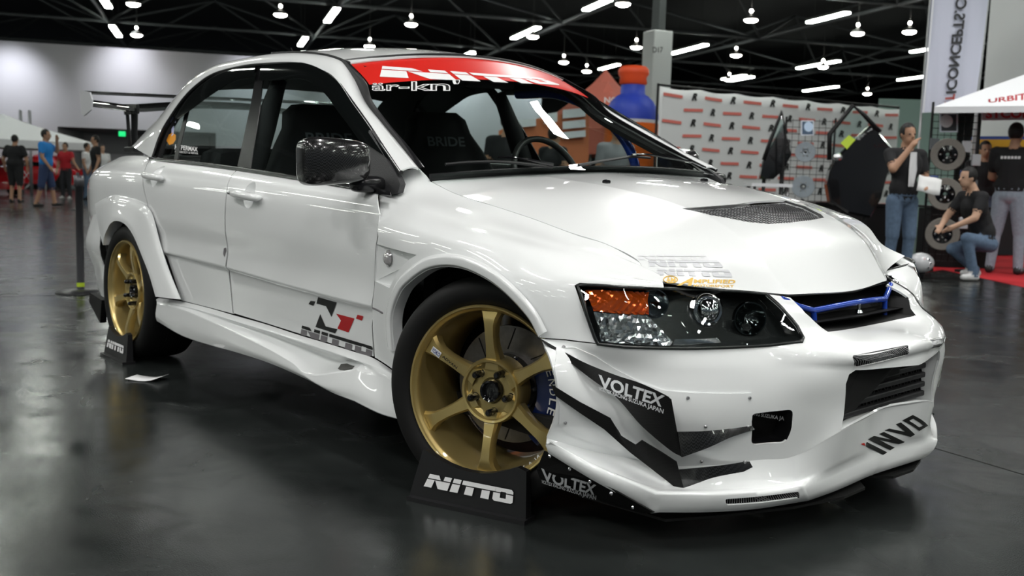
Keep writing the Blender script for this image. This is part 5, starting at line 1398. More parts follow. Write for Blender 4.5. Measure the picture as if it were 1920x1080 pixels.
px_decal('door_edge_mark', SIDE, [[(420, 466), (424, 464), (425, 470), (423, 476), (421, 482), (419, 476)]], M_DECALD, front_doors[0])
# hood stickers
decal('hood_sticker_lettering', HOOD, [(1198, 487.5), (1330, 489), (1322, 478), (1196, 478)], NIT, mat('pale_vinyl', (.72, .725, .74), .35), hood, .0013, 8)
decal('hood_sticker_lettering', HOOD, [(1218, 500), (1357, 502), (1346, 489), (1215, 489)], NIT, mat('light_grey_vinyl', (.60, .605, .63), .35), hood, .0013, 8)
decal('hood_sticker_lettering', HOOD, [(1234, 516), (1374, 520), (1366, 506), (1232, 504.5)], NIT, mat('light_grey_vinyl', (.60, .605, .63), .35), hood, .0013, 8)
decal('hood_gold_lettering', HOOD, [(1301, 531), (1379, 532), (1378, 525), (1298, 524)], text_mesh('MPLIFIED', .03, .2), M_DECALGOLD, hood, .0013, 8)
decal('hood_gold_lettering', HOOD, [(1300, 538), (1376, 539.5), (1376, 534.5), (1300, 533.5)], text_mesh('MOTORSPORT', .02, .0), M_DECALGOLD, hood, .0013, 8)
decal('hood_gold_lettering', HOOD, [(1268, 536), (1296, 536.5), (1301, 521), (1285, 521)], text_mesh('A', .06, .35), M_DECALGOLD, hood, .0013, 8)
ring = HOOD.px([(1257+13*math.cos(t), 525+6.5*math.sin(t)) for t in np.linspace(0, 2*math.pi, 24, endpoint=False)])
tube('hood_gold_ring', HOOD(ring[:, 0], ring[:, 1])+np.array([0, 0, .001]), .0014, M_DECALGOLD, hood, 4, closed=True)
decal('hood_gold_lettering', HOOD, [(1249, 530), (1267, 531), (1266, 521), (1248, 520)], text_mesh('AM', .02), M_DECALGOLD, hood, .0015, 8)
# lip lettering
px_decal('lip_lettering_accent', LIP, [[(1613, 832), (1620, 830), (1622, 836)]], M_RED, CAR)
px_decal('lip_lettering', LIP, [[(1624.4, 828.2), (1662.9, 847.8), (1655.1, 852.7), (1623.3, 836.7)], [(1626.7, 823.3), (1636.0, 818.2), (1676.7, 839.1), (1668.4, 844.0)], [(1647.3, 813.3), (1656.7, 809.6), (1696.4, 828.2), (1687.1, 831.6)], [(1630.7, 820.9), (1638.2, 817.1), (1694.7, 829.3), (1684.4, 832.4)], [(1657.8, 806.7), (1666.7, 803.3), (1716.9, 813.3), (1707.8, 818.4)], [(1678.9, 795.1), (1688.4, 791.6), (1716.9, 813.3), (1707.8, 818.4)]], M_DECALK, CAR)
OA, OB, OC, OD = (1691, 788), (1711, 777.5), (1748, 793), (1726, 806); oa, ob, oc, od = (1704, 788.5), (1712, 784.5), (1735, 795), (1725, 799.5)
px_decal('lip_lettering', LIP, [[OA, OB, ob, oa], [OB, OC, oc, ob], [OC, OD, od, oc], [OD, OA, oa, od]], M_DECALK, CAR)
# canard and side plate lettering
def strip_surf(A, B): return Surf(np.stack([np.asarray(A), np.asarray(B)], 1))
UTs = np.array([surfpt(a, b, l) for (a, b), l in zip(up_top, lt)]); UBs = np.array([surfpt(a, b, l) for (a, b), l in zip(up_bot, lb)])
UC = strip_surf(UTs, UBs); UC.sgn = 1.0
if (UC.normal(np.array([2.5]), np.array([.5]))[0] @ np.array([.5, -1, 0])) < 0: UC.sgn = -1.0
decal('canard_lettering', UC, [(1123, 727), (1240, 763), (1248, 742), (1122, 702)], text_mesh('VOLTEX', .03), M_DECALG, CAR, .0015, 20)
decal('canard_lettering', UC, [(1123, 734), (1243, 778), (1245, 767), (1122, 725)], text_mesh('VOLTEX RACING SUZUKA JAPAN', .02), M_DECALG, CAR, .0015, 20)
SPs = strip_surf(np.array([U(a, b, y=c+.004) for (a, b), c in zip(SPP[:5], spy[:5])]), np.array([U(a, b, y=c+.004) for (a, b), c in zip(SPP[5:10][::-1], spy[5:10][::-1])]))
if (SPs.normal(np.array([2.0]), np.array([.5]))[0] @ np.array([.5, -1, 0])) < 0: SPs.sgn *= -1
decal('side_plate_lettering', SPs, [(1018, 900), (1115, 926), (1120, 907), (1016, 876)], text_mesh('VOLTEX', .03), M_DECALG, CAR, .004, 20)
decal('side_plate_lettering', SPs, [(1016, 906), (1118, 938), (1119, 927), (1017, 898)], text_mesh('VOLTEX RACING SUZUKA JAPAN', .02), M_DECALG, CAR, .004, 20)
decal('duct_lettering', FRONT.offset(-.03), [(1414, 781), (1482, 793), (1483, 783), (1415, 773)], text_mesh('NG SUZUKA JAPA', .02), M_DECALG, CAR, .0, 20)
# seat lettering
for (x, y) in ((-1.50, -.37), (-1.68, .37)):
    flat_decal('seat_lettering', [(x-.128, y-.11, 1.035), (x-.128, y+.11, 1.035), (x-.139, y+.11, 1.08), (x-.139, y-.11, 1.08)], text_mesh('BRIDE', .02), mat('seat_print', (.10, .11, .12), .6), CAR, .008)
# window stickers on the rear door
decal('window_sticker', SG, [(328, 280), (371, 284.5), (371, 276), (329, 271)], text_mesh('HYPERMAX', .02), M_DECALW, rg[0], .0015, 20)
decal('window_sticker', SG, [(328, 286), (372, 290), (372, 286), (328, 282)], text_mesh('AUTOBODY & REPAIR'), M_DECALW, rg[0], .0015, 20)
px_decal('window_sticker_flame', SG, [[(312, 263), (314, 255), (318, 252), (321, 257), (324, 249), (330, 253), (330, 262), (325, 270), (318, 272)]], mat('orange_vinyl', (.75, .30, .02), .5), rg[0], .0015)
px_decal('window_sticker_tail', SG, [[(322, 240), (327, 236), (326, 252), (322, 256)], [(318, 215), (330, 212), (330, 230), (320, 232)]], mat('lilac_vinyl', (.55, .58, .85), .5), rg[0], .0015)
# caliper and wheel lettering (turn with the wheel)
cal = WF[3]
for i, ch in enumerate('ENDLESS'):
    t0 = math.radians(22-9.0*i); r0 = .172; c = np.array([r0*math.cos(t0), .0765, r0*math.sin(t0)]); ur = np.array([math.cos(t0), 0, math.sin(t0)]); ut = np.array([math.sin(t0), 0, -math.cos(t0)])
    h = .011; w = .009
    flat_decal('caliper_lettering', [c-ur*h-ut*w, c-ur*h+ut*w, c+ur*h+ut*w, c+ur*h-ut*w], text_mesh(ch, .01), M_DECALW, cal, .002)
rim = WF[1]
for i, ch in enumerate('ADVAN'):
    t0 = math.radians(-72+7*i); r0 = .2255; c = np.array([r0*math.cos(t0), .010, r0*math.sin(t0)]); ur = -np.array([math.cos(t0), 0, math.sin(t0)]); ut = np.array([-math.sin(t0), 0, math.cos(t0)])
    flat_decal('rim_lettering', [c-ur*.006-ut*-.008, c-ur*.006-ut*.008, c+ur*.006-ut*.008, c+ur*.006-ut*-.008][::1], text_mesh(ch, .01), M_DECALW, rim, .002)
a = math.radians(150); ur = np.array([math.cos(a), 0, math.sin(a)]); ut = np.array([math.sin(a), 0, -math.cos(a)])
c = ur*.188+np.array([0, .0125, 0]); flat_decal('spoke_sticker', [c+ur*.016-ut*.009, c-ur*.016-ut*.009, c-ur*.016+ut*.009, c+ur*.016+ut*.009], (np.array([(0, 0), (1, 0), (1, 1), (0, 1)], float), [(0, 1, 2, 3)]), M_DECALW, rim, .002)
flat_decal('spoke_sticker_text', [c+ur*.015-ut*.006, c-ur*.015-ut*.006, c-ur*.015+ut*.006, c+ur*.015+ut*.006], text_mesh('YOKO', .02), mat('navy_print', (.02, .04, .2), .5), rim, .003)
c = ur*.140+np.array([0, .020, 0]); flat_decal('spoke_lettering', [c+ur*.028-ut*.004, c-ur*.028-ut*.004, c-ur*.028+ut*.004, c+ur*.028+ut*.004], text_mesh('ADVAN', .02), M_DECALK, rim, .004)

# the nose on the far side drops and draws in a little, as the photograph shows
def smooth01(t): t = np.clip(t, 0, 1); return t*t*(3-2*t)
_seen = set()
FENDER_SIDE = ('front_fender.001', 'wheel_arch_lip.001', 'inner_arch_edge.001', 'fender_vent.001', 'fender_crease_shade.001', 'side_marker_lamp.001')
def far_nose(o, mv=None):
    for ch in o.children:
        m = mv or ((-.012, -.085, -.022) if ch.name == 'hood' else (-.03, -.075, -.038) if ch.name in FENDER_SIDE else (-.024, -.077, -.027) if ch.name == 'headlight.001' else (-.02, -.075, -.026))
        if ch.type == 'MESH' and ch.name.split('.')[0] not in ('tyre', 'wheel_rim', 'brake_disc', 'brake_caliper'):
            if ch.data.name not in _seen:
                _seen.add(ch.data.name); n = len(ch.data.vertices); co = np.empty(n*3); ch.data.vertices.foreach_get('co', co); co = co.reshape(-1, 3)
                w = smooth01((co[:, 1]-.12)/.5)*smooth01((co[:, 0]+.25)/.55)
                if m[0] == -.012: w = smooth01((co[:, 1]-.2)/.4)*smooth01((co[:, 0]-.12)/.32)
                if w.max() > 0:
                    co += w[:, None]*np.array(m); ch.data.vertices.foreach_set('co', co.ravel()); ch.data.update()
            far_nose(ch, m)
far_nose(CAR)
# ================================================================== PEOPLE
def cap_vf(a, b, ra, rb, n=12, m=5, sq=1.0):
    """tapered limb with round ends"""
    a = np.asarray(a, float); b = np.asarray(b, float); d, u, v = frame_of(b-a+1e-9); V = []; F = []
    rings = [(a-d*ra*math.cos(t), ra*math.sin(t)) for t in np.linspace(.15, math.pi/2, m)]+[(a+(b-a)*t, ra+(rb-ra)*t) for t in np.linspace(0, 1, 7)[1:-1]]+[(b+d*rb*math.sin(t), rb*math.cos(t)) for t in np.linspace(0, math.pi/2-.15, m)]
    for c, r in rings:
        for k in range(n): t = 2*math.pi*k/n; V.append(c+r*(math.cos(t)*u+math.sin(t)*v))
    for i in range(len(rings)-1):
        for k in range(n): F.append((i*n+k, i*n+(k+1) % n, (i+1)*n+(k+1) % n, (i+1)*n+k))
    F += [tuple(range(n))[::-1], tuple(range((len(rings)-1)*n, len(rings)*n))]
    return V, F
def ell_vf(c, r, R=None, n=16, m=10):
    V = []; F = []
    for i in range(m+1):
        ph = -math.pi/2+math.pi*i/m
        for k in range(n):
            t = 2*math.pi*k/n; p = np.array([math.cos(ph)*math.cos(t)*r[0], math.cos(ph)*math.sin(t)*r[1], math.sin(ph)*r[2]])
            V.append(np.asarray(c)+(p if R is None else R @ p))
    for i in range(m):
        for k in range(n): F.append((i*n+k, i*n+(k+1) % n, (i+1)*n+(k+1) % n, (i+1)*n+k))
    return V, F
SKIN = mat('skin', (.42, .235, .15), .55); SKIN2 = mat('light_skin', (.52, .32, .22), .55)
HAIR = mat('black_hair', (.008, .007, .007), .6); SHOE = mat('dark_shoe', (.02, .02, .022), .5); WSHOE = mat('white_shoe', (.6, .6, .6), .5)
def person(loc, face, H=1.74, shirt=None, pants=None, skin=SKIN, hair=HAIR, shoe=SHOE, bulk=1.0, arms=None, legs=None, shorts=False, label='', group=None, crouch=False, vox=.02):
    """a standing figure: one continuous body mesh with clothing zones, plus hair; face = heading angle.
    local frame: x forward, y to the person's left, z up, in units of height"""
    k = H
    J = dict(pel=(0, 0, .52), wai=(0, 0, .60), che=(.01, 0, .73), nek=(0, 0, .835), hd=(.015, 0, .925))
    J.update(sL=(0, .108, .80), sR=(0, -.108, .80), eL=(.0, .135, .635), eR=(.0, -.135, .635), wL=(.05, .14, .50), wR=(.05, -.14, .50))
    J.update(hL=(0, .052, .50), hR=(0, -.052, .50), kL=(.015, .06, .275), kR=(.015, -.06, .275), aL=(-.01, .065, .045), aR=(-.01, -.065, .045))
    if arms: J.update(arms)
    if legs: J.update(legs)
    P = {n: np.array(v)*k for n, v in J.items()}; B = bulk
    S, T, K_, X = 0, 1, 2, 3     # shirt, trousers, skin, shoes
    parts = []
    def add(vf, z): parts.append((vf, z))
    add(ell_vf(P['che'], (.075*k*B, .112*k*B, .115*k)), S); add(ell_vf((P['wai']+P['pel'])/2+np.array([.008*k, 0, .02*k]), (.072*k*B*B, .098*k*B, .10*k)), S)
    add(cap_vf(P['wai'], P['che'], .075*k*B, .085*k*B), S); add(ell_vf(P['pel'], (.070*k*B, .095*k*B, .065*k)), T)
    add(cap_vf(P['sL'], P['sR'], .042*k, .042*k), S); add(cap_vf(P['che']+np.array([0, 0, .07*k]), P['nek']+np.array([.004*k, 0, .03*k]), .040*k, .033*k), K_)
    for s in 'LR':
        el = P['s'+s]*.42+P['e'+s]*.58
        add(cap_vf(P['s'+s], el, .040*k*B, .036*k*B), S); add(cap_vf(el, P['e'+s], .028*k, .026*k), K_); add(cap_vf(P['e'+s], P['w'+s], .026*k, .018*k), K_)
        # hand: palm, four fingers of unequal length and a thumb
        w = P['w'+s]; d, u, v = frame_of(w-P['e'+s]); sd = 1 if s == 'L' else -1
        fw = np.array([1.0, 0, 0]); fw = fw-d*(fw @ d); fw /= np.linalg.norm(fw)+1e-9; inn_ = np.cross(d, fw)
        add(cap_vf(w, w+d*.045*k, .019*k, .020*k, 8, 3), K_)
        for j, L in enumerate((.040, .047, .044, .034)):
            b0 = w+d*.052*k+fw*(.016-.0105*j)*k; b1 = b0+d*L*.55*k; b2 = b1+(d*.8-inn_*.5*sd)*L*.45*k
            add(cap_vf(b0, b1, .0068*k, .006*k, 6, 2), K_); add(cap_vf(b1, b2, .006*k, .005*k, 6, 2), K_)
        add(cap_vf(w+d*.018*k+fw*.014*k, w+d*.045*k+fw*.036*k, .008*k, .0065*k, 6, 2), K_)
        lo = K_ if shorts else T
        add(cap_vf(P['h'+s], P['k'+s], .056*k*B, .043*k*(1.15 if shorts else 1)), T); add(cap_vf(P['k'+s], P['a'+s], .038*k*(1 if not shorts else .85), .028*k*(1.15 if not shorts else .9)), lo)
        a = P['a'+s]; fd = np.array([1, .12*sd, 0]); add(cap_vf(np.array([a[0]-.02*k, a[1], .020*k+max(0, a[2]-.045*k)]), np.array([a[0], a[1], .020*k+max(0, a[2]-.045*k)])+fd*.085*k, .026*k, .022*k), X)
    hd = P['hd']; tilt = np.eye(3)
    add(ell_vf(hd+np.array([-.004*k, 0, .010*k]), (.056*k, .044*k, .062*k)), K_); add(ell_vf(hd+np.array([.016*k, 0, -.028*k]), (.036*k, .034*k, .040*k)), K_)
    add(cap_vf(hd+np.array([.052*k, 0, .0*k]), hd+np.array([.062*k, 0, -.016*k]), .006*k, .009*k, 8, 3), K_)     # nose
    for s in (-1, 1): add(ell_vf(hd+np.array([-.004*k, .044*k*s, -.004*k]), (.010*k, .006*k, .017*k), n=8, m=6), K_)
    add(ell_vf(hd+np.array([.047*k, 0, -.036*k]), (.007*k, .015*k, .005*k), n=8, m=6), K_)
    V, F = merge_vf([p[0] for p in parts]); zone = []
    for (v, f), z in parts: zone += [z]*len(v)
    me = bpy.data.meshes.new('person_src'); me.from_pydata([tuple(p) for p in V], [], [tuple(f) for f in F]); src = bpy.data.objects.new('person_src', me); COL.objects.link(src)
    md = src.modifiers.new('r', 'REMESH'); md.mode = 'VOXEL'; md.voxel_size = vox; sm = src.modifiers.new('s', 'SMOOTH'); sm.factor = .5; sm.iterations = 2
    bm_ = bpy.data.meshes.new_from_object(src.evaluated_get(bpy.context.evaluated_depsgraph_get())); bpy.data.objects.remove(src)
    n = len(bm_.polygons); cen = np.empty(n*3); bm_.polygons.foreach_get('center', cen); cen = cen.reshape(-1, 3); VA = np.array(V); zone = np.array(zone); mi = np.zeros(n, int)
    for i in range(0, n, 1500): mi[i:i+1500] = zone[((cen[i:i+1500, None]-VA[None])**2).sum(2).argmin(1)]
    for m_ in (shirt, pants, skin, shoe): bm_.materials.append(m_)
    bm_.polygons.foreach_set('material_index', mi); bm_.polygons.foreach_set('use_smooth', [True]*n); bm_.name = 'person'
    o = bpy.data.objects.new('person', bm_); COL.objects.link(o); zmin = min(v.co.z for v in bm_.vertices); o.location = (float(loc[0]), float(loc[1]), -zmin); o.rotation_euler = (0, 0, face)
    tag(o, label, 'person', group)
    # hair: a cap that leaves the face free; eyes
    hv, hf = ell_vf(hd+np.array([-.010*k, 0, .018*k]), (.056*k, .0485*k, .062*k), n=20, m=14)
    keep = [f for f in hf if not (np.mean([hv[i][0] for i in f]) > hd[0]+.026*k and np.mean([hv[i][2] for i in f]) < hd[2]+.050*k) and np.mean([hv[i][2] for i in f]) > hd[2]-.030*k]
    mobj('hair', hv, keep, hair, o)
    for s in (-1, 1):
        ev, ef = ell_vf(hd+np.array([.049*k, .018*k*s, .002*k]), (.006*k, .009*k, .005*k), n=8, m=6); mobj('eye', ev, ef, mat('eye_dark', (.03, .02, .015), .3), o)
    return o
def ground_at(px, depth):
    d = ray(px, 340, False); p = CAM_LOC+d*depth; return p*[1, 1, 0]
TO_CAM = lambda p: math.atan2(CAM_LOC[1]-p[1], CAM_LOC[0]-p[0])
BLACKT = mat('black_shirt', (.012, .012, .014), .85); BLUET = mat('blue_shirt', (.02, .22, .62), .8); REDT = mat('red_shirt', (.45, .015, .025), .8); WHITET = mat('white_shirt', (.72, .72, .74), .8); GREYT = mat('grey_shirt', (.25, .25, .27), .8)
JEANS = mat('blue_jeans', (.10, .15, .23), .85, noise=(30, .3)); LJEANS = mat('light_jeans', (.30, .35, .42), .85, noise=(30, .25)); DPANT = mat('dark_trousers', (.025, .026, .032), .85); NSHORT = mat('navy_shorts', (.03, .05, .12), .85); BSHORT = mat('black_shorts', (.015, .015, .017), .85)
# group by the far wall, on the left
p = ground_at(29, 24.5); person(p, TO_CAM(p)+2.6, 1.66, BLACKT, BSHORT, shorts=True, bulk=1.32, arms=dict(eL=(-.02, .17, .64), eR=(.02, -.17, .64), wL=(.02, .17, .52), wR=(.05, -.16, .52)), label='heavy man in black shirt and long black shorts seen from behind')
p = ground_at(86, 22.2); person(p, TO_CAM(p)+1.15, 1.74, BLUET, NSHORT, shorts=True, bulk=1.08, arms=dict(eL=(.10, .13, .72), wL=(.13, .05, .86), eR=(.02, -.14, .64), wR=(.10, -.13, .53)), legs=dict(kL=(.05, .06, .28), aL=(.08, .065, .06), kR=(-.03, -.06, .275), aR=(-.10, -.065, .05)), label='man in bright blue shirt walking with a hand raised to his face')
p = ground_at(124, 28.0); person(p, TO_CAM(p)-.5, 1.60, REDT, DPANT, shoe=WSHOE, arms=dict(eL=(.03, .16, .66), wL=(.08, .26, .56)), label='man in red polo shirt and dark trousers reaching out his arm')
p = ground_at(163, 28.5); person(p, TO_CAM(p)+1.2, 1.62, WHITET, JEANS, label='man in white shirt and jeans standing behind the man in black')
p = ground_at(181, 25.5); person(p, TO_CAM(p)-1.3, 1.74, BLACKT, DPANT, bulk=.96, label='slim man in black shirt and dark trousers beside the car tail')
p = ground_at(192, 29.0); person(p, TO_CAM(p)+.4, 1.60, WHITET, JEANS, skin=SKIN2, label='person in white shirt half hidden behind the slim man in black')
# at the parts stand, on the right
p = ground_at(1694, 10.2); manA = person(p, TO_CAM(p)+.55, 1.60, BLACKT, JEANS, arms=dict(eR=(.10, -.14, .70), wR=(.105, -.035, .835), eL=(.03, .14, .63), wL=(.15, .06, .60)), label='man in open black shirt with his hand at his mouth holding papers', vox=.011)
p = ground_at(1897, 11.3); manB = person(p, TO_CAM(p)+2.9, 1.72, BLACKT, LJEANS, bulk=1.12, arms=dict(eL=(.05, .14, .64), wL=(.16, .09, .62), eR=(.05, -.14, .64), wR=(.16, -.09, .62)), legs=dict(kL=(.01, .075, .275), aL=(-.01, .09, .045), kR=(.01, -.07, .275), aR=(-.01, -.085, .045)), label='man in black jacket with white back print and pale jeans', vox=.011)
p = ground_at(1842, 13.4); person(p, TO_CAM(p)+.3, 1.62, BLACKT, JEANS, label='man in black looking out from behind the wire rack', vox=.013)
p = ground_at(1850, 10.35); person(p, TO_CAM(p)-.9, 1.55, BLACKT, JEANS, skin=SKIN2, shoe=WSHOE, crouch=True, arms=dict(sL=(.10, .10, .56), sR=(.10, -.10, .56), eL=(.17, .13, .42), eR=(.19, -.13, .42), wL=(.27, .07, .36), wR=(.27, -.07, .36), pel=(-.02, 0, .25), wai=(0, 0, .34), che=(.08, 0, .49), nek=(.11, 0, .60), hd=(.15, 0, .685)), legs=dict(hL=(-.02, .055, .24), hR=(-.02, -.055, .24), kL=(.17, .07, .28), kR=(.17, -.07, .20), aL=(.10, .07, .045), aR=(-.02, -.07, .06)), label='crouching person in black top and jeans by the wire rack', vox=.013)
# seen through the windshield and over the far pillar
p = ground_at(948, 11.0); person(p, TO_CAM(p)+2.9, 1.66, BLACKT, DPANT, label='man in black seen from behind through the windshield')
p = ground_at(1035, 13.0); person(p, TO_CAM(p)+2.4, 1.62, BLACKT, JEANS, label='man in black beside the orange stand, seen through the windshield')
p = ground_at(1152, 12.0); person(p, TO_CAM(p)+.4, 1.66, GREYT, DPANT, label='person peering over the windshield pillar before the blue bottle balloon')
p = ground_at(800, 15.0); person(p, TO_CAM(p)+1.2, 1.66, BLUET, DPANT, label='man in blue seen through the windshield above the seat')
# papers in the first man's hand
mw = np.array(manA.matrix_world) if False else None
ca, sa = math.cos(manA.rotation_euler[2]), math.sin(manA.rotation_euler[2]); hl_ = np.array([.21, .05, .615])*1.60
hp = np.array([manA.location.x+hl_[0]*ca-hl_[1]*sa, manA.location.y+hl_[0]*sa+hl_[1]*ca, hl_[2]])
vv = []; 
for i in range(5):
    for j in range(4): vv.append((i*.055-.11, j*.06-.09, .012*math.sin(i*1.7+j)))
o = mobj('paper_bag', vv, [(i*4+j, (i+1)*4+j, (i+1)*4+j+1, i*4+j+1) for i in range(4) for j in range(3)], mat('white_paper', (.8, .8, .8), .7)); sol = o.modifiers.new('t', 'SOLIDIFY'); sol.thickness = .012
o.location = tuple(hp); o.rotation_euler = (1.1, .2, manA.rotation_euler[2]+1.2); tag(o, 'crumpled white paper bag held by the man in open black shirt', 'paper')
# white undershirt and back print
fx = lambda o_, x, y, z: np.array([o_.location.x+x*math.cos(o_.rotation_euler[2])-y*math.sin(o_.rotation_euler[2]), o_.location.y+x*math.sin(o_.rotation_euler[2])+y*math.cos(o_.rotation_euler[2]), z])
def local_patch(o_, name, pts, material):
    mobj(name, pts, [tuple(range(len(pts)))], material, o_, smooth=False)
local_patch(manA, 'undershirt', [(.146, -.035, 1.30), (.150, .035, 1.30), (.158, .045, 1.12), (.140, .030, .95), (.140, -.030, .95), (.158, -.045, 1.12)], WHITET)
for i in range(6): local_patch(manB, 'back_print', [(-.150, .10-.036*i, 1.335), (-.150, .073-.036*i, 1.335), (-.152, .073-.036*i, 1.305), (-.152, .10-.036*i, 1.305)], WHITET)
# ================================================================== THINGS ON THE SHOW FLOOR
# black sign blocks set against the wheels
def sign_block(face_c, rz, prof, label, w):
    """front outline (s along the wheel, z) pushed back by a few centimetres; face_c on the floor below the hub"""
    R = np.array([[math.cos(rz), math.sin(rz), 0], [-math.sin(rz), math.cos(rz), 0], [0, 0, 1]])
    def L(s, n, z): return np.asarray(face_c)+np.array([math.cos(rz)*s+math.sin(rz)*n, math.sin(rz)*s-math.cos(rz)*n, z])
    # n = outward from the car
    n = len(prof); V = [L(s, .012-.10*z, z) for s, z in prof]+[L(s, -.022, z) for s, z in prof]
    o = fix_normals(mobj('wheel_sign_block', [v-np.asarray(face_c) for v in V], [tuple(range(n)), tuple(range(2*n-1, n-1, -1))]+[(i, (i+1) % n, n+(i+1) % n, n+i) for i in range(n)], mat('black_sign_plastic', (.012, .012, .013), .35), smooth=False)); o.location = tuple(face_c); tag(o, label, 'sign')
    bv = box_vf((0, 0, .006), (w+.03, .06, .012)); P = [np.array(L(p[0], -p[1]-.0, p[2]))-np.asarray(face_c) for p in bv[0]]; fix_normals(mobj('sign_base', P, bv[1], mat('black_sign_plastic', (.012, .012, .013), .35), o, smooth=False))
    q = [L(-w*.41, .0155-.10*.045, .045), L(w*.41, .0155-.10*.045, .045), L(w*.41, .0155-.10*.082, .082), L(-w*.36, .0155-.10*.082, .082)]
    flat_decal('sign_lettering', [p-np.asarray(face_c) for p in q], NIT, M_DECALW, o, .002)
    return o
def cradle(w, h, dip): return [(-w/2-.02, 0), (w/2+.01, 0), (w/2, h*.95)]+[(s, h-dip*(1-(s/(w*.42))**2)) for s in np.linspace(w*.42, -w*.42, 9)]+[(-w/2+.015, h)]
wn = np.array([math.sin(STEER), -math.cos(STEER), 0])
fc = np.array([.012, -.850, 0])+wn*.036
sign_block(fc+np.array([-.015, -.006, 0]), STEER, cradle(.34, .142, .036), 'black sign block with white lettering against the front wheel', .34)
sign_block(np.array([-2.632, -.900-.040, 0]), 0.0, cradle(.28, .142, .03), 'black sign block with white lettering against the rear wheel', .28)
# scrap of paper on the floor
pc = G(276, 712)
vv = [(x, y, .004+.018*(x/.075)**2*(1 if x > 0 else .3)) for x in np.linspace(-.075, .075, 6) for y in (-.045, 0, .045)]
o = mobj('paper_scrap', vv, [(i*3+j, (i+1)*3+j, (i+1)*3+j+1, i*3+j+1) for i in range(5) for j in range(2)], mat('white_paper', (.8, .8, .8), .7)); o.location = tuple(pc); o.rotation_euler = (0, 0, CAM_YAW-1.75); so = o.modifiers.new('t', 'SOLIDIFY'); so.thickness = .002; tag(o, 'curled white scrap of paper on the dark floor', 'paper')
# belt post behind the car tail
def stanchion(px, depth, h, label, tape=None):
    p = ground_at(px, depth); e = empty('stanchion', p); tag(e, label, 'stanchion', None)
    v, f = lathe_vf([(0, .03), (.03, .03), (.06, .026), (.16, .012), (.17, 0), (0, 0)], 28, 'z'); mobj('post_base', v, f, mat('black_post', (.02, .02, .022), .35), e)
    v, f = lathe_vf([(.026, .03), (.026, h-.08), (.034, h-.08), (.034, h), (0, h)], 16, 'z'); mobj('post', v, f, mat('dark_grey_post', (.10, .10, .11), .35, metal=.5), e)
    if tape: v, f = lathe_vf([(.0275, .045), (.0275, .075)], 12, 'z'); mobj('tape_band', v, f, mat('yellow_green_tape', (.45, .60, .03), .5), e)
    return e
stanchion(148, 7.0, .84, 'dark belt post with yellow tape near its base behind the car tail', True)
stanchion(146, 21.0, .80, 'slim belt post far off between the standing men')
# ---------------------------------------------------------------- printed backdrop on the right
bl0 = W(1231, 300, 16.0)*[1, 1, 0]; br0 = W(1682, 300, 18.6)*[1, 1, 0]; bd = (br0-bl0); bL = np.linalg.norm(bd); bd /= bL; bn = np.array([bd[1], -bd[0], 0]); bn = bn if bn @ (CAM_LOC-bl0) > 0 else -bn
BH0 = W(1231, 163, 16.0)[2]; BH1 = W(1682, 205, 18.6)[2]
def bpt(s, t, lift=0.0):
    """point of the cloth: s along, t up (0..1)"""
    zt = BH0+(BH1-BH0)*s; wv = .020*math.sin(s*17)*(.4+.6*t)+.010*math.sin(s*41+2)*t
    return bl0+bd*(s*bL)+bn*(wv+lift)+np.array([0, 0, zt*t-.03*t*abs(math.sin(s*22))])
ns, nt_ = 90, 14
V = [bpt(i/(ns-1), j/(nt_-1)) for i in range(ns) for j in range(nt_)]
back = mobj('printed_backdrop', V, [(i*nt_+j, (i+1)*nt_+j, (i+1)*nt_+j+1, i*nt_+j+1) for i in range(ns-1) for j in range(nt_-1)], mat('white_vinyl_cloth', (.62, .64, .64), .45)); tag(back, 'white vinyl backdrop with rows of red bars and black logos', 'backdrop')
so = back.modifiers.new('t', 'SOLIDIFY'); so.thickness = .004
for s in (0, 1):
    p = bl0+bd*(bL*s)-bn*.05; tube('backdrop_pole', [p, p+np.array([0, 0, (BH0, BH1)[s]+.05])], .02, M_BLACK, back, 8)
tube('backdrop_rail', [bl0-bn*.05+np.array([0, 0, BH0+.03]), br0-bn*.05+np.array([0, 0, BH1+.03])], .02, M_BLACK, back, 8)
TR_, TF_ = text_mesh('R', .05, .3)
M_BAR = mat('faded_red_print', (.62, .16, .13), .6)
for r in range(11):
    t = .955-.085*r
    for c in range(7):
        s = .045+.152*c+(.076 if r % 2 else 0)
        if s > .97 or t < .12: continue
        q = [bpt(s-.035, t-.010, .02), bpt(s+.035, t-.010, .02), bpt(s+.035, t+.010, .02), bpt(s-.035, t+.010, .02)]
        if s+.035 < .995: mobj('red_print_bar', q, [(0, 1, 2, 3)], M_BAR, back, smooth=False)
        s2 = s+.076
        if s2 < .985: mobj('black_print_logo', [bpt(s2-.010+.020*x, t-.024+.048*y, .02) for x, y in TR_], TF_, M_DECALK, back, smooth=False)
# ---------------------------------------------------------------- inflatable bottle
bp_ = W(1181, 300, 17.2)*[1, 1, 0]; sc_ = 17.2/CAM_F
e = empty('inflatable_bottle', bp_); tag(e, 'giant inflatable blue bottle with orange cap beside the backdrop', 'balloon')
zz = lambda py: W(1181, py, 17.2)[2]; rr2 = lambda w: w*sc_/2
v, f = lathe_vf([(rr2(100), zz(226)), (rr2(99), zz(215)), (rr2(92), zz(203)), (rr2(78), zz(191)), (rr2(60), zz(182)), (rr2(46), zz(178)), (rr2(45), zz(160))], 32, 'z'); mobj('bottle_shoulder', v, f, mat('blue_nylon', (.015, .045, .40), .5), e)
v, f = lathe_vf([(rr2(45), zz(161)), (rr2(52), zz(158)), (rr2(49), zz(148)), (rr2(57), zz(141)), (rr2(57), zz(133)), (rr2(46), zz(127)), (rr2(20), zz(125)), (0, zz(125))], 24, 'z'); mobj('bottle_cap', v, f, mat('orange_red_nylon', (.75, .075, .015), .5), e)
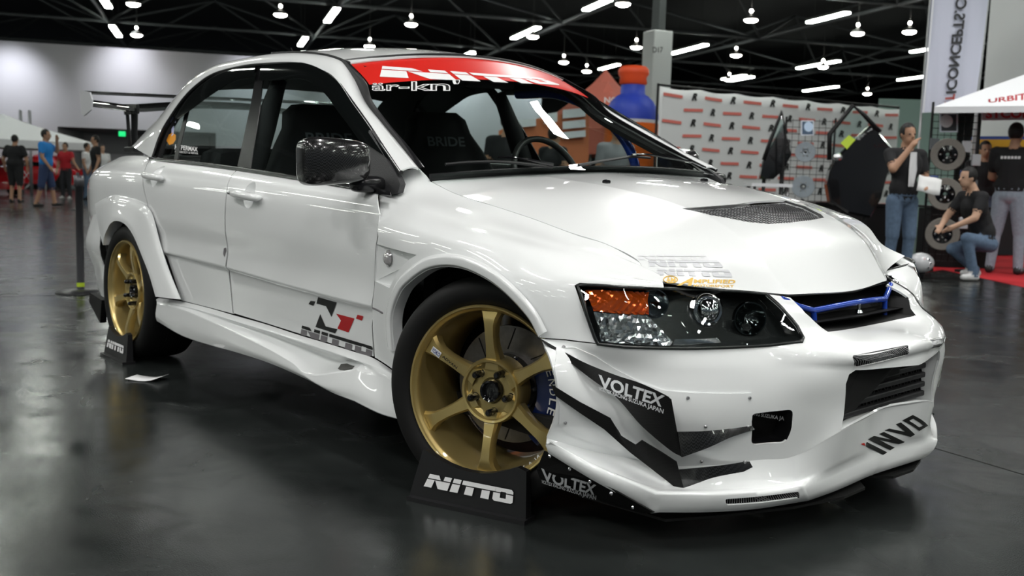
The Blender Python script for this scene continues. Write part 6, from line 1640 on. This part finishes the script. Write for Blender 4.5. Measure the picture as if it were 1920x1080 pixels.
v, f = lathe_vf([(rr2(100), zz(232)), (rr2(101), zz(226))], 32, 'z'); mobj('bottle_stripe', v, f, mat('white_nylon', (.7, .7, .72), .5), e)
v, f = lathe_vf([(rr2(92), 0.0), (rr2(100), .2), (rr2(100), zz(232))], 32, 'z'); mobj('bottle_body', v, f, mat('orange_nylon', (.80, .15, .01), .5), e)
# ---------------------------------------------------------------- canopies
def canopy(name, center, half, eave, peak, rot, material, label, valance=.22, legs=True, legmat=None):
    e = empty(name, center, rot); tag(e, label, 'tent')
    n = 12; V = []; F = []
    for i in range(n+1):
        for j in range(n+1):
            x = -half+2*half*i/n; y = -half+2*half*j/n; d = max(abs(x), abs(y))/half; V.append((x, y, peak-(peak-eave)*(d**.85)))
    F = [(i*(n+1)+j, (i+1)*(n+1)+j, (i+1)*(n+1)+j+1, i*(n+1)+j+1) for i in range(n) for j in range(n)]
    roof = mobj('canopy_roof', V, F, material, e, smooth=False)
    for k in range(4):
        a = k*math.pi/2; R = np.array([[math.cos(a), -math.sin(a), 0], [math.sin(a), math.cos(a), 0], [0, 0, 1]])
        q = [R @ np.array(p) for p in ((half, -half, eave-valance), (half, half, eave-valance), (half, half, eave), (half, -half, eave))]; mobj('valance', q, [(0, 1, 2, 3)], material, e, smooth=False)
        if legs: p = R @ np.array([half-.05, half-.05, 0]); tube('canopy_leg', [p, p+np.array([0, 0, eave])], .022, legmat or mat('grey_leg', (.45, .46, .47), .4, metal=.5), e, 6)
    return e
M_TENTW = mat('white_canvas', (.78, .79, .82), .7)
c = ground_at(8, 29); canopy('canopy_tent', c, 1.9, W(8, 264, 29)[2], W(8, 214, 29)[2], HALL_ROT+.5, M_TENTW, 'white canopy tent at the edge of the far group of men')
c = ground_at(56, 36.5); canopy('canopy_tent', c, 1.6, W(56, 268, 36.5)[2], W(56, 238, 36.5)[2], HALL_ROT+.4, M_TENTW, 'smaller white canopy tent behind the truss tower')
c = ground_at(1128, 20); tn = canopy('canopy_tent', c, 1.0, W(1128, 200, 20)[2]-.5, W(1128, 132, 20)[2], HALL_ROT+.6, mat('salmon_canvas', (.62, .17, .12), .7), 'salmon red canopy tent behind the windshield pillar', .5)
o = world_text('NOS', 1133, 193, 1166, 182, 18.3, M_DECALW, None); o.parent = tn; o.matrix_parent_inverse = Matrix.Translation(-Vector(tn.location)) if False else (Matrix.Translation(tn.location) @ Matrix.Rotation(HALL_ROT+.6, 4, 'Z')).inverted(); o.name = 'canopy_lettering'
# white canopy on the right with red lettering
rc = W(1990, 300, 12.5)*[1, 1, 0]
tR = empty('canopy_tent', rc); tag(tR, 'white canopy tent with red lettering over the parts stand', 'tent')
def rel(p): return np.asarray(p)-rc
ev = W(1752, 200, 10.9); ev2 = W(2150, 196, 10.2); ev3 = W(2250, 190, 14.0); ev4 = W(1835, 195, 14.2); pk = W(2010, 108, 12.0)
mobj('canopy_roof', [rel(x) for x in (ev, ev2, ev3, ev4, pk)], [(0, 1, 4), (1, 2, 4), (2, 3, 4), (3, 0, 4)], M_TENTW, tR, smooth=False)
dz = np.array([0, 0, -.07])
for a, b in ((ev, ev2), (ev2, ev3), (ev3, ev4), (ev4, ev)): mobj('valance', [rel(a)+dz, rel(b)+dz, rel(b), rel(a)], [(0, 1, 2, 3)], M_TENTW, tR, smooth=False)
for p in (ev2, ev3, ev4): tube('canopy_leg', [rel(p)*[1, 1, 0]+np.array([0, 0, .005]), rel(p)], .02, mat('grey_leg', (.45, .46, .47), .4, metal=.5), tR, 6)
M_REDP = mat('dark_red_print', (.45, .03, .04), .6)
def text_on(body, pts, material, parent, base, name, bold=.02):
    V, F = text_mesh(body, bold); a, b, c_, d = [np.asarray(p) for p in pts]
    mobj(name, [(1-x)*(1-y)*a+x*(1-y)*b+x*y*c_+(1-x)*y*d-base for x, y in V], F, material, parent, smooth=False)
text_on('URBIT', [W(1853, 193, 10.0), W(1925, 187, 9.9), W(1925, 174, 9.95), W(1853, 186, 10.0)], M_REDP, tR, rc, 'canopy_lettering', .03)
# fascia sign below it
fs = [W(1842, 226, 11.6), W(1990, 224, 11.3), W(1990, 200, 11.3), W(1842, 204, 11.6)]; fo_ = fs[0]*[1, 1, 0]
fas = empty('fascia_sign', fo_); tag(fas, 'white fascia board with bold red lettering under the canopy', 'sign')
mobj('fascia_board', [p-fo_ for p in fs]+[p-fo_+FW*.03 for p in fs], [(0, 1, 2, 3), (7, 6, 5, 4), (0, 4, 5, 1), (2, 6, 7, 3), (0, 3, 7, 4), (1, 5, 6, 2)], mat('pale_board', (.70, .70, .74), .5), fas, smooth=False)
for k in (0, 1): tube('fascia_post', [(fs[k]-fo_)*[1, 1, 0]+FW*.05*[1, 1, 0], fs[3-k]-fo_+FW*.05], .02, M_BLACK, fas, 6)
text_on('STCOR', [W(1848, 223, 11.5), W(1935, 222, 11.3), W(1935, 204, 11.3), W(1848, 207, 11.5)], mat('sign_red', (.55, .02, .03), .5), fas, fo_, 'fascia_lettering', .05)
# tall cloth banner with mirrored lettering (seen from its back)
vb = [W(1728, 212, 14.5), W(1826, 205, 14.5), W(1862, -60, 14.5), W(1752, -60, 14.5)]; vo = vb[0]*[1, 1, 0]
ban_ = empty('tall_banner', vo); tag(ban_, 'tall pale cloth banner with upright black and red lettering', 'banner')
def bq(s, t): return (vb[0]*(1-s)+vb[1]*s)*(1-t)+(vb[3]*(1-s)+vb[2]*s)*t
NB = 12; V = [bq(i/NB, j/20)-vo-FW*.02*math.sin(i*1.1+j*.2) for i in range(NB+1) for j in range(21)]
cl = mobj('banner_cloth', V, [(i*21+j, (i+1)*21+j, (i+1)*21+j+1, i*21+j+1) for i in range(NB) for j in range(20)], mat('lilac_white_cloth', (.60, .62, .74), .8), ban_)
for k in (0, 1): tube('banner_pole', [(vb[k]-vo)*[1, 1, 0]+FW*[1, 1, 0]*.05, vb[3-k]-vo+FW*[1, 1, 0]*.05], .018, mat('grey_leg', (.45, .46, .47), .4, metal=.5), ban_, 8)
mobj('banner_edge', [bq(.0, 0)-vo-FW*.03, bq(.03, 0)-vo-FW*.03, bq(.03, 1)-vo-FW*.03, bq(.0, 1)-vo-FW*.03], [(0, 1, 2, 3)], mat('pale_hem', (.75, .76, .8), .7), ban_, smooth=False)
def upright(body, s0, s1, t0, t1, material, name):
    V, F = text_mesh(body, .03); P = [bq(s0+(s1-s0)*y, t0+(t1-t0)*x)-vo-FW*.045 for x, y in V]; mobj(name, P, F, material, cl, smooth=False)
upright('RT', .40, .58, .01, .115, mat('brick_print', (.38, .06, .05), .6), 'banner_lettering')
upright('ICONCEPTS.COM', .40, .60, .12, .94, mat('dark_print', (.03, .03, .035), .6), 'banner_lettering')
V, F = text_mesh('PERFORMANCE PARTS'); mobj('banner_small_print', [bq(.28+.05*y, .22+.6*x)-vo-FW*.045 for x, y in V], F, mat('grey_print', (.30, .31, .36), .6), cl, smooth=False) if False else None
# ---------------------------------------------------------------- wire racks with clutch discs and flywheels
def wire_rack(px0, px1, py0, depth, pitch, label, z0=.12):
    a = W(px0, 300, depth)*[1, 1, 0]; b = W(px1, 300, depth)*[1, 1, 0]; w = np.linalg.norm(b-a); u = (b-a)/w; zt = W(px0, py0, depth)[2]
    e = empty('wire_rack', a); tag(e, label, 'rack'); parts = []
    for s in np.arange(0, w+1e-6, pitch): parts.append(tube_vf([u*s+np.array([0, 0, z0]), u*s+np.array([0, 0, zt])], .004, 4))
    V, F = merge_vf(parts); g = mobj('upright_wires', V, F, M_BLACK, e); g['kind'] = 'stuff'; parts = []
    for z in np.arange(z0, zt+1e-6, pitch): parts.append(tube_vf([np.array([0, 0, z]), u*w+np.array([0, 0, z])], .004, 4))
    V, F = merge_vf(parts); g = mobj('cross_wires', V, F, M_BLACK, e); g['kind'] = 'stuff'
    for s in (0, w):
        tube('rack_post', [u*s, u*s+np.array([0, 0, zt+.02])], .014, M_BLACK, e, 6); V, F = box_vf(u*s+np.array([0, 0, .015]), (.2, .2, .03)); mobj('rack_foot', V, F, M_BLACK, e, smooth=False)
    return e, a, u, w, zt
rk1 = wire_rack(1742, 1830, 196, 11.3, .076, 'tall black wire rack hung with three ringed clutch discs')
rk2 = wire_rack(1470, 1562, 222, 13.4, .09, 'black wire rack hung with two silver flywheels')
def disc(name, px, py, depth, r, ring, hub, label, group=None, inner=.58):
    c = W(px, py, depth); o = empty(name, c); tag(o, label, 'car part', group)
    M4 = Vector(tuple(CAM_LOC-c)).to_track_quat('Z', 'Y'); o.rotation_mode = 'QUATERNION'; o.rotation_quaternion = M4
    v, f = lathe_vf([(r*inner, 0), (r*inner, .022), (r*.97, .024), (r, .015), (r, 0)], 36, 'z'); mobj('friction_ring', v, f, ring, o, auto=40)
    v, f = lathe_vf([(.02, .03), (r*.25, .034), (r*.28, .018), (r*inner*1.02, .010)], 24, 'z'); mobj('disc_hub', v, f, hub, o, auto=40)
    for k in range(6):
        t = k*math.pi/3; V, F = lathe_vf([(0, .032), (.010, .030), (.012, .012)], 8, 'z'); mobj('hub_spring', [np.array(p)+np.array([r*.42*math.cos(t), r*.42*math.sin(t), 0]) for p in V], F, M_STEEL, o)
M_RING = mat('clutch_lining', (.21, .195, .175), .7, noise=(40, .2)); M_ALU = mat('cast_alloy', (.42, .47, .52), .35, metal=.8, noise=(20, .15))
for (px, py, w_) in ((1777, 290, 'uppermost'), (1772, 364, 'middle'), (1767, 439, 'lowest')): disc('clutch_disc', px, py, 11.15, .183, M_RING, M_GLOSSBLACK, w_+' grey-ringed black clutch disc on the tall wire rack')
disc('flywheel', 1510, 285, 13.2, .135, M_ALU, M_ALU, 'upper silver flywheel on the smaller wire rack', None, .30)
disc('flywheel', 1506, 350, 13.2, .150, M_ALU, mat('dark_alloy', (.12, .13, .14), .4, metal=.8), 'lower silver flywheel with dark centre on the smaller wire rack', None, .25)
def poster(px0, py0, px1, py1, depth, label, cols):
    q = [W(px0, py1, depth), W(px1, py1, depth), W(px1, py0, depth), W(px0, py0, depth)]; c = q[0]; o = empty('poster', c); tag(o, label, 'poster')
    R = [p-c for p in q]; mobj('poster_sheet', R+[p+FW*.004 for p in R], [(0, 1, 2, 3), (7, 6, 5, 4), (0, 4, 5, 1), (1, 5, 6, 2), (2, 6, 7, 3), (3, 7, 4, 0)], mat('poster_paper', (.62, .66, .74), .5), o, smooth=False)
    f = lambda x, y: (R[0]*(1-x)+R[1]*x)*(1-y)+(R[3]*(1-x)+R[2]*x)*y-FW*.004
    mobj('poster_picture', [f(.08, .07), f(.92, .07), f(.92, .93), f(.08, .93)], [(0, 1, 2, 3)], mat(cols[0], cols[1], .5), o, smooth=False)
    t = np.linspace(0, 2*math.pi, 22)[:-1]; mobj('poster_disc', [f(cols[3]+.36*math.cos(a), .58+.34*math.sin(a))-FW*.002 for a in t], [tuple(range(21))], mat(cols[2], (.45, .58, .75) if cols[3] > .5 else (.62, .6, .62), .5), o, smooth=False)
poster(1762, 212, 1796, 248, 11.2, 'poster of a pale ring on black, on the tall wire rack', ('poster_dark', (.04, .045, .05), 'poster_ring', .35))
poster(1502, 226, 1526, 254, 13.3, 'poster of a blue flywheel on the smaller wire rack', ('poster_navy', (.05, .09, .15), 'poster_blue_ring', .58))
# counter draped in black behind the tall rack
bc = W(1798, 300, 12.15)*[1, 1, 0]; e = empty('draped_counter', bc, kr0 := math.atan2(RT[1], RT[0])); tag(e, 'low counter draped in black cloth behind the tall wire rack', 'table')
V, F = box_vf((0, 0, .36), (.75, .36, .71)); mobj('black_drape', V, F, mat('black_cloth', (.008, .008, .009), .9), e, smooth=False)
V, F = box_vf((0, 0, .735), (.78, .40, .03)); mobj('counter_top', V, F, M_BLACK, e, smooth=False)
# small boxed parts hanging on the tall rack
for i, (px, py) in enumerate(((1812, 275), (1824, 348), (1808, 330), (1806, 418), (1752, 270), (1750, 340), (1830, 300))):
    c = W(px, py, 11.22); bm = bmesh.new(); box(bm, (0, 0, 0), (.10, .03, .13), Matrix.Rotation(CAM_YAW+1.57, 3, 'Z'), bevel=.006); o = bobj('parts_box', bm, mat(('parts_box_white', 'parts_box_grey', 'parts_box_blue')[i % 3], ((.5, .52, .55), (.12, .13, .14), (.05, .09, .25))[i % 3], .5)); o.location = tuple(c)
    tag(o, ('small white box hung right of the uppermost clutch disc', 'small grey box at the rack edge beside the middle clutch disc', 'small blue box hung above right of the middle clutch disc', 'small white box hung right of the lowest clutch disc', 'small grey box hung left of the uppermost clutch disc', 'small blue box hung left above the middle clutch disc', 'small white box at the top right edge of the tall rack')[i], 'box', 'boxed parts on the tall wire rack')
# ---------------------------------------------------------------- red carpet
cpx = [(1722, 513), (1768, 506), (1930, 541), (2080, 508), (1990, 479), (1722, 480)]
P = [G(a, b) for a, b in cpx]; c0 = P[0]*[1, 1, 0]; n = len(P)
o = fix_normals(mobj('red_carpet', [p*[1, 1, 0]-c0+np.array([0, 0, .004]) for p in P]+[p*[1, 1, 0]-c0 for p in P], [tuple(range(n)), tuple(range(2*n-1, n-1, -1))]+[(i, (i+1) % n, n+(i+1) % n, n+i) for i in range(n)], mat('red_carpet_pile', (.50, .012, .02), .95, bump=(300, .3)), smooth=False)); o.location = tuple(c0); tag(o, 'bright red carpet under the parts stand', 'carpet')
# chrome turbo-like headlamp unit on the floor
hc = ground_at(1738, 10.35)
e = empty('headlamp_unit', hc); tag(e, 'loose chrome headlamp unit with red reflector standing on the carpet edge', 'car part')
v, f = ell_vf((0, 0, .16), (.13, .16, .11)); mobj('lamp_shell', v, f, mat('lamp_shell_white', (.55, .56, .58), .25, coat=.6), e)
for i in range(7):
    t = 2*math.pi*i/6; p = np.array([0, 0, .16])+(CAM_LOC-hc)*[1, 1, 0]/np.linalg.norm((CAM_LOC-hc)[:2])*.115+RT*.05+(RT*.045*math.cos(t)+np.array([0, 0, 1])*.045*math.sin(t))*(0 if i == 6 else 1)
    v, f = ell_vf(p, (.022, .022, .022), n=10, m=8); mobj('lamp_bulb', v, f, M_CHROME if i != 2 else M_RED, e)
V, F = box_vf((0, 0, .025), (.16, .16, .05)); mobj('lamp_stand', V, F, M_BLACK, e, smooth=False)
# ---------------------------------------------------------------- car doors on show behind the hood
M_BLKP = mat('black_car_paint', (.006, .006, .007), .12, coat=1.0)
kc = W(1610, 300, 11.7)*[1, 1, 0]; kr = math.atan2(RT[1], RT[0])
d1 = empty('car_door', kc); tag(d1, 'wide black car door set up at a slant with a yellow green tag', 'car door')
def dl(px, py, dep): return W(px, py, dep)-kc
P = [dl(a, b, 11.6) for a, b in [(1550, 345), (1556, 318), (1570, 294), (1631, 235), (1645, 245), (1674, 279), (1668, 310), (1652, 372), (1632, 408), (1590, 400), (1556, 378)]]; n = len(P)
cP = np.mean(P, 0); P2 = [cP+(p-cP)*.96-FW*.025 for p in P]
fix_normals(mobj('door_skin', P2+P+[p+FW*.10 for p in P], [tuple(range(n)), tuple(range(3*n-1, 2*n-1, -1))]+[(k*n+i, k*n+(i+1) % n, (k+1)*n+(i+1) % n, (k+1)*n+i) for k in (0, 1) for i in range(n)], M_BLKP, d1, smooth=False))
mobj('door_window_glass', [dl(a, b, 11.62) for a, b in [(1556, 300), (1556, 252), (1599, 200), (1632, 236), (1572, 294)]], [(0, 1, 2, 3, 4)], glass_mat('door_glass_tint', (.75, .88, .86)), d1, smooth=False)
V, F = tube_vf([dl(a, b, 11.6) for a, b in [(1555, 300), (1555, 252), (1599, 198), (1620, 215), (1650, 248)]], .028, 6); mobj('door_window_frame', V, F, M_BLACK, d1)
for k in (-.16, .12): V, F = tube_vf([RT*k*[1, 1, 0]+FW*[1, 1, 0]*.02, RT*k*[1, 1, 0]+FW*[1, 1, 0]*.02+np.array([0, 0, 1.0])], .03, 6); mobj('door_stand_post', V, F, M_BLACK, d1)
kl = lambda p: p-kc
bc2 = W(1615, 300, 12.65)*[1, 1, 0]; e2 = empty('draped_counter', bc2, kr); tag(e2, 'long counter draped in black cloth behind the slanted car door', 'table')
V, F = box_vf((0, 0, .36), (1.2, .4, .72)); mobj('black_drape', V, F, mat('black_cloth', (.008, .008, .009), .9), e2, smooth=False)
V, F = box_vf((0, 0, .735), (1.24, .44, .03)); mobj('counter_top', V, F, M_BLACK, e2, smooth=False)
dc = W(1452, 300, 13.6)*[1, 1, 0]; dd = empty('car_door', dc); tag(dd, 'slim black car door standing upright beside the smaller wire rack', 'car door')
P = [W(a_, b_, 13.6)-dc for a_, b_ in [(1424, 336), (1432, 300), (1452, 262), (1468, 232), (1474, 250), (1484, 290), (1468, 320), (1450, 336)]]; n = len(P)
fix_normals(mobj('door_skin', P+[p+FW*.08 for p in P], [tuple(range(n)), tuple(range(2*n-1, n-1, -1))]+[(i, (i+1) % n, n+(i+1) % n, n+i) for i in range(n)], M_BLKP, dd, smooth=False))
mobj('door_window_glass', [W(a_, b_, 13.58)-dc for a_, b_ in [(1434, 300), (1446, 264), (1465, 216), (1470, 240), (1455, 262)]], [(0, 1, 2, 3, 4)], glass_mat('door_glass_tint', (.75, .88, .86)), dd, smooth=False)
V, F = tube_vf([W(a_, b_, 13.6)-dc for a_, b_ in [(1432, 300), (1445, 262), (1466, 210), (1474, 250)]], .028, 6); mobj('door_window_frame', V, F, M_BLACK, dd)
for k in (-.12, .12): V, F = tube_vf([RT*k*[1, 1, 0]+FW*[1, 1, 0]*.04, RT*k*[1, 1, 0]+FW*[1, 1, 0]*.04+np.array([0, 0, 1.25])], .025, 6); mobj('door_stand_post', V, F, M_BLACK, dd)
q = [kl(W(a, b, 11.55)) for a, b in ((1576, 268), (1592, 253), (1604, 262), (1588, 280))]; mobj('door_price_tag', q, [(0, 1, 2, 3)], mat('yellow_green_card', (.50, .66, .04), .5), d1, smooth=False)
for (a, b) in ((1611, 262), (1617, 256), (1622, 252), (1628, 247), (1634, 243)):
    v, f = ell_vf(kl(W(a, b, 11.56)), (.012, .012, .012), n=8, m=6); mobj('door_chrome_stud', v, f, M_CHROME, d1)
v, f = ell_vf(kl(W(1571, 295, 11.4)), (.05, .07, .05)); mobj('door_mirror', v, f, M_CHROME, d1)
# white table edge with boxes before the racks
tc_ = W(1440, 345, 12.2)*[1, 1, 0]; e = empty('display_table', tc_, kr); tag(e, 'white topped display table between hood and wire rack', 'table')
tz = W(1440, 344, 12.2)[2]; V, F = box_vf((0, 0, tz-.02), (.5, .4, .04)); mobj('table_top', V, F, M_TENTW, e, smooth=False)
for x in (-.2, .2):
    for y in (-.15, .15): V, F = tube_vf([(x, y, 0), (x, y, tz-.04)], .018, 6); mobj('leg', V, F, M_STEEL, e)
# ---------------------------------------------------------------- orange stand seen through the windshield
oc = W(1010, 300, 17)*[1, 1, 0]; e = empty('exhibit_stand', oc); tag(e, 'orange exhibit stand with white panels seen through the windshield', 'stand')
for (a0, b0, a1, b1, m_) in ((935, 275, 1105, 205, mat('orange_board', (.55, .16, .06), .6)), ):
    V = [W(a0, 345, 17)*[1, 1, 0]-oc, W(a1, 345, 17)*[1, 1, 0]-oc, W(a1, b1, 17)-oc, W(a0+45, b1+22, 17)-oc, W(a0, b1+40, 17)-oc]; mobj('stand_board', V+[v+FW*.05*[1, 1, 0] for v in V], [(0, 1, 2, 3, 4), (9, 8, 7, 6, 5)]+[(i, (i+1) % 5, 5+(i+1) % 5, 5+i) for i in range(5)], m_, e, smooth=False)
for (a0, b0, a1, b1) in ((955, 240, 1005, 226), (1020, 232, 1045, 214), (1055, 222, 1098, 206), (1055, 242, 1098, 228), (1055, 260, 1098, 248)):
    V = [W(a0, b0, 16.9)-oc, W(a1, b0-4, 16.9)-oc, W(a1, b1-4, 16.9)-oc, W(a0, b1, 16.9)-oc]; mobj('white_stand_panel', V+[v+FW*.03 for v in V], [(0, 1, 2, 3), (7, 6, 5, 4), (0, 4, 5, 1), (1, 5, 6, 2), (2, 6, 7, 3), (3, 7, 4, 0)], mat('pale_board', (.70, .70, .74), .5), e, smooth=False)
# yellow and blue stand behind the man in the black jacket
yc = W(1890, 300, 15)*[1, 1, 0]; e = empty('exhibit_stand', yc); tag(e, 'yellow and blue exhibit counter behind the man in black jacket', 'stand')
for py0, py1, nm, col in ((262, 278, 'yellow_board', (.62, .34, .02)), (278, 300, 'ochre_board', (.35, .22, .05)), (256, 262, 'blue_board', (.03, .07, .28)), (300, 345, 'dark_board', (.03, .03, .035))):
    V = [W(1838, py1, 15)-yc, W(2000, py1, 15)-yc, W(2000, py0, 15)-yc, W(1838, py0, 15)-yc]
    if py1 == 345: V[0][2] = V[1][2] = 0
    mobj('counter_band', V+[v+FW*.3*[1, 1, 0] for v in V], [(0, 1, 2, 3), (7, 6, 5, 4), (0, 4, 5, 1), (1, 5, 6, 2), (2, 6, 7, 3), (3, 7, 4, 0)], mat(nm, col, .6), e, smooth=False)
# ---------------------------------------------------------------- truss tower and red car, far left
tt = ground_at(50, 33); e = empty('truss_tower', tt, HALL_ROT); tag(e, 'slim grey truss tower between the white tents', 'truss')
zt = W(50, 207, 33)[2]; M_ALT = mat('alloy_truss', (.42, .44, .47), .4, metal=.6)
for x in (-.14, .14):
    for y in (-.14, .14): V, F = tube_vf([(x, y, 0), (x, y, zt)], .03, 6); mobj('truss_chord', V, F, M_ALT, e)
for k in range(int(zt/.4)):
    V, F = tube_vf([(-.14, -.14 if k % 2 else .14, k*.4), (.14 if k % 2 else -.14, .14 if k % 2 else -.14, k*.4+.4)], .015, 4); mobj('truss_brace', V, F, M_ALT, e)
    V, F = tube_vf([(-.14, .14, k*.4), (.14, -.14, k*.4+.4)], .015, 4); mobj('truss_brace', V, F, M_ALT, e)
def far_car(px, depth, rot, paint, label):
    c = ground_at(px, depth); e = empty('parked_car', c, rot); tag(e, label, 'car')
    sec = [(-2.1, .55, .6, .74), (-1.7, .85, .8, .82), (-1.1, .98, .86, .86), (-.6, 1.36, .88, .86), (.1, 1.40, .88, .86), (.8, 1.02, .88, .86), (1.4, .88, .82, .84), (1.9, .72, .7, .78), (2.15, .5, .5, .70)]; net = []
    for x, z, zs, w in sec: net.append([(x, -w, .2), (x, -w-.02, .5), (x, -w+.03, min(zs, z)), (x, -w*.68, z*.97), (x, 0, z), (x, w*.68, z*.97), (x, w-.03, min(zs, z)), (x, w+.02, .5), (x, w, .2)])
    S_ = Surf(np.array(net)); uu, vv_ = np.meshgrid(np.linspace(0, 8, 33), np.linspace(0, 8, 25), indexing='ij'); P = S_.raw(uu.ravel(), vv_.ravel())
    mobj('car_body', P, [(i*25+j, (i+1)*25+j, (i+1)*25+j+1, i*25+j+1) for i in range(32) for j in range(24)]+[tuple(range(25)), tuple(range(32*25, 33*25))[::-1]], paint, e)
    for s in (-1, 1):
        mobj('side_window', [(-.95, s*.84, .93), (.62, s*.84, .93), (.15, s*.66, 1.30), (-.55, s*.66, 1.28)], [(0, 1, 2, 3)], M_GLOSSBLACK, e, smooth=False)
        for x in (-1.3, 1.3):
            v, f = lathe_vf([(0, -.1), (.2, -.1), (.31, -.09), (.32, 0), (.31, .09), (.2, .1), (0, .1)], 24, 'y'); mobj('car_wheel', [np.array(p)+np.array([x, s*.78, .32]) for p in v], f, M_RUBBER, e, auto=40)
    return e
far_car(-60, 30.5, HALL_ROT+.6, mat('red_car_paint', (.45, .01, .015), .15, coat=1), 'red car parked behind the heavy man in black')
far_car(80, 41, HALL_ROT+1.2, mat('red_car_paint', (.45, .01, .015), .15, coat=1), 'red car further off between the men in blue and red')

for nm in ('wire_rack', 'fascia_sign', 'headlamp_unit', 'exhibit_stand.001', 'draped_counter', 'person.006', 'person.007', 'person.008', 'person.009'):
    if nm in bpy.data.objects: bpy.data.objects[nm].location.z += .0045     # standing on the carpet
